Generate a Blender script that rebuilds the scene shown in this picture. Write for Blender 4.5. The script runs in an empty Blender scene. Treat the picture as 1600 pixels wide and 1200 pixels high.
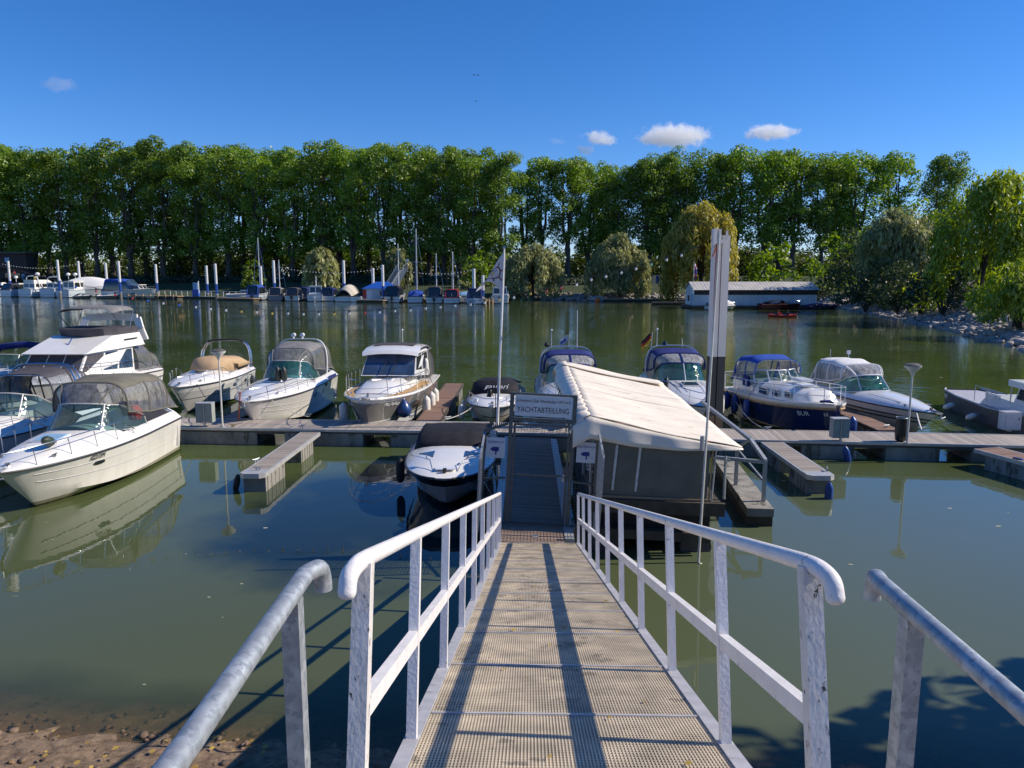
import bpy, bmesh, math, random
import numpy as np
from mathutils import Matrix, Vector, Euler
R = math.radians
rnd = random.Random(7)
sc = bpy.context.scene
COL = sc.collection
# ---------------------------------------------------------------- camera, sky, sun, exposure
FPX, CAMZ = 1150.0, 5.9
PITCH = math.atan(168 / FPX)
cam_d = bpy.data.cameras.new('camera'); cam = bpy.data.objects.new('camera', cam_d); COL.objects.link(cam)
cam_d.sensor_width = 36; cam_d.lens = 36 * FPX / 1600
cam_d.clip_start = 0.05; cam_d.clip_end = 20000
cam.location = (0, 0, CAMZ); cam.rotation_euler = (R(90) - PITCH, 0, 0)
sc.camera = cam
LDIR = Vector((-1.39, -0.114, -1.0)).normalized()
SUN_EL = math.asin(-LDIR.z); SUN_AZ = math.atan2(-LDIR.x, -LDIR.y)      # azimuth from +Y towards +X
w = bpy.data.worlds.new('World'); sc.world = w; w.use_nodes = True
nt = w.node_tree; nt.nodes.clear()
wo = nt.nodes.new('ShaderNodeOutputWorld'); bg = nt.nodes.new('ShaderNodeBackground')
sky = nt.nodes.new('ShaderNodeTexSky'); sky.sky_type = 'NISHITA'; sky.sun_disc = False
sky.sun_elevation = SUN_EL; sky.sun_rotation = SUN_AZ
sky.air_density = 0.9; sky.dust_density = 0.0; sky.ozone_density = 6.0; sky.altitude = 100
hs = nt.nodes.new('ShaderNodeHueSaturation'); hs.inputs['Saturation'].default_value = 1.22
tint = nt.nodes.new('ShaderNodeMixRGB'); tint.blend_type = 'MULTIPLY'; tint.inputs[0].default_value = 1.0; tint.inputs[2].default_value = (1.04, 1.0, 1.18, 1)
nt.links.new(sky.outputs[0], hs.inputs['Color']); nt.links.new(hs.outputs[0], tint.inputs[1]); nt.links.new(tint.outputs[0], bg.inputs[0])
bg.inputs[1].default_value = 0.096
nt.links.new(bg.outputs[0], wo.inputs[0])
sun_d = bpy.data.lights.new('sun', 'SUN'); sun = bpy.data.objects.new('sun', sun_d); COL.objects.link(sun)
sun_d.energy = 4.4; sun_d.angle = R(0.5); sun_d.color = (1.0, 0.90, 0.76)
sun.rotation_euler = LDIR.to_track_quat('-Z', 'Y').to_euler()
vs = sc.view_settings
vs.view_transform = 'Standard'; vs.look = 'None'; vs.exposure = 0.38; vs.gamma = 1.0; vs.use_curve_mapping = False
sc.cycles.max_bounces = 10; sc.cycles.volume_bounces = 12; sc.cycles.transparent_max_bounces = 24
sc.cycles.caustics_reflective = False; sc.cycles.caustics_refractive = False

# ---------------------------------------------------------------- placing from sight lines
_c, _s = math.cos(PITCH), math.sin(PITCH)
def ray(px, py):
    u = (px - 800) / FPX; v = (600 - py) / FPX
    return Vector((u, _c + v * _s, -_s + v * _c))
def P(px, py, z=0.0):
    d = ray(px, py); t = (z - CAMZ) / d.z
    return Vector((t * d.x, t * d.y, z))
def PD(px, py, D):
    d = ray(px, py); t = D / d.y
    return Vector((t * d.x, D, CAMZ + t * d.z))

# ---------------------------------------------------------------- materials
def new_mat(name):
    m = bpy.data.materials.new(name); m.use_nodes = True
    n = m.node_tree; n.nodes.clear()
    out = n.nodes.new('ShaderNodeOutputMaterial')
    return m, n, out
def mat(name, col, rough=0.5, metal=0.0, var=0.12, scale=6.0, bump=0.0, bscale=40.0, coat=0.0, dirt=None, dirt_amt=0.0, dscale=3.0, stretch=(1, 1, 1), spec=0.5):
    m, n, out = new_mat(name); L = n.links.new
    b = n.nodes.new('ShaderNodeBsdfPrincipled')
    b.inputs['Roughness'].default_value = rough; b.inputs['Metallic'].default_value = metal
    b.inputs['Coat Weight'].default_value = coat; b.inputs['Specular IOR Level'].default_value = spec
    tc = n.nodes.new('ShaderNodeTexCoord'); mp = n.nodes.new('ShaderNodeMapping'); mp.inputs['Scale'].default_value = stretch
    L(tc.outputs['Object'], mp.inputs[0])
    nz = n.nodes.new('ShaderNodeTexNoise'); nz.inputs['Scale'].default_value = scale; nz.inputs['Detail'].default_value = 5
    L(mp.outputs[0], nz.inputs['Vector'])
    rp = n.nodes.new('ShaderNodeValToRGB')
    rp.color_ramp.elements[0].position = 0.3; rp.color_ramp.elements[1].position = 0.7
    rp.color_ramp.elements[0].color = (*[c * (1 - var) for c in col], 1)
    rp.color_ramp.elements[1].color = (*[min(1, c * (1 + var)) for c in col], 1)
    L(nz.outputs['Fac'], rp.inputs[0])
    colout = rp.outputs[0]
    if dirt:
        n2 = n.nodes.new('ShaderNodeTexNoise'); n2.inputs['Scale'].default_value = dscale; n2.inputs['Detail'].default_value = 8; n2.inputs['Roughness'].default_value = 0.7
        L(mp.outputs[0], n2.inputs['Vector'])
        r2 = n.nodes.new('ShaderNodeValToRGB'); r2.color_ramp.elements[0].position = 0.62 - dirt_amt * 0.4; r2.color_ramp.elements[1].position = 0.66 - dirt_amt * 0.35
        L(n2.outputs['Fac'], r2.inputs[0])
        mx = n.nodes.new('ShaderNodeMixRGB'); mx.inputs[2].default_value = (*dirt, 1)
        L(r2.outputs[0], mx.inputs[0]); L(colout, mx.inputs[1]); colout = mx.outputs[0]
    L(colout, b.inputs['Base Color'])
    if bump:
        n3 = n.nodes.new('ShaderNodeTexNoise'); n3.inputs['Scale'].default_value = bscale; n3.inputs['Detail'].default_value = 4
        L(mp.outputs[0], n3.inputs['Vector'])
        bp = n.nodes.new('ShaderNodeBump'); bp.inputs['Strength'].default_value = bump; bp.inputs['Distance'].default_value = 0.02
        L(n3.outputs['Fac'], bp.inputs['Height']); L(bp.outputs[0], b.inputs['Normal'])
    L(b.outputs[0], out.inputs[0])
    return m
def zband(name, bands, rough=0.25, coat=0.4, slope=0.0):
    """hull paint: bands = [(top z, colour)...] from the keel up; slope raises the bands along local x"""
    m, n, out = new_mat(name); L = n.links.new
    b = n.nodes.new('ShaderNodeBsdfPrincipled'); b.inputs['Roughness'].default_value = rough; b.inputs['Coat Weight'].default_value = coat
    tc = n.nodes.new('ShaderNodeTexCoord'); sp = n.nodes.new('ShaderNodeSeparateXYZ'); L(tc.outputs['Object'], sp.inputs[0])
    mu = n.nodes.new('ShaderNodeMath'); mu.operation = 'MULTIPLY'; mu.inputs[1].default_value = -slope; L(sp.outputs['X'], mu.inputs[0])
    ad = n.nodes.new('ShaderNodeMath'); ad.operation = 'ADD'; L(sp.outputs['Z'], ad.inputs[0]); L(mu.outputs[0], ad.inputs[1])
    mr = n.nodes.new('ShaderNodeMapRange'); mr.inputs['From Min'].default_value = -1; mr.inputs['From Max'].default_value = 4
    L(ad.outputs[0], mr.inputs[0])
    rp = n.nodes.new('ShaderNodeValToRGB'); rp.color_ramp.interpolation = 'CONSTANT'
    el = rp.color_ramp.elements
    el[0].position = 0; el[0].color = (*bands[0][1], 1); el.remove(el[1])
    for i in range(1, len(bands)):
        e = el.new((bands[i - 1][0] + 1) / 5); e.color = (*bands[i][1], 1)
    L(mr.outputs[0], rp.inputs[0])
    nz = n.nodes.new('ShaderNodeTexNoise'); nz.inputs['Scale'].default_value = 1.7; nz.inputs['Detail'].default_value = 6
    mp = n.nodes.new('ShaderNodeMapping'); mp.inputs['Scale'].default_value = (2.6, 2.6, 0.30); L(tc.outputs['Object'], mp.inputs[0]); L(mp.outputs[0], nz.inputs['Vector'])
    hv = n.nodes.new('ShaderNodeHueSaturation'); m2 = n.nodes.new('ShaderNodeMapRange')
    m2.inputs['To Min'].default_value = 0.80; m2.inputs['To Max'].default_value = 1.08; L(nz.outputs['Fac'], m2.inputs[0])
    L(m2.outputs[0], hv.inputs['Value']); L(rp.outputs[0], hv.inputs['Color']); L(hv.outputs[0], b.inputs['Base Color'])
    L(b.outputs[0], out.inputs[0])
    return m
def clear_mat(name, tint=(0.8, 0.82, 0.84), milk=0.25, milkcol=(0.5, 0.5, 0.5)):
    """clear vinyl or glass: see-through, a little milky, glossy"""
    m, n, out = new_mat(name); L = n.links.new
    tr = n.nodes.new('ShaderNodeBsdfTransparent'); tr.inputs[0].default_value = (*tint, 1)
    df = n.nodes.new('ShaderNodeBsdfDiffuse'); df.inputs[0].default_value = (*milkcol, 1)
    gl = n.nodes.new('ShaderNodeBsdfGlossy'); gl.inputs['Roughness'].default_value = 0.06
    nz = n.nodes.new('ShaderNodeTexNoise'); nz.inputs['Scale'].default_value = 3.5; nz.inputs['Detail'].default_value = 3
    tc = n.nodes.new('ShaderNodeTexCoord'); mp = n.nodes.new('ShaderNodeMapping'); mp.inputs['Scale'].default_value = (2.2, 2.2, 0.5); L(tc.outputs['Object'], mp.inputs[0]); L(mp.outputs[0], nz.inputs['Vector'])
    bp = n.nodes.new('ShaderNodeBump'); bp.inputs['Strength'].default_value = 0.5; bp.inputs['Distance'].default_value = 0.05
    L(nz.outputs['Fac'], bp.inputs['Height']); L(bp.outputs[0], gl.inputs['Normal'])
    mr = n.nodes.new('ShaderNodeMapRange'); mr.inputs['From Min'].default_value = 0.35; mr.inputs['From Max'].default_value = 0.7
    mr.inputs['To Min'].default_value = milk * 0.6; mr.inputs['To Max'].default_value = min(1, milk * 1.5); L(nz.outputs['Fac'], mr.inputs[0])
    m1 = n.nodes.new('ShaderNodeMixShader'); L(mr.outputs[0], m1.inputs[0]); L(tr.outputs[0], m1.inputs[1]); L(df.outputs[0], m1.inputs[2])
    fr = n.nodes.new('ShaderNodeFresnel'); fr.inputs[0].default_value = 1.5
    m2 = n.nodes.new('ShaderNodeMixShader'); L(fr.outputs[0], m2.inputs[0]); L(m1.outputs[0], m2.inputs[1]); L(gl.outputs[0], m2.inputs[2])
    L(m2.outputs[0], out.inputs[0])
    return m
def leaf_mat(name, dark, light, trans=0.45, scale=0.12):
    m, n, out = new_mat(name); L = n.links.new
    ge = n.nodes.new('ShaderNodeNewGeometry'); oi = n.nodes.new('ShaderNodeObjectInfo')
    tc = n.nodes.new('ShaderNodeTexCoord'); nz = n.nodes.new('ShaderNodeTexNoise'); nz.inputs['Scale'].default_value = scale * 3; nz.inputs['Detail'].default_value = 3
    L(tc.outputs['Object'], nz.inputs['Vector'])
    a = n.nodes.new('ShaderNodeMath'); a.operation = 'MULTIPLY_ADD'; a.inputs[1].default_value = 0.45; L(ge.outputs['Random Per Island'], a.inputs[0])
    b = n.nodes.new('ShaderNodeMath'); b.operation = 'MULTIPLY'; b.inputs[1].default_value = 0.7; L(nz.outputs['Fac'], b.inputs[0]); L(b.outputs[0], a.inputs[2])
    rp = n.nodes.new('ShaderNodeValToRGB'); rp.color_ramp.elements[0].color = (*dark, 1); rp.color_ramp.elements[1].color = (*light, 1)
    rp.color_ramp.elements[0].position = 0.2; rp.color_ramp.elements[1].position = 0.85
    L(a.outputs[0], rp.inputs[0])
    hv = n.nodes.new('ShaderNodeHueSaturation'); mr = n.nodes.new('ShaderNodeMapRange'); mr.inputs['To Min'].default_value = 0.8; mr.inputs['To Max'].default_value = 1.15
    L(oi.outputs['Random'], mr.inputs[0]); L(mr.outputs[0], hv.inputs['Value']); L(rp.outputs[0], hv.inputs['Color'])
    df = n.nodes.new('ShaderNodeBsdfDiffuse'); tl = n.nodes.new('ShaderNodeBsdfTranslucent'); gl = n.nodes.new('ShaderNodeBsdfGlossy'); gl.inputs['Roughness'].default_value = 0.45
    L(hv.outputs[0], df.inputs[0])
    h2 = n.nodes.new('ShaderNodeHueSaturation'); h2.inputs['Saturation'].default_value = 1.15; h2.inputs['Value'].default_value = 1.3; L(hv.outputs[0], h2.inputs['Color']); L(h2.outputs[0], tl.inputs[0])
    m1 = n.nodes.new('ShaderNodeMixShader'); m1.inputs[0].default_value = trans; L(df.outputs[0], m1.inputs[1]); L(tl.outputs[0], m1.inputs[2])
    m2 = n.nodes.new('ShaderNodeMixShader'); m2.inputs[0].default_value = 0.04; L(m1.outputs[0], m2.inputs[1]); L(gl.outputs[0], m2.inputs[2])
    L(m2.outputs[0], out.inputs[0])
    return m
def plank_mat(name, col, pitch=0.14, axis='X', rough=0.75, gapcol=(0.03, 0.025, 0.02), var=0.3, gap=0.08):
    """boards laid side by side along an axis, each board its own tone, with weathering"""
    m, n, out = new_mat(name); L = n.links.new
    b = n.nodes.new('ShaderNodeBsdfPrincipled'); b.inputs['Roughness'].default_value = rough
    tc = n.nodes.new('ShaderNodeTexCoord'); sp = n.nodes.new('ShaderNodeSeparateXYZ'); L(tc.outputs['Object'], sp.inputs[0])
    dv = n.nodes.new('ShaderNodeMath'); dv.operation = 'DIVIDE'; dv.inputs[1].default_value = pitch; L(sp.outputs[axis], dv.inputs[0])
    fl = n.nodes.new('ShaderNodeMath'); fl.operation = 'FLOOR'; L(dv.outputs[0], fl.inputs[0])
    fc = n.nodes.new('ShaderNodeMath'); fc.operation = 'FRACT'; L(dv.outputs[0], fc.inputs[0])
    wn = n.nodes.new('ShaderNodeTexWhiteNoise'); wn.noise_dimensions = '1D'; L(fl.outputs[0], wn.inputs['W'])
    nz = n.nodes.new('ShaderNodeTexNoise'); nz.inputs['Scale'].default_value = 2.5; nz.inputs['Detail'].default_value = 7; nz.inputs['Roughness'].default_value = 0.7
    mp = n.nodes.new('ShaderNodeMapping'); mp.inputs['Scale'].default_value = (6, 1, 1) if axis == 'X' else (1, 6, 1); L(tc.outputs['Object'], mp.inputs[0]); L(mp.outputs[0], nz.inputs['Vector'])
    ad = n.nodes.new('ShaderNodeMath'); ad.operation = 'ADD'; L(wn.outputs['Value'], ad.inputs[0]); L(nz.outputs['Fac'], ad.inputs[1])
    mr = n.nodes.new('ShaderNodeMapRange'); mr.inputs['From Min'].default_value = 0.2; mr.inputs['From Max'].default_value = 1.7
    mr.inputs['To Min'].default_value = 1 - var; mr.inputs['To Max'].default_value = 1 + var; L(ad.outputs[0], mr.inputs[0])
    hv = n.nodes.new('ShaderNodeHueSaturation'); hv.inputs['Color'].default_value = (*col, 1); L(mr.outputs[0], hv.inputs['Value'])
    lt = n.nodes.new('ShaderNodeMath'); lt.operation = 'LESS_THAN'; lt.inputs[1].default_value = gap; L(fc.outputs[0], lt.inputs[0])
    mx = n.nodes.new('ShaderNodeMixRGB'); mx.inputs[2].default_value = (*gapcol, 1); L(lt.outputs[0], mx.inputs[0]); L(hv.outputs[0], mx.inputs[1])
    L(mx.outputs[0], b.inputs['Base Color'])
    bp = n.nodes.new('ShaderNodeBump'); bp.inputs['Strength'].default_value = 0.6; bp.inputs['Distance'].default_value = 0.01; bp.invert = True
    L(lt.outputs[0], bp.inputs['Height']); L(bp.outputs[0], b.inputs['Normal'])
    L(b.outputs[0], out.inputs[0])
    return m

M = {}
M['gel'] = mat('white gelcoat', (0.80, 0.78, 0.74), 0.22, var=0.05, scale=1.5, coat=0.5)
M['gel2'] = mat('cool white gelcoat', (0.74, 0.75, 0.76), 0.25, var=0.06, scale=1.5, coat=0.4)
M['cream'] = mat('cream gelcoat', (0.72, 0.66, 0.55), 0.3, var=0.06, coat=0.3)
M['steel'] = mat('polished steel', (0.62, 0.62, 0.62), 0.18, 1.0, var=0.08)
M['galv'] = mat('galvanised steel', (0.42, 0.45, 0.47), 0.5, 0.55, var=0.22, scale=22, dirt=(0.30, 0.33, 0.36), dirt_amt=0.28, dscale=34)
M['gategalv'] = mat('dull grey steel', (0.11, 0.125, 0.125), 0.5, 0.4, var=0.2, scale=9)
M['whitepaint'] = mat('worn white paint', (0.78, 0.755, 0.74), 0.38, var=0.07, scale=9, bump=0.15, bscale=60, dirt=(0.20, 0.12, 0.07), dirt_amt=-0.055, dscale=13)
M['peeling'] = mat('peeling white paint', (0.66, 0.63, 0.60), 0.5, var=0.12, scale=14, bump=0.12, bscale=60, dirt=(0.05, 0.042, 0.035), dirt_amt=0.09, dscale=34, stretch=(1, 1, 0.55))
M['grate'] = mat('walkway grating', (0.60, 0.51, 0.375), 0.55, 0.15, var=0.3, scale=3.5, dirt=(0.34, 0.29, 0.21), dirt_amt=0.12, dscale=2.2)
M['edge'] = mat('grey edge strip', (0.50, 0.49, 0.50), 0.5, 0.2, var=0.15, scale=8, dirt=(0.3, 0.28, 0.27), dirt_amt=0.05, dscale=12)
M['dockwood'] = plank_mat('pale dock planking', (0.36, 0.315, 0.275), 0.135, 'X')
M['dockwood_y'] = plank_mat('finger dock planking', (0.30, 0.26, 0.22), 0.13, 'Y')
M['redwood'] = plank_mat('reddish dock planking', (0.22, 0.13, 0.09), 0.13, 'Y', var=0.45)
M['greywood'] = plank_mat('grey weathered planking', (0.26, 0.185, 0.14), 0.12, 'Y', var=0.35)
M['concrete'] = mat('wet concrete float', (0.27, 0.255, 0.22), 0.8, var=0.3, scale=3, bump=0.3, bscale=25, dirt=(0.10, 0.095, 0.07), dirt_amt=0.15, dscale=2.5, stretch=(1, 1, 0.5))
M['darkbeam'] = mat('dark dock beam', (0.10, 0.095, 0.09), 0.7, var=0.3, scale=4)
M['alu'] = mat('pale aluminium edge', (0.55, 0.54, 0.52), 0.45, 0.4, var=0.12, scale=5)
M['black'] = mat('black canvas', (0.022, 0.022, 0.027), 0.75, var=0.3, scale=3, bump=0.2, bscale=8, spec=0.2)
M['grey_canvas'] = mat('grey canvas', (0.20, 0.195, 0.195), 0.85, var=0.15, scale=3, bump=0.25, bscale=5, spec=0.2)
M['olive_canvas'] = mat('olive grey canvas', (0.155, 0.145, 0.115), 0.85, var=0.15, scale=3, bump=0.25, bscale=5, spec=0.2)
M['dark_canvas'] = mat('charcoal canvas', (0.075, 0.07, 0.08), 0.85, var=0.15, scale=3, bump=0.25, bscale=5, spec=0.2)
M['navy_canvas'] = mat('navy canvas', (0.025, 0.035, 0.15), 0.8, var=0.2, scale=3, bump=0.25, bscale=5, spec=0.2)
M['blue_canvas'] = mat('blue canvas', (0.03, 0.08, 0.36), 0.8, var=0.15, scale=3, bump=0.25, bscale=5, spec=0.2)
M['tan_canvas'] = mat('tan canvas', (0.46, 0.32, 0.19), 0.85, var=0.08, scale=3, bump=0.25, bscale=5, spec=0.2)
M['white_canvas'] = mat('white canvas', (0.72, 0.71, 0.70), 0.8, var=0.07, scale=3, bump=0.25, bscale=5, spec=0.2)
M['beige_canvas'] = mat('beige canvas', (0.50, 0.45, 0.38), 0.85, var=0.1, scale=3, bump=0.25, bscale=5, spec=0.2)
M['red_canvas'] = mat('dark red canvas', (0.30, 0.03, 0.03), 0.8, var=0.15, scale=3, spec=0.2)
M['tarp'] = mat('cream tarpaulin', (0.80, 0.72, 0.60), 0.6, var=0.08, scale=1.1, dirt=(0.60, 0.51, 0.38), dirt_amt=0.06, dscale=1.6, bump=0.25, bscale=3.0, stretch=(1, 3, 1), spec=0.3)
M['vinyl'] = clear_mat('clear vinyl', (0.78, 0.80, 0.82), 0.26, (0.42, 0.42, 0.42))
M['vinyl_white'] = clear_mat('milky vinyl', (0.7, 0.72, 0.74), 0.5, (0.55, 0.54, 0.52))
M['glass'] = clear_mat('windscreen glass', (0.55, 0.72, 0.74), 0.12, (0.12, 0.25, 0.27))
M['teal_glass'] = clear_mat('teal windscreen glass', (0.50, 0.78, 0.77), 0.16, (0.06, 0.30, 0.30))
M['darkglass'] = mat('dark window', (0.018, 0.022, 0.028), 0.06, var=0.2, coat=0.6)
M['blueglass'] = mat('sky mirroring window', (0.05, 0.09, 0.16), 0.05, 0.3, var=0.4, scale=2, coat=0.6)
M['cushion'] = mat('pale seat vinyl', (0.55, 0.54, 0.47), 0.5, var=0.1)
M['teak'] = plank_mat('teak decking', (0.48, 0.30, 0.13), 0.06, 'Y', var=0.15)
M['rub'] = mat('dark rubbing strake', (0.035, 0.035, 0.04), 0.5)
M['fender_white'] = mat('white fender', (0.72, 0.69, 0.62), 0.45, var=0.12, scale=6, dirt=(0.4, 0.36, 0.3), dirt_amt=0.05, dscale=6)
M['fender_blue'] = mat('blue fender', (0.015, 0.06, 0.25), 0.35, var=0.15, scale=5)
M['fender_dark'] = mat('dark fender', (0.03, 0.035, 0.03), 0.5, var=0.2)
M['fender_green'] = mat('dark green fender', (0.03, 0.045, 0.025), 0.5, var=0.2)
M['buoyblue'] = mat('dark blue mooring ball', (0.012, 0.045, 0.15), 0.3, var=0.15)
M['rope_white'] = mat('white rope', (0.62, 0.6, 0.55), 0.8, var=0.2, scale=30)
M['rope_dark'] = mat('dark rope', (0.04, 0.04, 0.05), 0.9)
M['cabinet'] = mat('grey green cabinet', (0.30, 0.33, 0.31), 0.5, var=0.1, scale=4, dirt=(0.22, 0.23, 0.2), dirt_amt=0.05)
M['cabinet_white'] = mat('white grey cabinet', (0.52, 0.55, 0.58), 0.5, var=0.08)
M['lamp'] = mat('white lamp enamel', (0.62, 0.60, 0.54), 0.4, var=0.12, scale=6)
M['lampglass'] = mat('lamp diffuser', (0.55, 0.53, 0.48), 0.3, var=0.1)
M['panel'] = mat('brown grey board', (0.15, 0.142, 0.115), 0.6, var=0.18, scale=2.0, bump=0.1, bscale=10)
M['wood_edge'] = mat('bare timber', (0.36, 0.25, 0.14), 0.7, var=0.25, scale=6, stretch=(0.3, 4, 4))
M['darkwood'] = mat('dark wet timber', (0.06, 0.05, 0.035), 0.75, var=0.4, scale=3)
M['wood_brown'] = mat('brown bench wood', (0.11, 0.07, 0.045), 0.6, var=0.3, scale=6)
M['red'] = mat('red plastic', (0.5, 0.03, 0.02), 0.4)
M['orange'] = mat('orange plastic', (0.8, 0.13, 0.02), 0.4)
M['bin'] = mat('black bin liner', (0.018, 0.018, 0.02), 0.35, var=0.3, bump=0.6, bscale=12)
M['sign'] = mat('white sign plate', (0.66, 0.68, 0.70), 0.35, var=0.05)
M['ink'] = mat('black lettering', (0.02, 0.02, 0.025), 0.5)
M['ink_white'] = mat('white lettering', (0.7, 0.7, 0.7), 0.5)
M['ink_blue'] = mat('blue lettering', (0.01, 0.025, 0.22), 0.5)
M['bark'] = mat('plane tree bark', (0.085, 0.072, 0.055), 0.9, var=0.4, scale=1.2, bump=0.5, bscale=6)
M['bark_dark'] = mat('dark bark', (0.05, 0.042, 0.035), 0.9, var=0.4, scale=2)
M['plane_leaf'] = leaf_mat('plane tree leaves', (0.06, 0.12, 0.024), (0.29, 0.42, 0.055), 0.47)
M['willow_leaf'] = leaf_mat('silver willow leaves', (0.12, 0.14, 0.06), (0.44, 0.45, 0.19), 0.4)
M['gold_leaf'] = leaf_mat('golden willow leaves', (0.17, 0.17, 0.04), (0.58, 0.50, 0.11), 0.45)
M['green_leaf'] = leaf_mat('fresh green leaves', (0.07, 0.125, 0.018), (0.28, 0.39, 0.045), 0.5)
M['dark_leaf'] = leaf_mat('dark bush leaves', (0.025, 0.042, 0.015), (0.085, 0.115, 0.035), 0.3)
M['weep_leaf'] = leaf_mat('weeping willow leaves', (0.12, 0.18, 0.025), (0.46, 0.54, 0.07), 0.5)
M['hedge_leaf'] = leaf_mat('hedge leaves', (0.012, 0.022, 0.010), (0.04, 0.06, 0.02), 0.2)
M['pile_white'] = zband('white over blue pile paint', [(1.3, (0.20, 0.17, 0.13)), (4.6, (0.015, 0.07, 0.33)), (9, (0.72, 0.72, 0.72))], 0.4, 0.1)
M['hpile'] = zband('white over black pile paint', [(0.9, (0.16, 0.11, 0.07)), (3.05, (0.035, 0.035, 0.04)), (9, (0.62, 0.60, 0.585))], 0.6, 0.0)
M['bronze'] = mat('dark bronze', (0.06, 0.05, 0.04), 0.35, 0.8)
M['brown_line'] = mat('brown print', (0.17, 0.08, 0.075), 0.8)
M['yellow'] = mat('yellow print', (0.75, 0.45, 0.04), 0.7)
M['flagcloth'] = mat('white flag cloth', (0.62, 0.58, 0.57), 0.85, var=0.05)
M['flag_black'] = mat('black flag cloth', (0.02, 0.02, 0.02), 0.9)
M['flag_red'] = mat('red flag cloth', (0.55, 0.03, 0.03), 0.9)
M['flag_gold'] = mat('gold flag cloth', (0.75, 0.42, 0.03), 0.9)
M['skin'] = mat('skin', (0.5, 0.3, 0.22), 0.6)
M['darkcloth'] = mat('dark clothing', (0.03, 0.03, 0.04), 0.9)
M['shed_wall'] = mat('white corrugated wall', (0.66, 0.66, 0.66), 0.6, var=0.12, scale=0.6, stretch=(1, 1, 0.4))
M['shed_roof'] = mat('pale ribbed roof', (0.46, 0.43, 0.39), 0.7, var=0.15, scale=0.6)
M['hut'] = mat('dark brown boarding', (0.055, 0.04, 0.035), 0.8, var=0.3)
M['lightblue'] = mat('light blue paint', (0.25, 0.42, 0.60), 0.4)
M['midblue'] = mat('blue paint', (0.02, 0.09, 0.40), 0.4)
M['darkred'] = mat('dark red paint', (0.10, 0.012, 0.012), 0.3, coat=0.4)
M['rock'] = mat('grey riprap rock', (0.30, 0.27, 0.25), 0.85, var=0.35, scale=0.9, bump=0.4, bscale=4)
M['pebble'] = mat('brown bank pebbles', (0.17, 0.115, 0.075), 0.8, var=0.4, scale=2.5, bump=0.3, bscale=20)
M['leaflitter'] = leaf_mat('yellow fallen leaves', (0.40, 0.24, 0.05), (0.62, 0.46, 0.12), 0.2, 3.0)
M['rubber'] = mat('black rubber', (0.02, 0.02, 0.02), 0.7)

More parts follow.
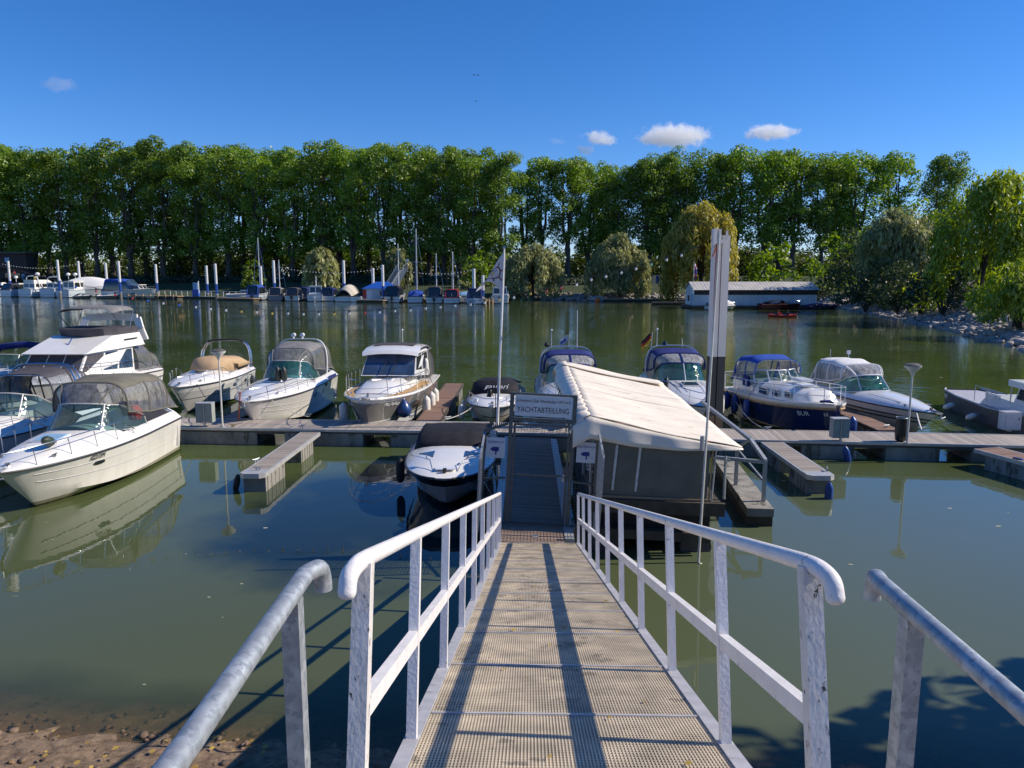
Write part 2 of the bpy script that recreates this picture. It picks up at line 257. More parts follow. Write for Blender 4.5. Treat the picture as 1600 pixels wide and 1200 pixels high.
# ---------------------------------------------------------------- geometry collector
class G:
    def __init__(s): s.v = []; s.f = []
    def add(s, vs, fs):
        n = len(s.v); s.v += [tuple(v) for v in vs]; s.f += [tuple(i + n for i in f) for f in fs]; return s
    def box(s, c, d, rz=0.0, mtx=None):
        vs = []
        cr, sr = math.cos(rz), math.sin(rz)
        for z in (-.5, .5):
            for x, y in ((-.5, -.5), (.5, -.5), (.5, .5), (-.5, .5)):
                X, Y = x * d[0], y * d[1]
                v = Vector((c[0] + X * cr - Y * sr, c[1] + X * sr + Y * cr, c[2] + z * d[2]))
                vs.append(mtx @ v if mtx else v)
        return s.add(vs, [(3, 2, 1, 0), (4, 5, 6, 7), (0, 1, 5, 4), (1, 2, 6, 5), (2, 3, 7, 6), (3, 0, 4, 7)])
    def hexa(s, p):      # 8 corners: bottom loop then top loop
        return s.add(p, [(3, 2, 1, 0), (4, 5, 6, 7), (0, 1, 5, 4), (1, 2, 6, 5), (2, 3, 7, 6), (3, 0, 4, 7)])
    def bar(s, a, b, w_, h, up=(0, 0, 1)):
        a, b = Vector(a), Vector(b); d = (b - a).normalized(); up = Vector(up)
        sd = d.cross(up)
        if sd.length < 1e-4: sd = d.cross(Vector((0, 1, 0)))
        sd.normalize(); u = sd.cross(d)
        q = [(-.5, -.5), (.5, -.5), (.5, .5), (-.5, .5)]
        return s.hexa([a + sd * x * w_ + u * y * h for x, y in q] + [b + sd * x * w_ + u * y * h for x, y in q])
    def tube(s, pts, r, n=6, cap=True):
        pts = [Vector(p) for p in pts]; k = len(pts)
        rs = r if isinstance(r, (list, tuple)) else [r] * k
        base = len(s.v); prev = None
        for i, p in enumerate(pts):
            t = (pts[min(i + 1, k - 1)] - pts[max(i - 1, 0)])
            t = t.normalized() if t.length > 1e-9 else Vector((0, 0, 1))
            if prev is None:
                a = Vector((0, 0, 1)) if abs(t.z) < .9 else Vector((1, 0, 0))
                prev = t.cross(a).normalized()
            else:
                prev = (prev - t * prev.dot(t))
                prev = prev.normalized() if prev.length > 1e-6 else t.orthogonal().normalized()
            b = t.cross(prev)
            for j in range(n):
                an = 2 * math.pi * j / n
                s.v.append(tuple(p + (prev * math.cos(an) + b * math.sin(an)) * rs[i]))
        for i in range(k - 1):
            for j in range(n):
                j2 = (j + 1) % n
                s.f.append((base + i * n + j, base + i * n + j2, base + (i + 1) * n + j2, base + (i + 1) * n + j))
        if cap:
            s.f.append(tuple(base + j for j in reversed(range(n)))); s.f.append(tuple(base + (k - 1) * n + j for j in range(n)))
        return s
    def lathe(s, prof, n=14, c=(0, 0, 0), mtx=None):
        base = len(s.v)
        for r_, z in prof:
            for j in range(n):
                a = 2 * math.pi * j / n
                v = Vector((c[0] + r_ * math.cos(a), c[1] + r_ * math.sin(a), c[2] + z))
                s.v.append(tuple(mtx @ v if mtx else v))
        for i in range(len(prof) - 1):
            for j in range(n):
                j2 = (j + 1) % n
                s.f.append((base + i * n + j, base + i * n + j2, base + (i + 1) * n + j2, base + (i + 1) * n + j))
        s.f.append(tuple(base + j for j in reversed(range(n)))); s.f.append(tuple(base + (len(prof) - 1) * n + j for j in range(n)))
        return s
    def sheet(s, rows, closed=False):
        base = len(s.v); n = len(rows[0])
        for r_ in rows:
            for p in r_: s.v.append(tuple(p))
        for i in range(len(rows) - 1):
            for j in range(n if closed else n - 1):
                j2 = (j + 1) % n
                s.f.append((base + i * n + j, base + i * n + j2, base + (i + 1) * n + j2, base + (i + 1) * n + j))
        return s
    def poly(s, pts):
        return s.add(pts, [tuple(range(len(pts)))])
    def prism(s, pts, dvec):
        n = len(pts); d = Vector(dvec); a = [Vector(p) for p in pts]; b = [p + d for p in a]
        return s.add(a + b, [tuple(reversed(range(n))), tuple(range(n, 2 * n))] + [(i, (i + 1) % n, n + (i + 1) % n, n + i) for i in range(n)])
    def build(s, name, m, parent=None, smooth=35, solid=0.0, loc=None):
        me = bpy.data.meshes.new(name); me.from_pydata(s.v, [], s.f)
        bm = bmesh.new(); bm.from_mesh(me)
        bmesh.ops.recalc_face_normals(bm, faces=bm.faces); bm.to_mesh(me); bm.free()
        me.materials.append(M[m] if isinstance(m, str) else m)
        if smooth:
            me.shade_smooth()
            try: me.set_sharp_from_angle(angle=R(smooth))
            except Exception: pass
        o = bpy.data.objects.new(name, me); COL.objects.link(o)
        if parent: o.parent = parent
        if loc is not None: o.location = loc
        if solid:
            md = o.modifiers.new('thickness', 'SOLIDIFY'); md.thickness = solid; md.offset = 0
        return o
def tag(o, label=None, cat=None, group=None, kind=None):
    if label: o['label'] = label
    if cat: o['category'] = cat
    if group: o['group'] = group
    if kind: o['kind'] = kind
    return o
def thing(name, loc, rz=0.0, label=None, cat=None, group=None):
    o = bpy.data.objects.new(name, None); COL.objects.link(o); o.empty_display_size = 0.3
    o.location = loc; o.rotation_euler = (0, 0, rz)
    return tag(o, label, cat, group)
def copy_tree(o, loc, rz=None, label=None, scale=None):
    c = o.copy(); COL.objects.link(c); c.location = loc
    if rz is not None: c.rotation_euler = (0, 0, rz)
    if scale is not None: c.scale = scale
    if label: c['label'] = label
    for ch in o.children:
        d = ch.copy(); COL.objects.link(d); d.parent = c
        for g in ch.children:
            e = g.copy(); COL.objects.link(e); e.parent = d
    return c
def text(name, s, size, mtx, m, parent=None, thick=0.004, shear=0.0, sx=1.0, align='CENTER'):
    cu = bpy.data.curves.new(name, 'FONT'); cu.body = s; cu.size = size; cu.extrude = thick; cu.shear = shear
    cu.align_x = align; cu.align_y = 'CENTER'; cu.resolution_u = 2
    t = bpy.data.objects.new(name, cu); COL.objects.link(t)
    dg = bpy.context.evaluated_depsgraph_get(); me = bpy.data.meshes.new_from_object(t.evaluated_get(dg))
    bpy.data.objects.remove(t); bpy.data.curves.remove(cu)
    me.name = name; me.materials.clear(); me.materials.append(M[m])
    me.transform(mtx @ Matrix.Diagonal((sx, 1, 1, 1)))
    o = bpy.data.objects.new(name, me); COL.objects.link(o)
    if parent: o.parent = parent
    return o
def frame(origin, xdir, zdir):
    """matrix whose local x runs along the writing and local z points out of the surface"""
    x = Vector(xdir).normalized(); z = Vector(zdir).normalized(); y = z.cross(x).normalized(); x = y.cross(z)
    m = Matrix((x, y, z)).transposed().to_4x4(); m.translation = Vector(origin); return m
def ordinal(i):
    return {1: 'first', 2: 'second', 3: 'third'}.get(i, '%dth' % i)
def smooth_path(pts, k=6):
    """Catmull-Rom through the points"""
    p = [Vector(q) for q in pts]; p = [p[0] * 2 - p[1]] + p + [p[-1] * 2 - p[-2]]; out = []
    for i in range(1, len(p) - 2):
        for j in range(k):
            t = j / k; a, b, c, d = p[i - 1:i + 3]
            out.append(.5 * ((2 * b) + (c - a) * t + (2 * a - 5 * b + 4 * c - d) * t * t + (3 * b - a - 3 * c + d) * t ** 3))
    return out + [p[-2]]
def sag(a, b, d, n=14):
    a, b = Vector(a), Vector(b)
    return [a.lerp(b, i / n) - Vector((0, 0, d * 4 * (i / n) * (1 - i / n))) for i in range(n + 1)]
# ================================================================ terrain and water
WATER = [(-420, 15), (-60, 10.5), (-8, 8.95), (-4, 8.75), (0, 8.3), (4, 7.5), (9, 7.2), (16, 8), (24, 14), (32, 28), (37, 45), (42, 60), (51, 90),
         (59, 125), (61, 143), (56, 160), (40, 178), (0, 188), (-60, 197), (-150, 226), (-420, 310)]
def shore_d(x, y):
    """signed distance to the shoreline, positive on land (numpy arrays)"""
    x = np.asarray(x, float); y = np.asarray(y, float)
    d = np.full(x.shape, 1e9); ins = np.zeros(x.shape, bool)
    n = len(WATER)
    for i in range(n):
        (x1, y1), (x2, y2) = WATER[i], WATER[(i + 1) % n]
        dx, dy = x2 - x1, y2 - y1
        t = np.clip(((x - x1) * dx + (y - y1) * dy) / (dx * dx + dy * dy), 0, 1)
        d = np.minimum(d, np.hypot(x - x1 - t * dx, y - y1 - t * dy))
        c = ((y1 > y) != (y2 > y))
        with np.errstate(divide='ignore', invalid='ignore'):
            xi = dx * (y - y1) / (dy if dy else 1e-9) + x1
        ins ^= c & (x < xi)
    return np.where(ins, -d, d)
def height(x, y):
    d = shore_d(x, y); x = np.asarray(x, float); y = np.asarray(y, float)
    near = np.minimum(3.85, np.where(d < 1.0, d * 0.22, 0.22 + (d - 1) * 0.55))
    right = np.minimum(5.0, d * 0.28)
    far = np.where(d < 10, d * 0.2, np.minimum(6.0, 2.0 + (d - 10) * 0.16))
    wr = np.clip((x - 20) / 8, 0, 1) * np.clip((y - 8) / 8, 0, 1)
    wf = np.clip((y - 120) / 30, 0, 1)
    land = near * (1 - wr) + right * wr
    land = land * (1 - wf) + far * wf
    return np.where(d > 0, land, np.maximum(-2.4, d * 0.26))
def hz(x, y): return float(height(np.array([x]), np.array([y]))[0])
xs = np.unique(np.concatenate([np.arange(-9, 9.01, .25), np.arange(-60, 80, 3.0), np.arange(-440, 300, 12.0), [-3000, -1200, -700, 500, 900, 1600, 3000]]))
ys = np.unique(np.concatenate([np.arange(2, 13.01, .25), np.arange(-20, 270, 3.0), np.arange(270, 420, 15.0), [-400, -150, -60, 500, 800, 1500, 4000]]))
XX, YY = np.meshgrid(xs, ys); ZZ = height(XX, YY)
rs_ = np.random.RandomState(3)
fine = (np.abs(XX) < 9) & (YY > 2) & (YY < 13)
ZZ = ZZ + np.where(fine, (rs_.rand(*XX.shape) - .5) * 0.09, 0)
gv = np.stack([XX, YY, ZZ], -1).reshape(-1, 3)
nx, ny = len(xs), len(ys)
idx = np.arange(nx * ny).reshape(ny, nx)
gf = np.stack([idx[:-1, :-1], idx[:-1, 1:], idx[1:, 1:], idx[1:, :-1]], -1).reshape(-1, 4)
def np_mesh(name, v, f, m, parent=None, smooth=False):
    me = bpy.data.meshes.new(name)
    v = np.asarray(v, np.float32); f = np.asarray(f, np.int32)
    me.vertices.add(len(v)); me.vertices.foreach_set('co', v.ravel())
    k = f.shape[1]
    me.loops.add(f.size); me.loops.foreach_set('vertex_index', f.ravel())
    me.polygons.add(len(f)); me.polygons.foreach_set('loop_start', np.arange(0, f.size, k, dtype=np.int32))
    try: me.polygons.foreach_set('loop_total', np.full(len(f), k, np.int32))
    except Exception: pass
    me.update(calc_edges=True); me.validate()
    me.materials.append(M[m] if isinstance(m, str) else m)
    if smooth: me.shade_smooth()
    o = bpy.data.objects.new(name, me); COL.objects.link(o)
    if parent: o.parent = parent
    return o
# ground material: gravel near the water, earth on the right bank, grass on the far levee
m, n, out = new_mat('ground cover'); L = n.links.new
b = n.nodes.new('ShaderNodeBsdfPrincipled'); b.inputs['Roughness'].default_value = 0.9
tc = n.nodes.new('ShaderNodeTexCoord'); sp = n.nodes.new('ShaderNodeSeparateXYZ'); L(tc.outputs['Object'], sp.inputs[0])
def nramp(scale, c1, c2, p1=.35, p2=.65, det=8):
    nz = n.nodes.new('ShaderNodeTexNoise'); nz.inputs['Scale'].default_value = scale; nz.inputs['Detail'].default_value = det; nz.inputs['Roughness'].default_value = .7
    L(tc.outputs['Object'], nz.inputs['Vector'])
    r_ = n.nodes.new('ShaderNodeValToRGB'); r_.color_ramp.elements[0].color = (*c1, 1); r_.color_ramp.elements[1].color = (*c2, 1)
    r_.color_ramp.elements[0].position = p1; r_.color_ramp.elements[1].position = p2
    L(nz.outputs['Fac'], r_.inputs[0]); return r_.outputs[0], nz
gravel, gnz = nramp(7, (0.09, 0.06, 0.035), (0.30, 0.205, 0.125))
grass, _ = nramp(0.5, (0.02, 0.032, 0.012), (0.05, 0.075, 0.022))
earth, _ = nramp(0.7, (0.04, 0.032, 0.022), (0.10, 0.085, 0.05))
def smooth01(sock, a, b_):
    mr = n.nodes.new('ShaderNodeMapRange'); mr.inputs['From Min'].default_value = a; mr.inputs['From Max'].default_value = b_; L(sock, mr.inputs[0]); return mr.outputs[0]
def mixc(f_, a, b_):
    mx = n.nodes.new('ShaderNodeMixRGB'); L(f_, mx.inputs[0]); L(a, mx.inputs[1]); L(b_, mx.inputs[2]); return mx.outputs[0]
c1 = mixc(smooth01(sp.outputs['Y'], 14, 30), gravel, earth)
silt, _ = nramp(2.5, (0.13, 0.095, 0.055), (0.30, 0.225, 0.135))
c1 = mixc(smooth01(sp.outputs['Z'], -.02, -.12), c1, silt)
c2 = mixc(smooth01(sp.outputs['Y'], 145, 160), c1, grass)
L(c2, b.inputs['Base Color'])
bp = n.nodes.new('ShaderNodeBump'); bp.inputs['Strength'].default_value = .6; bp.inputs['Distance'].default_value = .05; L(gnz.outputs['Fac'], bp.inputs['Height']); L(bp.outputs[0], b.inputs['Normal'])
L(b.outputs[0], out.inputs[0]); M['ground'] = m
tag(np_mesh('ground', gv, gf, 'ground', smooth=True), kind='structure')
# water: murky body, mirror surface, clear only in the shallows by the near bank
m, n, out = new_mat('harbour water'); L = n.links.new
tc = n.nodes.new('ShaderNodeTexCoord'); sp = n.nodes.new('ShaderNodeSeparateXYZ'); L(tc.outputs['Object'], sp.inputs[0])
def wnoise(sx, sy, scale, det):
    mp = n.nodes.new('ShaderNodeMapping'); mp.inputs['Scale'].default_value = (sx, sy, 1); L(tc.outputs['Object'], mp.inputs[0])
    nz = n.nodes.new('ShaderNodeTexNoise'); nz.inputs['Scale'].default_value = scale; nz.inputs['Detail'].default_value = det; L(mp.outputs[0], nz.inputs['Vector']); return nz.outputs['Fac']
rip = wnoise(0.55, 1.5, 1.6, 3); big = wnoise(1, 1, 0.16, 3); patch = wnoise(0.5, 1.6, 0.045, 3)
def mth(op, a, b_=None):
    q = n.nodes.new('ShaderNodeMath'); q.operation = op
    for i, v in enumerate((a, b_)):
        if v is None: continue
        if isinstance(v, (int, float)): q.inputs[i].default_value = v
        else: L(v, q.inputs[i])
    return q.outputs[0]
def mrng(a, f0, f1, t0, t1):
    q = n.nodes.new('ShaderNodeMapRange'); L(a, q.inputs[0])
    for k_, v in zip(('From Min', 'From Max', 'To Min', 'To Max'), (f0, f1, t0, t1)): q.inputs[k_].default_value = v
    return q.outputs[0]
calm = mrng(sp.outputs['Y'], 22, 45, 0.10, 1.0)                  # the basin inside the jetties is calmer
amp = mth('MULTIPLY', calm, mrng(patch, 0.4, 0.6, 0.55, 1.15))
bp = n.nodes.new('ShaderNodeBump'); bp.inputs['Distance'].default_value = 0.055; L(mth('MULTIPLY', amp, 0.62), bp.inputs['Strength']); L(rip, bp.inputs['Height'])
bp2 = n.nodes.new('ShaderNodeBump'); bp2.inputs['Distance'].default_value = 0.05; bp2.inputs['Strength'].default_value = 0.12; L(big, bp2.inputs['Height']); L(bp.outputs[0], bp2.inputs['Normal'])
gl = n.nodes.new('ShaderNodeBsdfGlossy'); gl.inputs['Roughness'].default_value = 0.012; gl.inputs[0].default_value = (.92, .95, .97, 1); L(bp2.outputs[0], gl.inputs['Normal'])
df = n.nodes.new('ShaderNodeBsdfDiffuse')
rp = n.nodes.new('ShaderNodeValToRGB'); rp.color_ramp.elements[0].color = (0.056, 0.079, 0.024, 1); rp.color_ramp.elements[1].color = (0.078, 0.105, 0.038, 1)
rp.color_ramp.elements[0].position = .35; rp.color_ramp.elements[1].position = .65; L(big, rp.inputs[0])
near = n.nodes.new('ShaderNodeMixRGB'); near.inputs[2].default_value = (0.084, 0.098, 0.043, 1); L(mrng(sp.outputs['Y'], 26, 10, 0, 1), near.inputs[0]); L(rp.outputs[0], near.inputs[1])
nearx = n.nodes.new('ShaderNodeMixRGB'); nearx.inputs[2].default_value = (0.098, 0.122, 0.074, 1); L(mth('MULTIPLY', mrng(sp.outputs['X'], 1, 6, 0, 1), mrng(sp.outputs['Y'], 24, 16, 0, 1)), nearx.inputs[0]); L(near.outputs[0], nearx.inputs[1])
# shade left of the gangway, painted as a dark ellipse into the body colour
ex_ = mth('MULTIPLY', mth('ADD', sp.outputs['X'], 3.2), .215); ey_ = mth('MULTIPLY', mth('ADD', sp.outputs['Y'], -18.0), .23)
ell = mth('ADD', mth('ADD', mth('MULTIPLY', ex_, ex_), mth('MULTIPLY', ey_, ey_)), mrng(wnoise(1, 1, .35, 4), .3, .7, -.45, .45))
shade_mix = n.nodes.new('ShaderNodeMixRGB'); shade_mix.inputs[2].default_value = (0.014, 0.026, 0.026, 1); L(mrng(ell, 1.25, .45, 0, 1), shade_mix.inputs[0]); L(nearx.outputs[0], shade_mix.inputs[1])
L(shade_mix.outputs[0], df.inputs[0])
tr = n.nodes.new('ShaderNodeBsdfTransparent'); tr.inputs[0].default_value = (0.86, 0.78, 0.60, 1)
dep = mth('ADD', sp.outputs['Y'], mrng(wnoise(1, 1, .8, 3), 0, 1, -.5, .5))
dep = mth('ADD', dep, mth('MULTIPLY', sp.outputs['X'], 0.13))
mu = n.nodes.new('ShaderNodeMixShader'); L(mrng(dep, 7.9, 9.7, 0.10, 1.0), mu.inputs[0]); L(tr.outputs[0], mu.inputs[1]); L(df.outputs[0], mu.inputs[2])
fr = n.nodes.new('ShaderNodeLayerWeight'); fr.inputs[0].default_value = .5; L(bp2.outputs[0], fr.inputs['Normal'])
schlick = mth('ADD', mth('MULTIPLY', mth('POWER', fr.outputs['Facing'], 5.0), .968), .032)
mx = n.nodes.new('ShaderNodeMixShader'); L(schlick, mx.inputs[0]); L(mu.outputs[0], mx.inputs[1]); L(gl.outputs[0], mx.inputs[2])
L(mx.outputs[0], out.inputs[0]); M['water'] = m
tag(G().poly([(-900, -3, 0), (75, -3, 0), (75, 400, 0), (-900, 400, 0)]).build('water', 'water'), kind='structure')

# ================================================================ rocks
rs = np.random.RandomState(31); V = []; F = []
for i in range(45):
    y = 10 + 45 * rs.rand() ** 1.5; x = (rs.rand() - .5) * 1.5 * y; a = rs.rand() * 6.28; s_ = (.015 + .035 * rs.rand()) * (1 + y / 30)
    V += [(x + s_ * math.cos(a + k * 1.57), y + s_ * .6 * math.sin(a + k * 1.57), .006) for k in range(4)]; F.append([4 * i + k for k in range(4)])
tag(np_mesh('floating_leaves', V, F, leaf_mat('floating bits', (.35, .32, .2), (.6, .58, .45), .1, 3.0)), kind='stuff')
_t = (1 + 5 ** .5) / 2
ICO_V = np.array([(-1, _t, 0), (1, _t, 0), (-1, -_t, 0), (1, -_t, 0), (0, -1, _t), (0, 1, _t), (0, -1, -_t), (0, 1, -_t), (_t, 0, -1), (_t, 0, 1), (-_t, 0, -1), (-_t, 0, 1)]) / 1.9
ICO_F = np.array([(0, 11, 5), (0, 5, 1), (0, 1, 7), (0, 7, 10), (0, 10, 11), (1, 5, 9), (5, 11, 4), (11, 10, 2), (10, 7, 6), (7, 1, 8), (3, 9, 4), (3, 4, 2), (3, 2, 6), (3, 6, 8), (3, 8, 9), (4, 9, 5), (2, 4, 11), (6, 2, 10), (8, 6, 7), (9, 8, 1)])
def rocks(name, pts, smin, smax, m, seed, flat=.6):
    rs = np.random.RandomState(seed); V = []; F = []
    for i, (x, y) in enumerate(pts):
        s_ = smin + (smax - smin) * rs.rand() ** 2
        v = ICO_V * (1 + (rs.rand(12, 1) - .5) * .6) * s_ * np.array([1, .6 + .5 * rs.rand(), flat * (.7 + .6 * rs.rand())])
        a, bb = rs.rand() * 6.28, (rs.rand() - .5) * .8
        ca, sa, cb, sb = math.cos(a), math.sin(a), math.cos(bb), math.sin(bb)
        v = v @ np.array([[1, 0, 0], [0, cb, -sb], [0, sb, cb]]).T @ np.array([[ca, -sa, 0], [sa, ca, 0], [0, 0, 1]]).T
        V.append(v + np.array([x, y, hz(x, y) + s_ * .1])); F.append(ICO_F + 12 * i)
    return np_mesh(name, np.concatenate(V), np.concatenate(F), m)
def scatter(n_, xr, yr, dr, seed):
    rs = np.random.RandomState(seed); o = []
    while len(o) < n_:
        x = xr[0] + (xr[1] - xr[0]) * rs.rand(4000); y = yr[0] + (yr[1] - yr[0]) * rs.rand(4000); d = shore_d(x, y)
        k = (d > dr[0]) & (d < dr[1]); o += list(zip(x[k], y[k]))
    return o[:n_]
tag(rocks('bank_pebbles', scatter(2600, (-9, 9), (5, 12), (-3.0, 2.4), 1), .012, .085, 'pebble', 1, .45), kind='stuff')
tag(rocks('riprap', scatter(2600, (36, 75), (40, 150), (-.6, 8), 2) + scatter(1500, (0, 66), (140, 205), (-.5, 8), 4), .25, .75, 'rock', 2), kind='stuff')
lv = scatter(260, (-9, 5), (5.5, 9.2), (.05, 2.5), 5)
rs = np.random.RandomState(8); V = []; F = []
for i, (x, y) in enumerate(lv):
    a = rs.rand() * 6.28; s_ = .018 + .03 * rs.rand(); z = hz(x, y) + .06
    V += [(x + s_ * math.cos(a + k * 1.57), y + s_ * math.sin(a + k * 1.57), z + .02 * rs.rand()) for k in range(4)]; F.append([4 * i + k for k in range(4)])
tag(np_mesh('leaf_litter', V, F, 'leaflitter'), kind='stuff')

# ================================================================ trees
def leaves(blobs, per, size, seed, elong=1.0, hang=0.0, shell=.55):
    rs = np.random.RandomState(seed); C = []; N = []
    for (x, y, z, rx, rz) in blobs:
        k = max(8, int(per * (rx * rx * .6 + rx * rz * .4)))
        d = rs.randn(k, 3); d /= np.linalg.norm(d, axis=1)[:, None]
        r_ = shell + (1.08 - shell) * rs.rand(k) ** .7
        C.append(np.array([x, y, z]) + d * r_[:, None] * np.array([rx, rx, rz])); N.append(d)
    C = np.concatenate(C); N = np.concatenate(N); k = len(C)
    nrm = N * .75 + np.array([0, 0, .25]) + rs.randn(k, 3) * .45; nrm /= np.linalg.norm(nrm, axis=1)[:, None]
    if hang: up = np.tile([0, 0, 1.0], (k, 1)) + rs.randn(k, 3) * .25
    else: up = rs.randn(k, 3)
    u = np.cross(nrm, up); u /= np.linalg.norm(u, axis=1)[:, None] + 1e-9
    v = np.cross(nrm, u)
    s_ = (size * (.6 + .8 * rs.rand(k)))[:, None]
    a = u * s_ * .5; b_ = v * s_ * .5 * elong
    V = np.stack([C - a * .5 - b_, C + a - b_ * .3, C + a * .5 + b_, C - a + b_ * .3], 1).reshape(-1, 3)
    return V, np.arange(4 * k).reshape(-1, 4)
def limb(g, a, b, r0, r1, rr, n_=5, k=5):
    a, b = Vector(a), Vector(b); L_ = (b - a).length
    pts = [a.lerp(b, i / k) + Vector((rr.uniform(-1, 1), rr.uniform(-1, 1), 0)) * L_ * .035 * (0 < i < k) for i in range(k + 1)]
    g.tube(pts, [r0 + (r1 - r0) * i / k for i in range(k + 1)], n_)
def make_tree(name, kind, H, W, base, seed, leafmat, barkmat, size, per, label, cat='tree', group=None, lean=0.0):
    rr = random.Random(seed); t = thing(name, (0, 0, 0), 0, label, cat, group); g = G(); bl = []; hang = 0; el = 1.0
    if kind == 'plane':
        g.tube([(0, 0, -.5), (0, 0, .6), (rr.uniform(-.2, .2), 0, base * .45)], [1.05, .8, .66], 9)
        top = (rr.uniform(-.2, .2), 0, base * .45)
        nl = rr.choice([3, 4, 4])
        for i in range(nl):
            a = 6.28 * i / nl + rr.uniform(-.4, .4); rad = W * rr.uniform(.22, .5)
            e = (rad * math.cos(a), rad * math.sin(a), H * rr.uniform(.72, .9)); mid = (rad * .62 * math.cos(a), rad * .62 * math.sin(a), base * 1.5)
            limb(g, top, mid, .5, .34, rr); limb(g, mid, e, .34, .1, rr)
            for j in range(4):
                f_ = rr.uniform(.15, .8); q = Vector(mid).lerp(Vector(e), f_); a2 = a + rr.uniform(-1.3, 1.3)
                limb(g, q, q + Vector((math.cos(a2) * W * .4, math.sin(a2) * W * .4, rr.uniform(2, 4))), .14, .04, rr, 4, 3)
        z = base * .9
        while z < H - 1.5:
            f_ = (z - base * .9) / (H - base * .9)
            rc = W * (.62 + .38 * math.sin(min(1, f_ * 1.25) * math.pi * .5)) * (1 if f_ < .72 else math.sqrt(max(.05, 1 - ((f_ - .72) / .30) ** 2)))
            for j in range(3 if f_ < .7 else 5):
                a = rr.uniform(0, 6.28); q = rc * math.sqrt(rr.uniform(.12, .85))
                r_ = rr.uniform(1.25, 2.2) * (W / 5)
                bl.append((q * math.cos(a), q * math.sin(a), z + rr.uniform(-.8, .8), r_, r_ * rr.uniform(.7, 1.0)))
            z += rr.uniform(1.2, 1.7)
    elif kind == 'willow':
        hang = 1; el = 3.4
        g.tube([(0, 0, -.4), (lean * .15, 0, base * .5), (lean * .4, 0, base)], [.55, .42, .36], 8)
        for i in range(6):
            a = 6.28 * i / 6 + rr.uniform(-.4, .4); q = W * rr.uniform(.35, .75)
            e = (lean + q * math.cos(a), q * math.sin(a), H * rr.uniform(.6, .88)); limb(g, (lean * .4, 0, base), e, .28, .06, rr)
        for i in range(46):
            a = rr.uniform(0, 6.28); q = W * math.sqrt(rr.random()); f_ = q / W
            top = H * (1 - .42 * f_ * f_) - rr.uniform(0, 1.0); r_ = W * rr.uniform(.17, .30)
            rz_ = H * rr.uniform(.10, .2); bl.append((lean + q * math.cos(a), q * math.sin(a), top - rz_, r_, rz_))
            if f_ > .5: bl.append((lean + q * math.cos(a) * 1.05, q * math.sin(a) * 1.05, max(rz_, top - rz_ * rr.uniform(2, 3.4)), r_ * .9, rz_ * 1.1))
    else:                                          # bush
        for i in range(5):
            a = 6.28 * i / 5; limb(g, (0, 0, -.3), (W * .5 * math.cos(a), W * .5 * math.sin(a), H * .6), .16, .04, rr, 5, 4)
        el = 1.3
        for i in range(34):
            a = rr.uniform(0, 6.28); q = W * math.sqrt(rr.random()); f_ = q / W
            top = H * math.sqrt(max(.05, 1 - f_ ** 2.4)) ; r_ = W * rr.uniform(.16, .3)
            bl.append((q * math.cos(a), q * math.sin(a), rr.uniform(.18, .92) * top, r_, r_ * .85))
    V, F = leaves(bl, per, size, seed, el, hang)
    np_mesh('crown', V, F, leafmat, t)
    g.build('trunk' if kind != 'bush' else 'stem', barkmat, t)
    return t
planes = [make_tree('plane_tree', 'plane', 35 + (i % 3), (5.9, 5.2, 6.5, 5.6, 6.2)[i], (8, 9.5, 7.5, 9, 8)[i], 20 + i, 'plane_leaf', 'bark', .43, 46, 'x', group='tall plane trees along the far bank') for i in range(5)]
planes2 = [make_tree('plane_tree', 'plane', 34 + (i % 3), (6.4, 5.7, 6.9)[i], (10.5, 12, 9.5)[i], 40 + i, 'plane_leaf', 'bark', .43, 44, 'x', group='tall plane trees along the far bank') for i in range(3)]
def plant_row(spec, protos, labelf, used):
    for i, (px, D, pytop) in enumerate(spec):
        x = (px - 800) / FPX * D * 1.0; gz = hz(x, D); top = PD(px, pytop, D).z
        p = protos[rnd.randrange(len(protos))]; H = max(v.co.z for v in p.children[0].data.vertices)
        s_ = (top - gz) / H
        lab = labelf(i, len(spec))
        if p.name in used: o = copy_tree(p, (x, D, gz), rnd.uniform(0, 6.28), lab)
        else: o = p; used.add(p.name); o.location = (x, D, gz); o['label'] = lab
        o.scale = (s_ * rnd.uniform(.95, 1.2),) * 2 + (s_ * rnd.uniform(.945, 1.03),)
used = set()
left_row = [(px, 264 - (px + 40) * .058, yt) for px, yt in ((-40, 214), (10, 214), (62, 222), (112, 221), (160, 220), (212, 216), (262, 219), (312, 217), (362, 221), (412, 227), (462, 219), (510, 217), (556, 220), (602, 217), (648, 221), (694, 223), (738, 230), (784, 238))]
plant_row(left_row, planes, lambda i, n_: 'tall dark plane tree, %s from the left end of the unbroken far row' % ordinal(i + 1), used)
used2 = set()
right_row = [(817, 229, 262), (846, 226, 244), (886, 224, 232), (918, 230, 244), (968, 226, 250), (1010, 226, 238), (1052, 226, 232), (1098, 226, 228), (1144, 226, 225), (1188, 226, 224), (1232, 226, 230), (1276, 226, 231),
             (1326, 227, 227), (1382, 228, 231), (1456, 232, 240)]
plant_row(right_row, planes2, lambda i, n_: 'tall bare-stemmed plane tree right of the row gap, %s from the flag' % ordinal(i + 1), used2)
back_row = [(px + 24, D + 13, top + 3) for px, D, top in left_row[:-1]]
plant_row(back_row, planes, lambda i, n_: 'plane tree in the second far row, half hidden, %s from the left' % ordinal(i + 1), used)
plant_row([(px + 22, D + 14, top + 5) for px, D, top in right_row[3:12:2]], planes2, lambda i, n_: 'plane tree in the back row behind the boathouse, %s from the left' % ordinal(i + 1), used2)
M['under_leaf'] = leaf_mat('undergrowth leaves', (0.02, 0.036, 0.010), (0.12, 0.16, 0.025), .35)
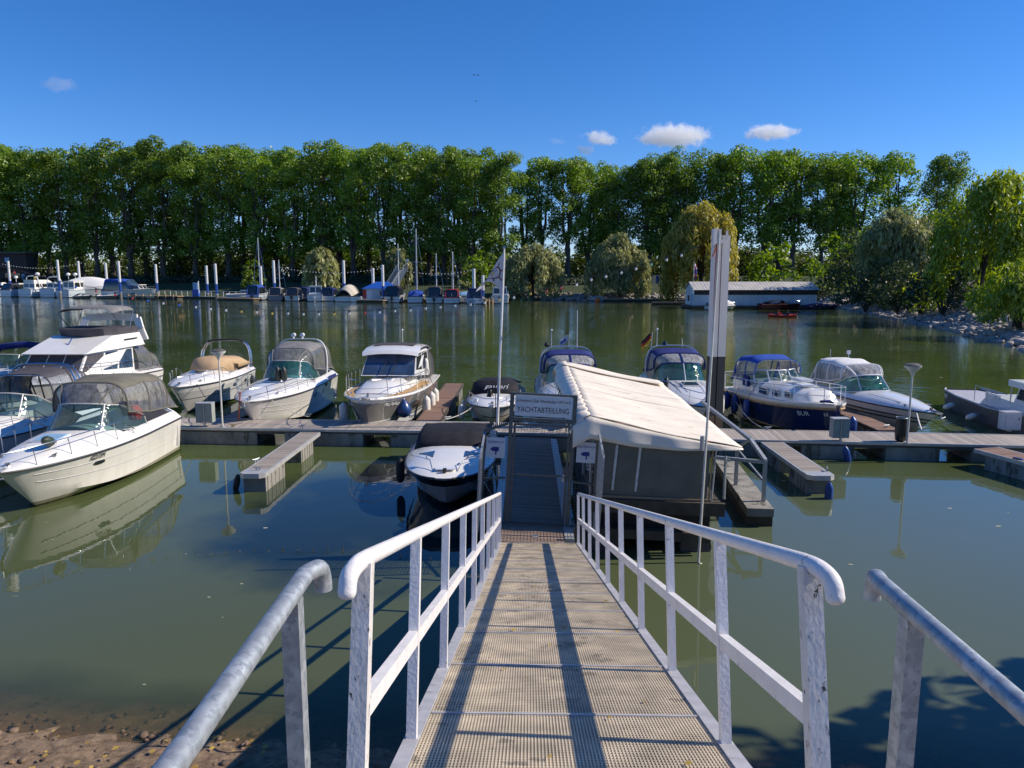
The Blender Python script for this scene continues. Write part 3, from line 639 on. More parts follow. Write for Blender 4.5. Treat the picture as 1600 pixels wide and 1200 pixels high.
# sunlit growth behind the rows, one mass
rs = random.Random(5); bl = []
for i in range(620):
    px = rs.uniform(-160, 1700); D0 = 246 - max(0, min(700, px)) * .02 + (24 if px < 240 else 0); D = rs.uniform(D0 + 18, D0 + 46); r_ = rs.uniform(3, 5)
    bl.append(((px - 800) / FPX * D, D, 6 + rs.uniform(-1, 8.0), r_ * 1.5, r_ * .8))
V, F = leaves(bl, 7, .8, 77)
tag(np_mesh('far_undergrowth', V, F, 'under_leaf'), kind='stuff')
def plant_one(name, kind, px, D, pytop, W, base, leafmat, size, per, label, seed, cat='tree', lean=0, gz=None, bark='bark_dark'):
    x = (px - 800) / FPX * D; g_ = hz(x, D) if gz is None else gz
    t = make_tree(name, kind, PD(px, pytop, D).z - g_, W, base, seed, leafmat, bark, size, per, label, cat, lean=lean)
    t.location = (x, D, g_); return t
plant_one('willow_tree', 'willow', 832, 190, 378, 7.2, 3, 'willow_leaf', .3, 64, 'silvery round willow on the far shore just right of the club flag', 61)
plant_one('willow_tree', 'willow', 966, 184, 362, 7.2, 3, 'willow_leaf', .3, 64, 'silvery drooping willow between the flag and the golden willow', 62)
plant_one('willow_tree', 'willow', 1092, 172, 310, 8.6, 5, 'gold_leaf', .3, 60, 'tall golden willow behind the left end of the boathouse', 63)
plant_one('ash_tree', 'bush', 1205, 170, 368, 6.5, 3, 'green_leaf', .6, 20, 'light green bushy tree right behind the white boathouse roof', 64)
plant_one('shrub', 'bush', 816, 184, 436, 1.9, 1, 'willow_leaf', .4, 40, 'small pale shrub at the water edge under the silvery willow', 65, 'shrub')
plant_one('shrub', 'bush', 725, 186, 428, 2.4, 1, 'willow_leaf', .4, 30, 'small grey green shrub on the grass slope behind the red canopy boat', 66, 'shrub')
plant_one('shrub', 'bush', 748, 203, 380, 5.5, 1, 'green_leaf', .55, 22, 'bright green bush between the plane trunks left of the flag', 67, 'shrub')
plant_one('shrub', 'bush', 402, 213, 393, 3.6, 1, 'green_leaf', .55, 24, 'bright green bush beside the tall mast of the left sailing boat', 68, 'shrub')
plant_one('willow_tree', 'willow', 505, 204, 382, 4.4, 2, 'willow_leaf', .5, 26, 'pale willow under the plane trees between the two middle masts', 69)
plant_one('willow_tree', 'willow', 624, 206, 384, 3.4, 2, 'willow_leaf', .5, 26, 'slim pale willow behind the steel gangway on the levee', 70)
plant_one('shrub', 'bush', 1266, 200, 400, 3.2, 1, 'green_leaf', .55, 24, 'bright green bush in the gap right of the boathouse', 71, 'shrub')
# right bank
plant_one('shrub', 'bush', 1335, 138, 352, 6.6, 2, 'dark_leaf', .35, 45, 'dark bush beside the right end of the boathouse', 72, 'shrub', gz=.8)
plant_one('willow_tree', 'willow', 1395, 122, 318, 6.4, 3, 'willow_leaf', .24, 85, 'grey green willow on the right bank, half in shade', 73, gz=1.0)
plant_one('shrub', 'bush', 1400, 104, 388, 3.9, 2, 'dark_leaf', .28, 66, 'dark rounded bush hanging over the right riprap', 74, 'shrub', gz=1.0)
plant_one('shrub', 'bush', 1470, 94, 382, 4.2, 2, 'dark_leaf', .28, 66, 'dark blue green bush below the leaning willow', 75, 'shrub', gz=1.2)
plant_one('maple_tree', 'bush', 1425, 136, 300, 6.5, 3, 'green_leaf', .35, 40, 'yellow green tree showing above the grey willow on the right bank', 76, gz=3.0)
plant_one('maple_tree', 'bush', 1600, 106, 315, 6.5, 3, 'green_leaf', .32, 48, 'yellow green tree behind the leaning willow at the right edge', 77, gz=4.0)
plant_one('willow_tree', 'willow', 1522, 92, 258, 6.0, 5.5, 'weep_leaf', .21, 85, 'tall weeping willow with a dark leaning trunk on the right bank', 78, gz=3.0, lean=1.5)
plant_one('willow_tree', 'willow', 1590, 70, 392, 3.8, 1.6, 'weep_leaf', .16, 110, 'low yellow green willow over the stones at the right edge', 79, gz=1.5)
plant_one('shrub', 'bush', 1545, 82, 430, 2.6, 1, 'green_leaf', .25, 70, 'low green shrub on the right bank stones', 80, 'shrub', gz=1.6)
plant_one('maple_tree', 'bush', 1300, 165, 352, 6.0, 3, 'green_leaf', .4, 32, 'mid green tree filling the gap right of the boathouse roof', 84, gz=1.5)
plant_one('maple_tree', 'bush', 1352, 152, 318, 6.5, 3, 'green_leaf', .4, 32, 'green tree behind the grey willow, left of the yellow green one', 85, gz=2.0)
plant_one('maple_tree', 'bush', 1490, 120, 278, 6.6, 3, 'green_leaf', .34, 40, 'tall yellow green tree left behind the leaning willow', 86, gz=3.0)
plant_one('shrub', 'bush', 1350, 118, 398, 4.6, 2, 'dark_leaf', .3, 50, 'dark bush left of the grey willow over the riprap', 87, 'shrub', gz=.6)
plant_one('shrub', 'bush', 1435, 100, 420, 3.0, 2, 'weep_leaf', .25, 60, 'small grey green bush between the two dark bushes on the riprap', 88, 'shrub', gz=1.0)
# bank tree right of the walkway (it shades the water by the near shore)
t = make_tree('bank_tree', 'bush', 12.6, 5.2, 3, 83, 'green_leaf', 'bark_dark', .42, 80, 'leafy tree on the near bank right of the gangway', 'tree'); t.location = (16.5, 6.0, 0.4)
# hedge on the levee
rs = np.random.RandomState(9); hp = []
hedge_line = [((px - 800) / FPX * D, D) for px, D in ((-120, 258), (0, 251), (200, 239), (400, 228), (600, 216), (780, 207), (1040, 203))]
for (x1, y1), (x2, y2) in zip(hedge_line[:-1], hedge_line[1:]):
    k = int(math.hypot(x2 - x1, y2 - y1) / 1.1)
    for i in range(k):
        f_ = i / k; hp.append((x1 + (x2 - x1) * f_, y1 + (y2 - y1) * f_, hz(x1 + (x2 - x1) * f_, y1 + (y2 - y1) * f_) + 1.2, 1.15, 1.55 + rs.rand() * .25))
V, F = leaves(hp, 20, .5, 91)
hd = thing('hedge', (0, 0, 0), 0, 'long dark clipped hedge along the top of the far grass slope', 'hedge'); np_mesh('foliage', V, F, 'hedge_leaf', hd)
# ================================================================ gangway, gate, jetties
E_ = P(842, 848, 0.70); D_ = ray(827, 745).normalized()
Rv = Vector((D_.y, -D_.x, 0)).normalized(); Nv = Rv.cross(D_).normalized()
GW, GL = 1.45, 12.7
gm = Matrix((Rv, D_, Nv)).transposed()
gang = thing('gangway', E_, 0, 'white railed gangway with perforated metal deck leading down to the gate', 'gangway')
gang.rotation_euler = gm.to_euler()
g = G()
k = int(GW / .0165)
for i in range(k + 1): g.box((-GW / 2 + GW * i / k, -GL / 2, -.012), (.0075, GL, .018))
k = int(GL / .031)
for j in range(k + 1): g.box((0, -GL + GL * j / k, -.0125), (GW, .0125, .014))
g.build('deck_grating', 'grate', gang, 0)
for j in range(13): G().box((0, -GL + GL * j / 12, -.002), (GW, .022, .012)).build('deck_seam', 'edge', gang, 0)
for j in range(13): G().box((0, -GL + GL * j / 12, -.07), (GW, .06, .09)).build('cross_beam', 'edge', gang, 0)
for s_ in (-1, 1):
    G().box((s_ * (GW / 2 + .045), -GL / 2, -.03), (.075, GL, .075)).build('edge_strip', 'edge', gang, 0)
    G().box((s_ * (GW / 2 + .06), -GL / 2, -.17), (.05, GL, .2)).build('side_girder', 'edge', gang, 0)
    xr = s_ * (GW / 2 + .045)
    rail = [(xr, -.25, .96), (xr, -12.15, 1.0), (xr - .01, -12.25, .99), (xr - .026, -12.30, .955), (xr - .03, -12.31, .90)]
    if s_ > 0: rail = [(xr, -.25, .96), (xr, -12.15, 1.0), (xr + .012, -12.25, .99), (xr + .034, -12.30, .955), (xr + .04, -12.31, .90)]
    rp_ = [Vector(rail[0])] + smooth_path(rail[1:], 6); e_ = (rp_[-1] - rp_[-2]).normalized()
    G().tube(rp_ + [rp_[-1] + e_ * .012, rp_[-1] + e_ * .02], [.031] * len(rp_) + [.026, .013], 14).build('handrail', 'whitepaint', gang, 60)
    G().bar((xr, -.2, .46), (xr, -12.18, .49), .045, .07).build('middle_rail', 'whitepaint', gang, 0)
    yy = -.3; j = 0
    for j in range(10):
        yy = -.15 - j * 1.356 if j < 9 else -12.2
        w_ = .05 if j < 9 else .062
        h_ = .95 + .04 * j / 9
        G().box((xr, yy, h_ / 2 - .1), (w_, w_, h_ + .2)).build('post', 'whitepaint' if j < 9 else 'peeling', gang, 0)
        G().box((xr, yy, -.105), (w_ + .035, w_ + .06, .012)).lathe([(.011, 0), (.011, .014)], 6, c=(xr, yy + w_ / 2 + .018, -.1)).lathe([(.011, 0), (.011, .014)], 6, c=(xr, yy - w_ / 2 - .018, -.1)).build('foot_plate', 'whitepaint', gang, 0)
# fallen leaves on the gangway
rs = np.random.RandomState(4); V = []; F = []
for i in range(46):
    x, y = (rs.rand() - .5) * 1.3, -GL + GL * rs.rand() ** 1.3; s_ = .012 + .02 * rs.rand(); a = rs.rand() * 6.28
    for q in range(4):
        p = E_ + Rv * (x + s_ * math.cos(a + q * 1.57) * (1 if q % 2 else .55)) + D_ * (y + s_ * math.sin(a + q * 1.57)) + Nv * (.006 + .012 * rs.rand()); V.append(tuple(p))
    F.append([4 * i + q for q in range(4)])
tag(np_mesh('fallen_leaves', V, F, 'leaflitter'), kind='stuff')
# landing with its own galvanised rails
LZ = 4.03
tag(G().box((.25, .45, LZ - .15), (2.6, 2.9, .3)).build('landing', 'concrete', None, 0), kind='structure')
def galv_rail(x, xe, ye, label):
    t = thing('galvanised_handrail', (x, 1.2, LZ), 0, label, 'handrail')
    h = (5.08 if x < 0 else 5.035) - LZ; dx = 1 if xe > x else -1
    pts = [(-Rv.x * 0 - .024 * 3 * 0 + (-.07), -2.6, h), (.0, 0, h), (xe - x - .02, ye - 1.2 - .07, h), (xe - x, ye - 1.2, h - .012), (xe - x + .004, ye - 1.2 + .02, h - .06), (xe - x + .004, ye - 1.2 + .022, h - .085)]
    pts = pts[:2] + smooth_path(pts[2:], 5)
    G().tube(pts, .0255, 16).build('handrail', 'galv', t, 60)
    for yq in (.62, -1.0): G().box(((0.0 if x < 0 else .018) if yq > 0 else -.027, yq, h / 2 - .016), (.046, .05, h)).build('post', 'galv', t, 0)
    return t
galv_rail(-.575, -.555, 2.02, 'grey galvanised tube handrail left of the white gangway rail')
galv_rail(1.03, 1.07, 2.06, 'grey galvanised tube handrail right of the white gangway rail')

# ---- walkway from the gangway foot to the main jetty
ROLL = R(3.0)
W0 = Vector((.42, 14.15, .62)); W1 = Vector((.62, 23.9, .62))
wd = (W1 - W0).normalized(); waz = math.atan2(wd.y, wd.x) - R(90)
walk = thing('walkway_pontoon', W0, 0, 'dark planked walkway behind the mesh gate with pale edge strips', 'pontoon')
walk.rotation_euler = (0, ROLL, waz)
WL = (W1 - W0).length
G().box((0, WL / 2 - .05, -.03), (1.3, WL, .06)).build('decking', 'greywood', walk, 0)
for s_ in (-1, 1): G().box((s_ * .76, WL / 2 + .1, -.025), (.2, WL - .4, .075)).build('edge_strip', 'alu', walk, 0)
for j in range(4): G().box((0, 1.2 + j * 2.4, -.36), (1.5, 1.9, .56)).build('float', 'concrete', walk, 0)
G().box((.05, .35, .006), (.12, .1, .02)).build('hinge_plate', 'alu', walk, 0)
# ---- gate
gate = thing('mesh_gate', Vector((.52, 15.2, .60)), 0, 'grey wire mesh gate under a framed club sign across the walkway', 'gate')
gate.rotation_euler = (0, ROLL, waz)
HW, GH, SH = .66, 2.28, 2.88
for s_ in (-1, 1): G().box((s_ * HW, 0, SH / 2), (.085, .085, SH)).build('gate_post', 'gategalv', gate, 0)
G().box((0, 0, SH - .03), (2 * HW - .09, .07, .06)).box((0, 0, GH + .03), (2 * HW - .09, .07, .08)).build('lintel', 'gategalv', gate, 0)
sg = G().box((0, -.045, GH + .335), (1.19, .015, .44)).build('sign_board', 'sign', gate, 0)
text('lettering', 'Schwimm-Club Wiesbaden 1911 e.V.', .098, frame((0, -.054, GH + .44), (1, 0, 0), (0, -1, 0)), 'ink', sg, .003, .25, .78)
text('lettering', 'YACHTABTEILUNG', .165, frame((0, -.054, GH + .25), (1, 0, 0), (0, -1, 0)), 'ink', sg, .003, 0, .77)
def wire_panel(parent, x0, x1, z0, z1, y=0.0, pitch=.058, r=.0022, name='wire_mesh', tilt=0.0):
    g = G(); k = max(2, int((x1 - x0) / pitch)); kz = max(2, int((z1 - z0) / pitch))
    for i in range(k + 1): x = x0 + (x1 - x0) * i / k; g.box((x, y, (z0 + z1) / 2), (2 * r, 2 * r, z1 - z0))
    for i in range(kz + 1): z = z0 + (z1 - z0) * i / kz; g.box(((x0 + x1) / 2, y + r, z), (x1 - x0, 2 * r, 2 * r))
    return g.build(name, 'gategalv', parent, 0)
door = G()
for x in (-.575, .575): door.box((x, .01, 1.13), (.05, .04, 2.18))
for z in (.06, 1.12, 2.2): door.box((0, .01, z), (1.1, .04, .045))
door = door.build('door_frame', 'gategalv', gate, 0)
wire_panel(door, -.55, .55, .08, 2.18)
G().box((.5, -.03, 1.1), (.06, .05, .16)).tube([(.5, -.06, 1.12), (.5, -.1, 1.12), (.4, -.1, 1.12)], .012).build('handle', 'galv', door, 0)
for s_, nm in ((-1, 'VIDEOBEWACHT'), (1, 'VIDEOÜBERWACHT')):
    wg = thing('mesh_side_panel', gate.location, 0, 'grey mesh wing with camera warning sign, %s' % ('left of the gate' if s_ < 0 else 'right of the gate'), 'fence panel')
    wg.rotation_euler = gate.rotation_euler
    x0, x1 = (s_ * .72, s_ * 1.2); a, b = min(x0, x1), max(x0, x1)
    wo_, wi = s_ * 1.2, s_ * .72
    zt = 2.02 if s_ < 0 else 2.16
    top_i, top_o = 2.2, zt
    G().box((wo_, 0, zt / 2 - .1), (.06, .06, zt + .2)).build('post', 'gategalv', wg, 0)
    for za, zb, q in ((top_i, top_o, .05), (1.02, .98, .04), (.04, .02, .04)): G().bar((wi, 0, za), (wo_, 0, zb), q, q).build('frame_bar', 'gategalv', wg, 0)
    g = G()
    for i in range(12):
        f_ = (i + .5) / 12; x = wi + (wo_ - wi) * f_; z = top_i + (top_o - top_i) * f_
        g.add([(x - .016, -.01, z + .02), (x + .016, -.01, z + .02), (x + .016, .01, z + .02), (x - .016, .01, z + .02), (x, 0, z + .11)], [(0, 1, 4), (1, 2, 4), (2, 3, 4), (3, 0, 4), (3, 2, 1, 0)])
    g.build('spikes', 'gategalv', wg, 0)
    wire_panel(wg, a, b, .05, 2.0)
    sp_ = G().box((s_ * .955, -.04, 1.68), (.4, .012, .44)).build('warning_sign', 'sign', wg, 0)
    text('lettering', nm, .066, frame((s_ * .955, -.047, 1.80), (1, 0, 0), (0, -1, 0)), 'ink_blue', sp_, .002, 0, .68)
    cx = s_ * .955
    G().box((cx, -.05, 1.65), (.14, .006, .09)).box((cx - .085, -.05, 1.645), (.035, .006, .05)).box((cx + .01, -.05, 1.57), (.03, .006, .08)).build('camera_symbol', 'ink_blue', sp_, 0)
    # return panel running back along the side
    yb = -1.1 if s_ < 0 else -1.0
    rp_ = G().bar((wo_, 0, zt - .02), (wo_ + s_ * .02, yb, zt - .35), .04, .04).bar((wo_ + s_ * .02, yb, 0), (wo_ + s_ * .02, yb, zt - .35), .04, .04).build('return_frame', 'galv', wg, 0)
    g = G(); kz = 30
    for i in range(20): g.box((wo_ + s_ * .01, yb * i / 19, (zt - .2) / 2), (.006, .006, zt - .25))
    for i in range(34): g.box((wo_ + s_ * .013, yb / 2, .05 + (zt - .35) * i / 33), (.006, abs(yb), .006))
    g.build('wire_mesh', 'galv', rp_, 0)

# ---- main jetty (two runs) and its floats
def jetty(a0, a1, depth, label, nfl, z=.58, gap=1.0, front_gap=0.0):
    a0, a1 = Vector(a0), Vector(a1); d = (a1 - a0); Lh = d.length; az = math.atan2(d.y, d.x)
    t = thing('floating_jetty', (a0.x, a0.y, 0), az, label, 'jetty')
    G().box((Lh / 2, depth / 2, z - .03), (Lh, depth - .12, .06)).build('decking', 'dockwood', t, 0)
    for yq in (.03, depth - .03): G().box((Lh / 2, yq, z - .03), (Lh, .07, .085)).build('edge_strip', 'alu', t, 0)
    G().box((Lh / 2, .1, z - .135), (Lh, .06, .12)).box((Lh / 2, depth - .1, z - .135), (Lh, .06, .12)).build('side_beam', 'darkbeam', t, 0)
    for i in range(nfl):
        w_ = Lh / nfl
        G().box((w_ * (i + .5), depth / 2, .10), (w_ - gap, depth - .1, .66)).build('float', 'concrete', t, 0)
    return t
jl0 = P(120, 664.5, .58); jl1 = P(757, 675, .58)
jetty((jl0.x - 8, jl0.y + .35, 0), jl1, 1.75, 'long plank jetty left of the gate behind the beige cruiser', 6)
jr0 = P(1100, 686, .58); jr1 = P(1600, 697, .58); jd = (jr1 - jr0)
jetty(jr0, jr0 + jd * 1.6, 1.75, 'plank jetty right of the gate with lamp and cabinets', 6)
jetty(jl1 + Vector((.02, 0, 0)), jr0 - Vector((.05, 0, 0)), 1.72, 'short plank jetty stretch behind the gate and under the tarpaulin', 2)
def finger(a, L_, w_, label, wood='dockwood_y', floats=((.0, 1.3),), az=R(90 - 1.3), z=.55, cap=True, w2=None):
    """a = outer end centre; runs along local +y from the tip to the root"""
    t = thing('finger_jetty', (a[0], a[1], 0), az - R(90), label, 'jetty'); w2 = w2 or w_
    q = w_ / 2 - .05; q2 = w2 / 2 - .05
    G().hexa([(-q, .1, z - .06), (q, .1, z - .06), (q2, L_, z - .06), (-q2, L_, z - .06), (-q, .1, z), (q, .1, z), (q2, L_, z), (-q2, L_, z)]).build('decking', wood, t, 0)
    for s_ in (-1, 1): G().bar((s_ * (q + .03), .05, z - .06), (s_ * (q2 + .03), L_, z - .06), .05, .12).build('edge_beam', 'alu' if cap else 'darkwood', t, 0)
    if cap:
        pr = [(-q - .06, .25), (-q - .06, -.1), (-q + .08, -.22), (q - .08, -.22), (q + .06, -.1), (q + .06, .25)]
        G().prism([(x, y, z - .12) for x, y in pr], (0, 0, .135)).build('end_cap', 'alu', t, 0)
    for y0, l_ in floats:
        g = G().box((0, y0 + l_ / 2, .08), (w_ - .06, l_, .72))
        for j in range(5): g.box((w_ / 2 - .03, y0 + l_ * (j + .5) / 5, .1), (.03, .05, .6)); g.box((-w_ / 2 + .03, y0 + l_ * (j + .5) / 5, .1), (.03, .05, .6))
        g.build('float', 'concrete', t, 0)
    return t
lf = P(397, 738, .55); finger((lf.x, lf.y), 5.3, .68, 'finger jetty in front of the left jetty with a pale concrete float at its tip', floats=((.0, 1.6), (3.2, 1.3)))
rf = P(1280, 741, .55); finger((rf.x, rf.y), 3.95, .72, 'finger jetty right of the galvanised frame with a blue fender at its tip', floats=((.0, 1.35), (2.2, 1.3)), az=R(90 - 1.3))
finger((16.2, 17.6), 5.2, .95, 'finger jetty at the right edge with blue bumper pads', floats=((0, 1.5), (3.3, 1.5)), az=R(90 + 14), z=.56, wood='redwood')
f78 = P(676, 655, .58); finger((f78.x - .15, f78.y - .1), 9.7, .95, 'reddish worn finger jetty between the grey hulled cabin boat and the black covered boat', 'redwood', ((.4, 2), (4, 2), (7.4, 2)), cap=False, w2=.95)
f46 = P(360, 652, .58); finger((f46.x, f46.y), 7.5, .8, 'finger jetty between the tan covered boat and the grey canopy cruiser', 'dockwood_y', ((.6, 2), (5, 2)), cap=False)
f1213 = P(1392, 672, .58); finger((f1213.x, f1213.y), 9, .85, 'finger jetty between the navy hulled boat and the white canopy boat', 'redwood', ((.5, 2), (5, 2)), cap=False, z=.56)
finger((4.2, 26.2), 8, .8, 'finger jetty between the two blue canopy cruisers behind the tarpaulin', 'redwood', ((.5, 2), (5, 2)), cap=False)

# ---- tarpaulin shelter on its own raft
az0 = R(-1.2)
tent = thing('tarpaulin_shelter', (1.62, 15.1, 0), az0, 'long cream tarpaulin roofed shelter right of the gate', 'shelter')
TL = 9.9; rz, ez, ex = 3.03, 2.36, 3.2
rows = []; rr = random.Random(4)
for i in range(181):
    y = TL * i / 180; i = i / 3.; row = []
    wv = .03 * math.sin(i * .86) + .034 * abs(math.sin(i * math.pi / 4 + .4)) + .012 * math.sin(i * 2.9 + 1)
    for j in range(17):
        f_ = j / 16; x = ex * f_
        row.append((x, y + .0, rz + (ez - rz) * f_ - .05 * math.sin(math.pi * f_) + wv * math.sin(math.pi * min(1, f_ * 1.0)) * .8 + .015 * math.sin(f_ * 9 + i * .3)))
    rows.append(row)
G().sheet(rows).build('roof_sheet', 'tarp', tent, 80, solid=.012)
rows = []
for i in range(121):
    y = TL * i / 120; sc_ = abs(math.sin(i * math.pi / 8)); row = []
    for j in range(7):
        f_ = j / 6; row.append((-.46 * f_ + .07 * f_ * sc_ + .02 * math.sin(i * .9), y, rz + .02 - .22 * f_ + .09 * sc_ * math.sin(math.pi * f_) - .22 * f_ * f_ * (1 - sc_)))
    rows.append(row)
G().sheet(rows).build('left_flap', 'tarp', tent, 80, solid=.012)
rows = []
for j in range(41):
    f_ = j / 40; x = -.35 + (ex + .35) * f_; zt_ = rz + (ez - rz) * max(0, (x / ex)) - .05 * math.sin(math.pi * max(0, x / ex)) if x > 0 else rz + x * .6
    d_ = .44 * (1 - max(0, x / ex) ** 1.6) + .02
    rows.append([(x, -.015 - .03 * math.sin(f_ * 22) * k_ - .06 * k_, zt_ - .01 - d_ * k_) for k_ in (0, .25, .5, .75, 1)])
G().sheet(rows).build('front_valance', 'tarp', tent, 80, solid=.01)
rows = []
for i in range(21):
    f_ = i / 20; rows.append([(-.2 + (ex + .1) * f_, TL - 1.5 + k_ * .55, rz + .09 - (rz - ez) * f_ + .03 * math.sin(k_ * 3.1) - .05 * math.sin(math.pi * f_)) for k_ in (0, .33, .66, 1)])
G().sheet(rows).build('ridge_strip', 'tarp', tent, 80, solid=.012)
for y in (.15, 2.1, 6.0, TL - .15):
    for x, zt_ in ((.05, rz - .12), (ex - .3, ez - .22)):
        G().tube([(x, y, 1.2 if y < 7 else .6), (x, y, zt_)], .03, 8).build('pole', 'galv', tent)
    G().bar((.05, y, rz - .36), (ex - .2, y, ez - .32), .04, .04).build('rafter', 'galv', tent, 0)
# front valance tie rail
G().tube([(.0, .05, 2.5), (ex - .3, .05, 2.3)], .018, 6).build('tie_rail', 'galv', tent)
raft = thing('raft', (1.72, 15.05, .08), az0, 'dark timber raft carrying the tarpaulin shelter', 'raft'); raft.rotation_euler = (0, R(2.0), az0)
G().box((1.3, 4.0, 1.13), (2.7, 8.0, .14)).build('deck', 'darkwood', raft, 0)
G().box((1.3, -.03, 1.05), (2.85, .1, .28)).build('fascia', 'darkwood', raft, 0)
G().box((1.3, 4.2, .62), (2.5, 7.6, .84)).build('shade_block', 'rubber', raft, 0)  # black box standing in for the shaded void under the raft deck
for y in (.06, .2): G().bar((.1, y, .42), (2.5, y, .38), .08, .2).build('cross_timber', 'darkwood', raft, 0)
for x in (.35, 2.25): G().lathe([(.34, 0), (.34, 7.6)], 14, mtx=Matrix.Translation((x, .25, .1)) @ Matrix.Rotation(R(-90), 4, 'X')).build('float', 'darkbeam', raft)
wall = thing('board_wall', (1.76, 15.14, 1.34), az0, 'brown grey board wall on the raft below the tarpaulin edge', 'wall'); wall.rotation_euler = (0, R(2.6), az0)
wb = G(); wb.box((.66, 0, .60), (1.4, .03, 1.20)); wb.box((1.86, -.004, .575), (1.0, .03, 1.15)); wb.build('board', 'panel', wall, 0)
for x in (.37, .86): G().bar((x - .01, -.03, .1), (x + .03, -.03, 1.08), .05, .03, (0, 1, 0)).build('batten', 'peeling', wall, 0)
G().box((1.2, -.04, -.03), (2.5, .07, .05)).build('sill', 'wood_edge', wall, 0)
for x in (2.40, 2.46): G().tube([(x, -.05, -.05), (x + .01, -.05, 1.2)], .02, 8).build('edge_pole', 'wood_edge' if x < 2.42 else 'galv', wall)
for k_ in (.2, .4, .6, .8):                      # stitched seams running down the slope
    i = k_ * 60; y = TL * k_
    wv = .03 * math.sin(i * .86) + .034 * abs(math.sin(i * math.pi / 4 + .4)) + .012 * math.sin(i * 2.9 + 1)
    pp = [Vector((ex * f_, y, rz + (ez - rz) * f_ - .05 * math.sin(math.pi * f_) + wv * math.sin(math.pi * f_) * .8 + .015 * math.sin(f_ * 9 + i * .3) + .008)) for f_ in [j / 16 for j in range(17)]]
    G().sheet([[p + Vector((0, -.035, 0)) for p in pp], [p + Vector((0, .035, .004)) for p in pp]]).build('seam', 'tarp', tent, 0, solid=.006)
# benches and chairs glimpsed under the sheet
for i, (x, y, lab) in enumerate(((2.25, 15.5, 'dark slatted bench leaning behind the left end of the board wall'), (3.3, 15.55, 'dark slatted bench behind the middle of the board wall'))):
    t = thing('slatted_bench', (x, y, 1.2), az0, lab, 'bench')
    g = G()
    for j in range(7): g.box((-.42 + j * .14, .0, 1.12), (.11, .03, .5))
    g.build('backrest', 'wood_brown', t, 0)
    G().box((0, .25, .45), (.95, .45, .04)).build('seat', 'wood_brown', t, 0)
    for lx in (-.42, .42):
        for ly in (.06, .44): G().box((lx, ly, .22), (.05, .05, .44)).build('leg', 'wood_brown', t, 0)
for i, (x, y) in enumerate(((1.95, 15.9), (1.98, 16.9), (2.0, 18.0))):
    t = thing('folding_chair', (x, y, 1.2), R(20 - 30 * i), ['pale folding chair seen through the right mesh wing', 'second pale folding chair along the walkway behind the right wing', 'farthest pale folding chair beside the walkway under the sheet'][i], 'chair')
    g = G()
    for j in range(4): g.box((-.18 + .12 * j, .22, .72), (.09, .02, .5))
    g.build('backrest', 'gel2', t, 0); G().box((0, 0, .44), (.44, .42, .03)).build('seat', 'gel2', t, 0)
    for lx in (-.2, .2): G().bar((lx, -.2, 0), (lx, .22, .9), .025, .025).bar((lx, .22, 0), (lx, -.18, .44), .025, .025).build('leg', 'wood_brown', t, 0)
# red extinguisher box by the frame
t = thing('extinguisher_box', (4.58, 17.06, 1.72), 0, 'small red box under the low corner of the tarpaulin', 'box'); G().box((0, 0, .2), (.22, .16, .36)).build('case', 'red', t, 0); G().box((0, -.09, .22), (.16, .02, .2)).build('door', 'orange', t, 0); G().tube([(.1, -.1, .2), (.1, -.13, .2)], .012).build('latch', 'galv', t)
# ---- galvanised frame on its own block float
bz = .45
bf = thing('block_float', (5.90, 16.85, 0), R(-6), 'narrow concrete topped float carrying the galvanised frame', 'float')
G().box((0, 1.55, bz - .1), (.62, 3.1, .2)).box((0, 4.0, bz - .09), (.62, 1.75, .2)).build('top_slab', 'concrete', bf, 0)
G().box((0, 2.4, .06), (.6, 4.7, .5)).build('body', 'darkwood', bf, 0)
fr2 = thing('steel_trestle', (5.90, 16.85, bz), R(-6), 'galvanised steel trestle standing on the narrow float right of the shelter', 'trestle')
pz = 1.02
for (x, y) in ((.2, .62), (-.2, 2.0)): G().box((x, y, pz / 2), (.085, .085, pz)).build('post', 'galv', fr2, 0)
G().bar((.2, .62, pz), (-.02, 1.35, pz + .36), .085, .085).bar((-.02, 1.35, pz + .36), (-.45, 6.6, pz + .42), .085, .085).build('top_rail', 'galv', fr2, 0)
G().bar((.2, .62, pz - .04), (-.95, .9, pz - .02), .08, .08).bar((-.2, 2.0, pz), (-.02, 1.35, pz + .36), .06, .06).bar((.2, .66, .5), (-.2, 1.96, .98), .035, .035).build('cross_brace', 'galv', fr2, 0)
# ---- mooring pile with its bracket
hp_ = thing('steel_pile', (7.35, 26.35, 0), R(13), 'tall white steel pile with black middle rising behind the shelter', 'pile')
topz = PD(1120, 368, 26.35).z
g = G().box((-.17, 0, topz / 2 - .8), (.2, .36, topz + 1.6)).box((.115, 0, topz / 2 - .8), (.29, .36, topz + 1.6)).box((-.05, .06, topz / 2 - .8), (.2, .22, topz + 1.58))
g.build('shaft', 'hpile', hp_, 0)
br = G().box((-.25, -.3, topz - .22), (.5, .08, .12)).box((-.42, -.3, topz - .1), (.14, .16, .62)).box((-.24, -.3, topz - .08), (.1, .16, .56)).box((.05, -.31, topz + .0), (.06, .06, .3)).build('bracket', 'hpile', hp_, 0)
G().tube([(-.36, -.4, topz - .3), (-.37, -.38, topz - 2.0), (-.36, -.36, topz - 2.9)], .03, 6).tube([(-.36, -.4, topz - .35), (-.52, -.42, topz - .75)], .025, 6).build('rope', mat('orange rope', (.45, .10, .02), .8), hp_)
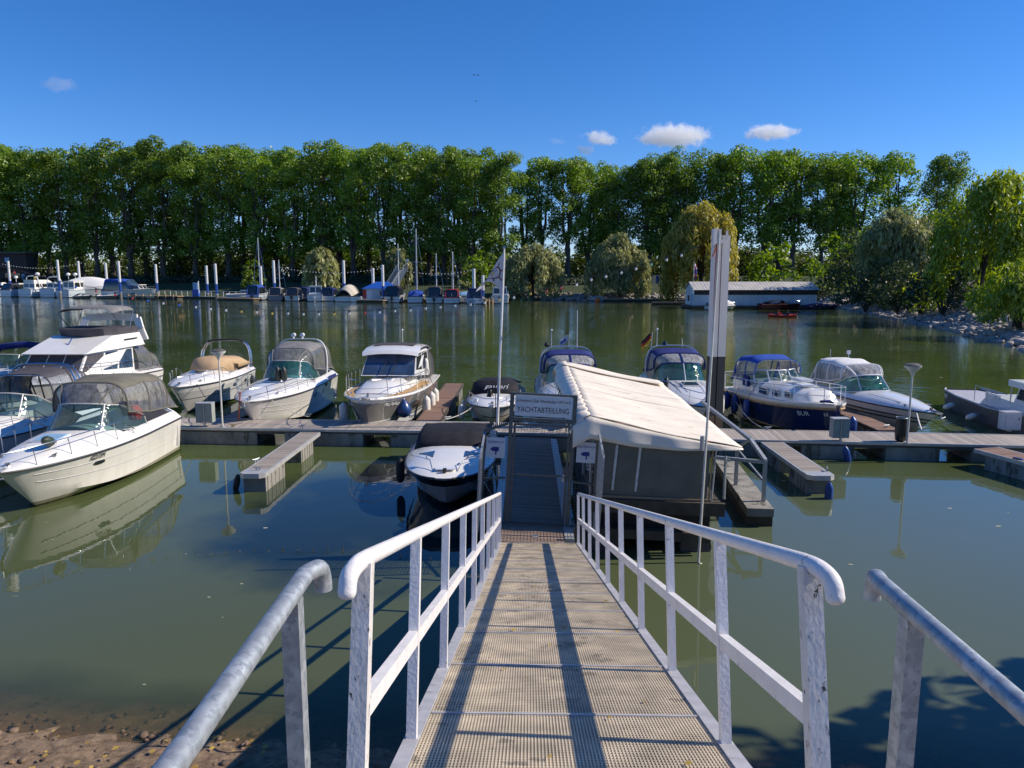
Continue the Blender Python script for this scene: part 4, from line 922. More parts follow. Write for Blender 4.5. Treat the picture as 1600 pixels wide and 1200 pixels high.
# ---- thin pole standing at the raft corner
a = P(1092, 850, -.3); a.y = 16.0; a = P(1090, 880, 0); a.z = -.6; bq = PD(1124, 366, 15.0)
t = thing('thin_mast', a, 0, 'thin polished metal mast standing in the water at the raft corner', 'pole'); G().tube([(0, 0, 0), tuple(bq - a)], [.03, .022], 8).build('shaft', 'lamp', t); G().tube([(.03, -.05, .3), (.08, -.05, .35), (.16, .02, .55), (.02, -.04, .62)], .02, 6).build('rope', 'rope_white', t)
G().lathe([(.045, 0), (.045, .3)], 8, c=(0, 0, 3.0)).build('clamp', 'galv', t)
# ---- string of coloured bulbs from the pile to beyond the left edge
catpx = [(1103, 386), (1065, 397), (1042, 404), (1018, 411), (994, 418), (971, 424), (947, 430), (924, 435), (901, 443), (877, 448), (854, 453), (829, 457), (803, 463), (780, 467), (757, 471), (735, 474), (711, 476), (688, 478), (665, 480),
         (641, 483), (617, 484), (593, 486), (570, 487), (546, 488), (522, 489), (498, 489), (474, 489), (450, 488), (425, 488), (401, 486), (377, 485), (353, 483), (329, 481), (306, 478), (280, 475), (255, 472), (231, 468), (207, 464),
         (180, 459), (150, 453), (118, 447), (86, 440), (54, 432), (22, 424), (-40, 408)]
pts3 = [PD(px, py, 26.0 + (1103 - px) / 1103 * 2.0) for px, py in catpx]
t = thing('light_string', pts3[0], 0, 'thin cable carrying coloured bulbs from the white pile across the water', 'cable')
G().tube([p - pts3[0] + Vector((0, 0, .07)) for p in pts3], .008, 4).build('cable', 'rope_dark', t)
lp = thing('steel_pile', (pts3[-1].x, pts3[-1].y + .3, 0), 0, 'plain steel pile beyond the left edge holding the bulb string', 'pile'); G().lathe([(.2, -1), (.2, pts3[-1].z + .3)], 10).build('shaft', 'hpile', lp); G().box((0, -.25, pts3[-1].z), (.1, .3, .1)).build('bracket', 'galv', lp, 0)
bulbcols = ['white', 'white', 'green', 'white', 'white', 'white', 'white', 'white', 'red', 'red', 'yellow', 'white', 'yellow', 'white', 'white', 'white', 'white', 'white', 'white', 'white', 'white', 'red', 'white', 'yellow', 'white', 'white', 'white', 'yellow', 'white', 'yellow', 'white', 'white', 'white', 'blue', 'white', 'blue', 'red', 'red', 'red', 'blue', 'white', 'yellow', 'red']
BC = {'white': (.72, .74, .70), 'green': (.2, .5, .35), 'red': (.6, .06, .04), 'yellow': (.75, .5, .05), 'blue': (.03, .15, .6)}
for k_, c_ in BC.items(): M['bulb_' + k_] = mat(k_ + ' bulb glass', c_, .15, coat=.5)
cnt = {}
for i, p in enumerate(pts3[1:-1]):
    c_ = bulbcols[i % len(bulbcols)]; cnt[c_] = cnt.get(c_, 0) + 1
    t = thing('light_bulb', p, 0, '%s bulb on the hanging light string, %s %s one counted from the tall white pile' % (c_, ordinal(cnt[c_]), c_), 'light bulb', 'bulbs of the light string')
    G().lathe([(.012, -.10), (.032, -.085), (.042, -.055), (.034, -.028), (.022, .0)], 8).build('bulb', 'bulb_' + c_, t)
    G().lathe([(.03, 0), (.03, .06)], 6).build('socket', 'rubber', t)
# ---- lamps, cabinets, bin, cleats
def lamp(p, h, label):
    t = thing('jetty_lamp', p, 0, label, 'lamp')
    G().tube([(0, 0, 0), (0, 0, .05)], .09, 10).build('base_plate', 'galv', t)
    G().tube([(0, 0, 0), (0, 0, h - .25)], [.034, .03], 8).build('post', 'lamp', t)
    G().lathe([(.05, h - .32), (.07, h - .24), (.25, h - .06), (.255, h - .03)], 16).build('shade', 'lamp', t, 50)
    G().lathe([(.245, h - .028), (.24, h + .0), (.15, h + .045), (.02, h + .06)], 16).build('cap', 'darkbeam', t, 50)
lamp(P(1417, 694, .58), 2.56, 'white jetty lamp with funnel head on the right jetty by the black bin bag')
lamp(P(347, 668, .58) + Vector((0, .05, 0)), 2.75, 'white jetty lamp with funnel head on the left jetty before the tan covered boat')
def cabinet(p, w_, h, z0, label, m_, double=True, rz=0):
    t = thing('power_cabinet', p, rz, label, 'cabinet')
    if double:
        for s_ in (-1, 1): G().box((s_ * (w_ / 4 + .03), 0, z0 + h / 2), (w_ / 2 - .03, .3, h)).build('case', m_, t, 0)
        G().box((0, -.12, (z0 + h) / 2), (.06, .06, z0 + h - .05)).build('post', 'galv', t, 0)
    else:
        G().box((0, 0, z0 + h / 2), (w_, .36, h)).build('case', m_, t, 0); G().box((0, .0, z0 / 2), (.12, .12, z0)).build('post', 'galv', t, 0)
        G().box((0, -.19, z0 + h / 2), (w_ - .06, .02, h - .06)).build('door', m_, t, 0); G().box((.18, -.205, z0 + h * .65), (.03, .02, .07)).build('lock', 'rubber', t, 0)
    G().box((0, 0, z0 + h + .012), (w_ + .03, .36, .025)).build('lid', 'alu', t, 0)
cabinet(P(1313, 690, .58) + Vector((0, .12, 0)), .5, .62, .12, 'twin grey power cabinet on the right jetty before the navy hulled boat', 'cabinet')
cabinet(P(320, 667, .58) + Vector((0, .12, 0)), .55, .68, .16, 'twin grey power cabinet on the left jetty beside the lamp', 'cabinet')
cabinet(P(1576, 674, .58), .56, .6, .08, 'single white grey power cabinet at the right end of the jetty', 'cabinet_white', False)
bp_ = P(1407, 690, .58); t = thing('bin_bag', bp_, 0, 'black bin bag hanging in a ring next to the right jetty lamp', 'bin')
G().lathe([(.1, .02), (.17, .06), (.2, .3), (.19, .55), (.17, .72), (.19, .78)], 11).build('bag', 'bin', t, 70); G().tube([(.185 * math.cos(a_ * .524), .185 * math.sin(a_ * .524), .8) for a_ in range(13)], .012, 5).build('ring', 'galv', t)
def cleat(p, rz, label, group='mooring cleats on the jetties', m_='galv'):
    t = thing('mooring_cleat', p, rz, label, 'cleat', group)
    G().tube([(-.13, 0, .1), (-.06, 0, .085), (.06, 0, .085), (.13, 0, .1)], [.014, .022, .022, .014], 6).build('horn', m_, t)
    for s_ in (-1, 1): G().box((s_ * .04, 0, .04), (.03, .05, .08)).build('foot', m_, t, 0)
cleat(P(363, 668, .58) + Vector((0, .1, 0)), 0, 'small brass coloured cleat right of the left jetty lamp', m_='wood_edge')
cleat(P(400, 722, .56), R(60), 'mooring cleat near the tip of the left finger jetty')
cleat(P(403, 735, .56), R(10), 'mooring cleat at the very tip of the left finger jetty')
cleat(P(470, 670, .58) + Vector((0, .1, 0)), R(20), 'mooring cleat on the left jetty above the root of the finger')
cleat(P(482, 651, .58), 0, 'mooring cleat on the rear edge of the left jetty by the grey canopy cruiser')
cleat(P(642, 653, .58), 0, 'mooring cleat beside the blue mooring ball')
cleat(P(700, 655, .58), R(30), 'mooring cleat at the root of the reddish finger jetty')
cleat(P(1200, 671, .58), 0, 'mooring cleat on the rear edge of the right jetty left of the navy boat')
cleat(P(1385, 668, .58), R(20), 'mooring cleat at the root of the finger left of the white canopy boat')
cleat(P(1440, 672, .58), 0, 'mooring cleat on the rear edge of the right jetty below the white bow')
cleat(P(1292, 736, .56), R(70), 'mooring cleat at the tip of the right finger jetty')
# ---- flag pole with bell and club flag
fb = P(777, 664, .58); ft = PD(788, 388, fb.y)
fp = thing('flagpole', fb, 0, 'slim white flagpole at the jetty behind the gate', 'flagpole')
fv = ft - fb
G().tube([(0, 0, 0), tuple(fv)], [.055, .03], 10).build('pole', 'whitepaint', fp); G().lathe([(.05, 0), (.06, .04), (.02, .09)], 8, c=tuple(fv)).build('finial', 'steel', fp)
G().tube([(.07, -.05, .9), tuple(Vector((.05, -.05, 0)) + fv * .97)], .006, 4).build('halyard', 'rope_white', fp)
G().tube([(0, 0, 1.32), (-.26, -.03, 1.34)], .02, 6).tube([(-.05, 0, 0), (-.07, 0, 1.5), (-.16, 0, 1.62), (-.24, 0, 1.56)], .016, 6).build('bell_bracket', 'bronze', fp)
t = thing('ship_bell', fb + Vector((-.26, -.03, 1.32)), 0, 'dark bronze ship bell hanging from the flagpole bracket', 'bell'); G().lathe([(.14, -.27), (.105, -.21), (.085, -.1), (.07, -.03), (.02, 0)], 12).build('bell_body', 'bronze', t, 50); G().lathe([(.02, -.3), (.025, -.27), (.01, -.2)], 6).build('clapper', 'bronze', t)
def flag_pt(u, v, off=0.0):
    """u 0 at the pole to 1 at the fly, v 0 top to 1 bottom, in metres from the pole top"""
    top = Vector((-.03 - .74 * u, 0, -.14 - .95 * u - .30 * u * u)); bot = Vector((-.07 - .98 * u * (1 - .02 * u), 0, -1.55 + .42 * math.sin(math.pi * min(1, u * .9)) - .10 * u * u))
    p = top.lerp(bot, v); p.y = -.13 * math.sin(u * 5.2 + v * 1.2) * u + off
    return p
fl_ = thing('club_flag', ft, 0, 'white club flag with a brown ship wheel drooping from the flagpole', 'flag')
G().sheet([[flag_pt(i / 24, j / 14) for j in range(15)] for i in range(25)]).build('cloth', 'flagcloth', fl_, 80, solid=.006)
def on_flag(polys, name, m_, off=.008):
    for sgn in (-1, 1):
        g = G()
        for q in polys: g.poly([flag_pt(u, v, sgn * off) for u, v in q])
        g.build(name, m_, fl_, 0)
cu_, cv_ = .42, .50
def pol(r_, a, e=1.12): return (cu_ + r_ * math.cos(a) * e, cv_ + r_ * math.sin(a) * .92)
ring = []
for i in range(24):
    a0_, a1_ = 2 * math.pi * i / 24, 2 * math.pi * (i + 1) / 24
    ring.append([pol(.25, a0_), pol(.25, a1_), pol(.30, a1_), pol(.30, a0_)])
for i in range(8):
    a = 2 * math.pi * i / 8 + .2
    ring.append([pol(.30, a - .09), pol(.42, a - .07), pol(.42, a + .07), pol(.30, a + .09)])
on_flag(ring, 'wheel_emblem', 'brown_line')
on_flag([[(cu_ - .07, cv_), (cu_, cv_ - .1), (cu_ + .07, cv_), (cu_, cv_ + .11)]], 'shield_emblem', 'yellow')
on_flag([[pol(.05, 3.6), pol(.2, 3.75), pol(.2, 3.9), pol(.05, 3.9)], [pol(.05, 5.4), pol(.2, 5.3), pol(.2, 5.45), pol(.05, 5.6)]] + [[pol(.15, a), pol(.19, a), pol(.19, a + .2), pol(.15, a + .2)] for a in (.6, 1.5, 2.4, 4.6)], 'emblem_lines', 'ink_blue')
# ================================================================ boats
class Hull:
    def __init__(s, L, B, fs, fb, rake=1.0, pw=2.3, q=.8, ch=.08, chb=.42, sh=1.4, hc=.3, tw=.5, n=22, crown=3.0):
        s.__dict__.update(locals())
    def bs(s, t):
        u = max(0., (t - .36) / .64)
        return s.B / 2 * (.92 + .08 * min(1, t / .35)) * max(0, 1 - u ** s.pw) ** s.q
    def zs(s, t): return s.fs + (s.fb - s.fs) * max(0, t) ** s.sh
    def zk(s, t): return -.36 + .30 * t ** 5
    def zc(s, t): return s.ch + s.chb * s.fb * t ** 3.0
    def bc(s, t): return s.bs(t) * (.90 - .40 * t ** 2.5)
    def X(s, t, z): return s.L * t - s.rake * t ** 4 * (1 - (z - s.zk(t)) / (s.zs(t) - s.zk(t)))
    def side(s, t, f, sg, off=0.0):          # f 0 chine .. 1 sheer
        z = s.zc(t) + (s.zs(t) - s.zc(t)) * f; y = s.bc(t) + (s.bs(t) - s.bc(t)) * f ** 1.25
        return Vector((s.X(t, z), sg * (y + off), z))
    def hd(s, t): return s.hc if t <= s.tw else s.hc * max(0., 1 - ((t - s.tw) / (1 - s.tw)) ** 2.2)
    def deckz(s, x, y):
        t = min(1, max(0, x / s.L)); b = max(.02, s.bs(t)); f = min(1, abs(y) / b)
        return s.zs(t) + s.hd(t) * (1 - f ** s.crown)
    def stations(s, a=0., b=1.): return [a + (b - a) * (1 - (1 - i / s.n) ** 1.35) for i in range(s.n + 1)]
    def build(s, root, hullmat, deckmat, cockpit=True, strake='rub', floor=.25, strake_r=.028):
        rows = []
        for t in s.stations():
            r_ = [s.side(t, f, 1) for f in (1, .8, .6, .4, .2, 0)] + [Vector((s.X(t, s.zk(t)), 0, s.zk(t)))] + [s.side(t, f, -1) for f in (0, .2, .4, .6, .8, 1)]
            rows.append(r_)
        g = G().sheet(rows); g.f.append(tuple(range(13)))
        g.build('hull', hullmat, root, 30)
        if strake:
            for sg in (1, -1):
                G().tube([s.side(t, .985, sg, .012) for t in s.stations(0, .995)], strake_r, 6).build('rubbing_strake', strake, root)
        fg = [-1, -.97, -.9, -.8, -.65, -.45, -.2, 0, .2, .45, .65, .8, .9, .97, 1]
        t0 = s.tw if cockpit else 0.
        rows = []
        for t in s.stations(t0, 1):
            b = s.bs(t); rows.append([Vector((s.L * t, f * b, s.zs(t) + s.hd(t) * (1 - abs(f) ** s.crown) + .004)) for f in fg])
        g = G().sheet(rows)
        if cockpit:
            b = s.bs(s.tw); z = lambda f: s.zs(s.tw) + s.hd(s.tw) * (1 - abs(f) ** s.crown) + .004
            g.sheet([[Vector((s.L * s.tw, f * b, z(f))) for f in fg[3:-3]], [Vector((s.L * s.tw, f * b, floor)) for f in fg[3:-3]]])
            for sg in (1, -1):
                rows = []
                for i in range(9):
                    t = s.tw * i / 8; b = s.bs(t)
                    rows.append([Vector((s.L * t, sg * f * b, s.zs(t) + s.hc * (1 - f ** s.crown) + .004)) for f in (1, .97, .9, .82, .8)] + [Vector((s.L * t, sg * .79 * b, floor))])
                g.sheet(rows)
            b0 = s.bs(0)
            g.sheet([[Vector((0, f * b0 * .99, s.zs(0) + s.hc * (1 - abs(f) ** s.crown))) for f in fg], [Vector((.3, f * b0 * .99, s.zs(0) + s.hc * (1 - abs(f) ** s.crown))) for f in fg], [Vector((.32, f * b0 * .99, floor)) for f in fg]])
        g.build('deck', deckmat, root, 35)
        if cockpit:
            G().poly([(.1, -s.bs(0) * .8, floor), (.1, s.bs(0) * .8, floor), (s.L * s.tw, s.bs(s.tw) * .82, floor), (s.L * s.tw, -s.bs(s.tw) * .82, floor)]).build('cockpit_floor', 'cushion', root, 0)
def windshield(h, root, xs_, F, W, hw, rake, glass='glass', fr='alu', mull=(-.38, .38), side_top=.35, n=16, wt=.86):
    """wraparound windscreen: side ends at x = xs_, front reaches xs_+F"""
    base, top = [], []
    for i in range(n + 1):
        a = -math.pi / 2 + math.pi * i / n; sa = math.copysign(abs(math.sin(a)) ** .75, a); ca = max(0, math.cos(a)) ** .8
        x, y = xs_ + F * ca, W * sa
        k = .45 + .55 * ca ** .6 if side_top < 1 else 1.
        base.append(Vector((x, y, h.deckz(x, y) - .01))); top.append(Vector((x - rake * (.35 + .65 * ca), y * wt, h.deckz(x, y) + hw * (side_top + (1 - side_top) * min(1, ca * 1.6)))))
    ws = G().sheet([base, top]).build('windscreen', glass, root, 60)
    g = G().tube(base, .018, 5).tube(top, .022, 5).tube([base[0], top[0]], .02, 5).tube([base[-1], top[-1]], .02, 5)
    g.build('windscreen_frame', fr, root)
    for m_ in mull:
        k = (m_ + 1) / 2 * n; i = int(k); f_ = k - i
        G().tube([base[i].lerp(base[min(n, i + 1)], f_), top[i].lerp(top[min(n, i + 1)], f_)], .024, 5).build('windscreen_pillar', fr, root)
    return base, top
def arch_pts(x, w_, zb, zt, n=20, ey=.42, ez=.66, lean=0.0):
    o = []
    for i in range(n + 1):
        a = math.pi * i / n; c_ = math.cos(a); f = abs(math.sin(a)) ** ez
        o.append(Vector((x + lean * f, -w_ * math.copysign(abs(c_) ** ey, c_), zb + (zt - zb) * f)))
    return o
def canopy(root, top, arches, cloth, vinyl='vinyl', strips=(-.33, .33), k0=5, aft=None, solid=False, frame_m='steel', front=True, sides=True, edge=.02, inner=True):
    n = 20
    A = [arch_pts(*a[:4], n=n, lean=a[4] if len(a) > 4 else 0) for a in arches]
    rows = []
    for i in range(len(A) - 1):
        for j in range(5):
            f_ = j / 5; rows.append([p.lerp(q, f_) - Vector((0, 0, .035 * math.sin(math.pi * f_) * (1 if 4 < kk < n - 4 else 0))) for kk, (p, q) in enumerate(zip(A[i], A[i + 1]))])
    rows.append(A[-1])
    if solid:
        if front and top:
            m_ = len(top) - 1
            t2 = [top[int(i / n * m_)].lerp(top[min(m_, int(i / n * m_) + 1)], i / n * m_ - int(i / n * m_)) for i in range(n + 1)]
            rows = [t2] + rows
        if aft is not None: rows = rows + [[Vector((aft[0], p.y * aft[1], aft[2])) for p in A[-1]]]
        return G().sheet(rows).build('cover', cloth, root, 60, solid=.012)
    cv = G().sheet([r_[k0:n + 1 - k0] for r_ in rows]).build('canopy', cloth, root, 60, solid=.012)
    if sides:
        for lo, hi in ((0, k0), (n - k0, n)):
            G().sheet([r_[lo:hi + 1] for r_ in rows]).build('side_window', vinyl, root, 60)
            g = G()
            for i, a in enumerate(A): g.tube(a[lo:hi + 1], edge * 1.3, 5)
            g.tube([r_[lo if lo == 0 else hi] for r_ in rows], edge, 5)
            g.build('canopy_seam', cloth, root)
    if front and top:
        m_ = len(top) - 1
        t2 = [top[int(i / n * m_)].lerp(top[min(m_, int(i / n * m_) + 1)], i / n * m_ - int(i / n * m_)) for i in range(n + 1)]
        G().sheet([t2, [p.lerp(q, .5) + Vector((.06, 0, .03)) for p, q in zip(t2, A[0])], A[0]]).build('front_window', vinyl, root, 60)
        g = G().tube(A[0], edge * 1.4, 5).tube(t2, edge, 5)
        for s_ in strips:
            i = int(round((s_ + 1) / 2 * n)); g.tube([t2[i], t2[i].lerp(A[0][i], .5) + Vector((.06, 0, .03)), A[0][i]], edge * 1.3, 5)
        g.build('canopy_seam', cloth, root)
    if aft is not None:
        ar = [Vector((aft[0], p.y * aft[1], aft[2])) for p in A[-1]]
        G().sheet([A[-1], ar]).build('aft_window', vinyl, root, 60)
        g = G()
        for i in (0, 3, 7, 13, 17, n): g.tube([A[-1][i], ar[i]], edge * 1.3, 5)
        g.tube(ar, edge, 4); g.build('canopy_seam', cloth, root)
    if inner:
        g = G()
        for a in A: g.tube([p * 1 - Vector((0, 0, .03)) for p in a], .014, 5)
        g.build('canopy_frame', frame_m, root)
    return A
def bow_rail(h, root, t0=.45, hr=.5, inset=.9, nst=6, mid=False, r=.014, lift=.06, out=.12, bowlift=0.0, m_='steel'):
    def pt(t, sg, k=1.0):
        b = h.bs(t) * inset; x = h.L * t + out * max(0, (t - .8) / .2) * k
        rise = min(1, (t - t0) / .12 + .15)
        return Vector((x, sg * b, h.deckz(h.L * t, b) + hr * rise * k + bowlift * max(0, (t - .7) / .3)))
    ts = [t0 + (.985 - t0) * (1 - (1 - i / 16) ** 1.3) for i in range(17)]
    line = [pt(t, 1) for t in ts] + [pt(t, -1) for t in reversed(ts)]
    g = G().tube(line, r, 6)
    if mid: g.tube([pt(t, 1, .5) for t in ts] + [pt(t, -1, .5) for t in reversed(ts)], r * .7, 5)
    for i in range(nst):
        t = t0 + .03 + (.95 - t0) * i / (nst - .4)
        for sg in (1, -1):
            b = h.bs(t); p = pt(t, sg); g.tube([Vector((p.x - .08, sg * b * (inset + .03), h.deckz(h.L * t, b * (inset + .03)) - .01)), p], r * .85, 5)
    return g.build('bow_rail', m_, root)
def hatch(h, root, x, y, lx, ly, m_='darkglass', dz=.02):
    c = [(x + sx * lx / 2, y + sy * ly / 2) for sx, sy in ((-1, -1), (1, -1), (1, 1), (-1, 1))]
    z = [h.deckz(*q) for q in c]; up = .035
    fr_ = G().hexa([(q[0], q[1], zz - .05 + dz) for q, zz in zip(c, z)] + [(q[0], q[1], zz + up + dz) for q, zz in zip(c, z)]).build('deck_hatch', 'gel2', root, 0)
    c2 = [(x + sx * lx * .43, y + sy * ly * .43) for sx, sy in ((-1, -1), (1, -1), (1, 1), (-1, 1))]
    z2 = [sum(z) / 4 + (zz - sum(z) / 4) * .86 + .0 for zz in z]
    G().hexa([(q[0], q[1], zz + up - .01 + dz) for q, zz in zip(c2, z2)] + [(q[0], q[1], zz + up + .014 + dz) for q, zz in zip(c2, z2)]).build('hatch_glass', m_, fr_, 0)
def seats(h, root, x, w_, z, m_='cushion', two=True):
    for sg in ((1, -1) if two else (1,)):
        g = G().box((x, sg * w_, z + .22), (.5, .5, .16)); g.box((x - .27, sg * w_, z + .5), (.14, .5, .62)); g.box((x, sg * w_, z + .07), (.3, .3, .16))
        o = g.build('seat', m_, root, 0)
        b_ = o.modifiers.new('bevel', 'BEVEL'); b_.width = .05; b_.segments = 2
    G().lathe([(.17, 0), (.18, .02), (.17, .04)], 14, mtx=Matrix.Translation((x + .62, w_, z + .62)) @ Matrix.Rotation(R(-60), 4, 'Y')).build('steering_wheel', 'rubber', root)
def portlight(h, root, t, f, sg, lx=.3, lz=.1, m_='darkglass'):
    p = h.side(t, f, sg); a = h.side(t + .02, f, sg) - h.side(t - .02, f, sg); u = h.side(t, min(1, f + .08), sg) - h.side(t, f - .08, sg)
    nrm = a.cross(u) * (sg); nrm = nrm if nrm.y * sg > 0 else -nrm
    fm = frame(p, a, nrm)
    g = G(); pts = [(lx / 2 * math.cos(k * .393) , lz / 2 * math.copysign(abs(math.sin(k * .393)) ** .7, math.sin(k * .393)), 0) for k in range(16)]
    g.prism([fm @ Vector((x * 1.15, y * 1.3, -.02)) for x, y, z in pts], fm.to_3x3() @ Vector((0, 0, .03))); fr_ = g.build('portlight', 'steel', root, 0)
    G().prism([fm @ Vector((x, y, -.02)) for x, y, z in pts], fm.to_3x3() @ Vector((0, 0, .036))).build('glass', m_, fr_, 0)
def hull_text(h, root, s_, t, f, sg, size, m_, shear=0, sx=1, name='lettering'):
    p = h.side(t, f, sg, .008); a = (h.side(t + .05, f, sg) - h.side(t - .05, f, sg)) * (1 if sg < 0 else -1)
    u = h.side(t, min(1, f + .1), sg) - h.side(t, f - .1, sg); nrm = a.cross(u); nrm = nrm if nrm.y * sg > 0 else -nrm
    return text(name, s_, size, frame(p + nrm.normalized() * .012, a, nrm), m_, root, .004, shear, sx)
def bow_fittings(h, root, roller=True):
    z = h.zs(1.0)
    g = G().box((h.L - .1, 0, z + .04), (.5, .14, .05)); g.tube([(h.L - .4, 0, z + .05), (h.L - .4, 0, z + .16)], .06, 8)
    g.build('anchor_roller', 'steel', root)
    if roller:
        G().tube([(h.L + .14, 0, z + .05), (h.L - .3, 0, z + .09)], .022, 6).tube([(h.L + .1, -.2, z - .1), (h.L + .17, 0, z - .14), (h.L + .1, .2, z - .1)], .025, 6).tube([(h.L + .14, 0, z + .05), (h.L + .17, 0, z - .14)], .022, 6).build('anchor', 'galv', root)
    for sg in (1, -1):
        b = h.bs(.84) * .8; zz = h.deckz(h.L * .84, b)
        G().tube([(h.L * .84 - .12, sg * b, zz + .07), (h.L * .84 + .12, sg * b, zz + .07)], .015, 5).box((h.L * .84, sg * b, zz + .03), (.1, .03, .07)).build('cleat', 'steel', root)
def boat_root(name, label, tip, az, L, cat='boat', group=None):
    a = R(az); loc = (tip.x - L * math.cos(a), tip.y - L * math.sin(a), 0)
    return thing(name, loc, a, label, cat, group)
def at(root, p):
    """boat-local point to world"""
    return Matrix.Translation(root.location) @ root.rotation_euler.to_matrix().to_4x4() @ Vector(p)
def fender(p, L_, r_, m_, label, tilt=(0, 0), line=None, group='fenders hanging from the boats'):
    t = thing('fender', p, 0, label, 'fender', group)
    mx_ = Matrix.Rotation(tilt[0], 4, 'X') @ Matrix.Rotation(tilt[1], 4, 'Y')
    G().lathe([(.03, 0), (.06, -.05), (r_ * .8, -.1), (r_, -.18), (r_, -L_ + .16), (r_ * .85, -L_ + .07), (.05, -L_)], 12, mtx=mx_).build('body', m_, t, 50)
    if line: G().tube([(0, 0, -.02), tuple(Vector(line) - Vector(p))], .01, 4).build('line', 'rope_dark', t)
    return t
def rope(a, b, d, label, m_='rope_white', r=.016):
    a = Vector(a); t = thing('mooring_rope', a, 0, label, 'rope')
    G().tube([p - a for p in sag(a, b, d)], r, 5).build('strands', m_, t)
def pane(root, q, u0, u1, v0, v1, m_, name='window', off=.012, frame_m=None, parent_frame=None):
    """window on a flat face q = (bottom-left, bottom-right, top-right, top-left)"""
    q = [Vector(p) for p in q]
    def bl(u, v): return (q[0] * (1 - u) + q[1] * u) * (1 - v) + (q[3] * (1 - u) + q[2] * u) * v
    nrm = (q[1] - q[0]).cross(q[3] - q[0]).normalized()
    pts = [bl(u0, v0), bl(u1, v0), bl(u1, v1), bl(u0, v1)]
    par = root
    if frame_m:
        c = sum(pts, Vector()) / 4
        par = G().prism([c + (p - c) * 1.0 + (p - c).normalized() * .035 - nrm * .01 for p in pts], nrm * (.01 + off * .6)).build('window_frame', frame_m, root, 0)
    return G().prism([p - nrm * .01 for p in pts], nrm * (.01 + off)).build(name, m_, par, 0)
def house_pts(x0, x1, w0, w1, z0, X0, X1, W0_, W1_, z1, zf=None, Zf=None):
    zf = z0 if zf is None else zf; Zf = z1 if Zf is None else Zf
    return [Vector(p) for p in ((x0, -w0, z0), (x1, -w1, zf), (x1, w1, zf), (x0, w0, z0), (X0, -W0_, z1), (X1, -W1_, Zf), (X1, W1_, Zf), (X0, W0_, z1))]
def faces_of(p):  # outward quads as (bl, br, tr, tl) seen from outside
    return {'port': (p[2], p[3], p[7], p[6]), 'starboard': (p[0], p[1], p[5], p[4]), 'front': (p[1], p[2], p[6], p[5]), 'aft': (p[3], p[0], p[4], p[7])}
AZ = -91.4
WHITE = (0.78, 0.76, 0.72)

# ---- 1 beige express cruiser in the left foreground (registration 62213M)
M['hull1'] = zband('cream hull with dark waterline', [(.07, (.06, .055, .04)), (.17, (.30, .28, .20)), (9, (.82, .79, .71))], .12, .8)
tip = P(-4, 742, 1.22); h = Hull(7.5, 2.75, 1.18, 1.25, 1.4, 2.5, .75, hc=.46, tw=.48, chb=.38)
b1 = boat_root('motor_cruiser', 'cream express cruiser with olive canopy and registration number in the left foreground', tip, AZ + 3.2, h.L)
h.build(b1, 'hull1', 'gel')
base, top = windshield(h, b1, 2.2, 2.3, 1.12, .66, .6, 'glass', 'alu')
canopy(b1, top, [(3.2, 1.08, 1.95, 2.82), (2.0, 1.17, 1.75, 2.92), (.75, 1.17, 1.65, 2.78)], 'olive_canvas', 'vinyl', k0=5, aft=(.1, 1.03, 1.55))
bow_rail(h, b1, .42, .46, .88, 5); hatch(h, b1, 5.3, .0, .66, .72, 'lightblue'); bow_fittings(h, b1)
seats(h, b1, 2.2, .5, .45)
hull_text(h, b1, '62213M', .69, .86, 1, .2, 'ink', 0, .8, 'registration_number'); portlight(h, b1, .675, .66, 1, .38, .10)
for f in (.72, .42): G().tube([h.side(t, f, 1, .004) for t in h.stations(.02, .93)], .009, 4).build('styling_line', 'edge', b1)
G().box((-.18, 0, .3), (.45, 2.0, .08)).build('swim_platform', 'cream', b1, 0)
fender(at(b1, (6.3, .42, 1.80)), .52, .13, 'fender_green', 'dark green fender lying on the foredeck of the cream cruiser', (R(70), R(10)))
G().tube([(1.3, -.5, .9), (1.3, -.5, 1.9)], .02).build('interior_post', 'steel', b1)
o = G().lathe([(.05, 0), (.2, .05), (.22, .35), (.1, .5)], 10, c=(1.2, .3, 1.3)).build('buoyancy_aid', 'red', b1)

# ---- 2 cruiser at the left edge
M['hull2'] = zband('cool white hull with line', [(.08, (.05, .06, .09)), (.52, (.6, .62, .66)), (.57, (.10, .10, .12)), (9, (.72, .72, .73))], .2, .6)
tip = P(-4, 742, 1.22) + Vector((-3.5, 1.6, 0)); h = Hull(7.6, 2.6, 1.15, 1.35, 1.25, 2.5, .75, hc=.46, tw=.5)
b2 = boat_root('motor_cruiser', 'white cruiser with dark grey canopy and steel arch cut by the left edge', tip, AZ + 4, h.L); h.build(b2, 'hull2', 'gel')
base, top = windshield(h, b2, 2.3, 1.9, 1.05, .62, .55, 'glass', 'alu')
canopy(b2, None, [(2.5, 1.0, 1.75, 2.75), (1.4, 1.08, 1.65, 2.85), (.3, 1.06, 1.55, 2.65)], 'dark_canvas', 'vinyl', k0=6, aft=(-.05, 1.0, 1.42), front=False)
G().tube(arch_pts(1.5, 1.18, 1.4, 2.95, lean=-.2), .04, 8).tube(arch_pts(1.2, 1.18, 1.4, 2.93, lean=-.2), .03, 8).build('radar_arch', 'steel', b2)
bow_rail(h, b2, .42, .5, .88, 6, True); hatch(h, b2, 5.3, 0, .6, .6); bow_fittings(h, b2); seats(h, b2, 2.0, .5, .4)

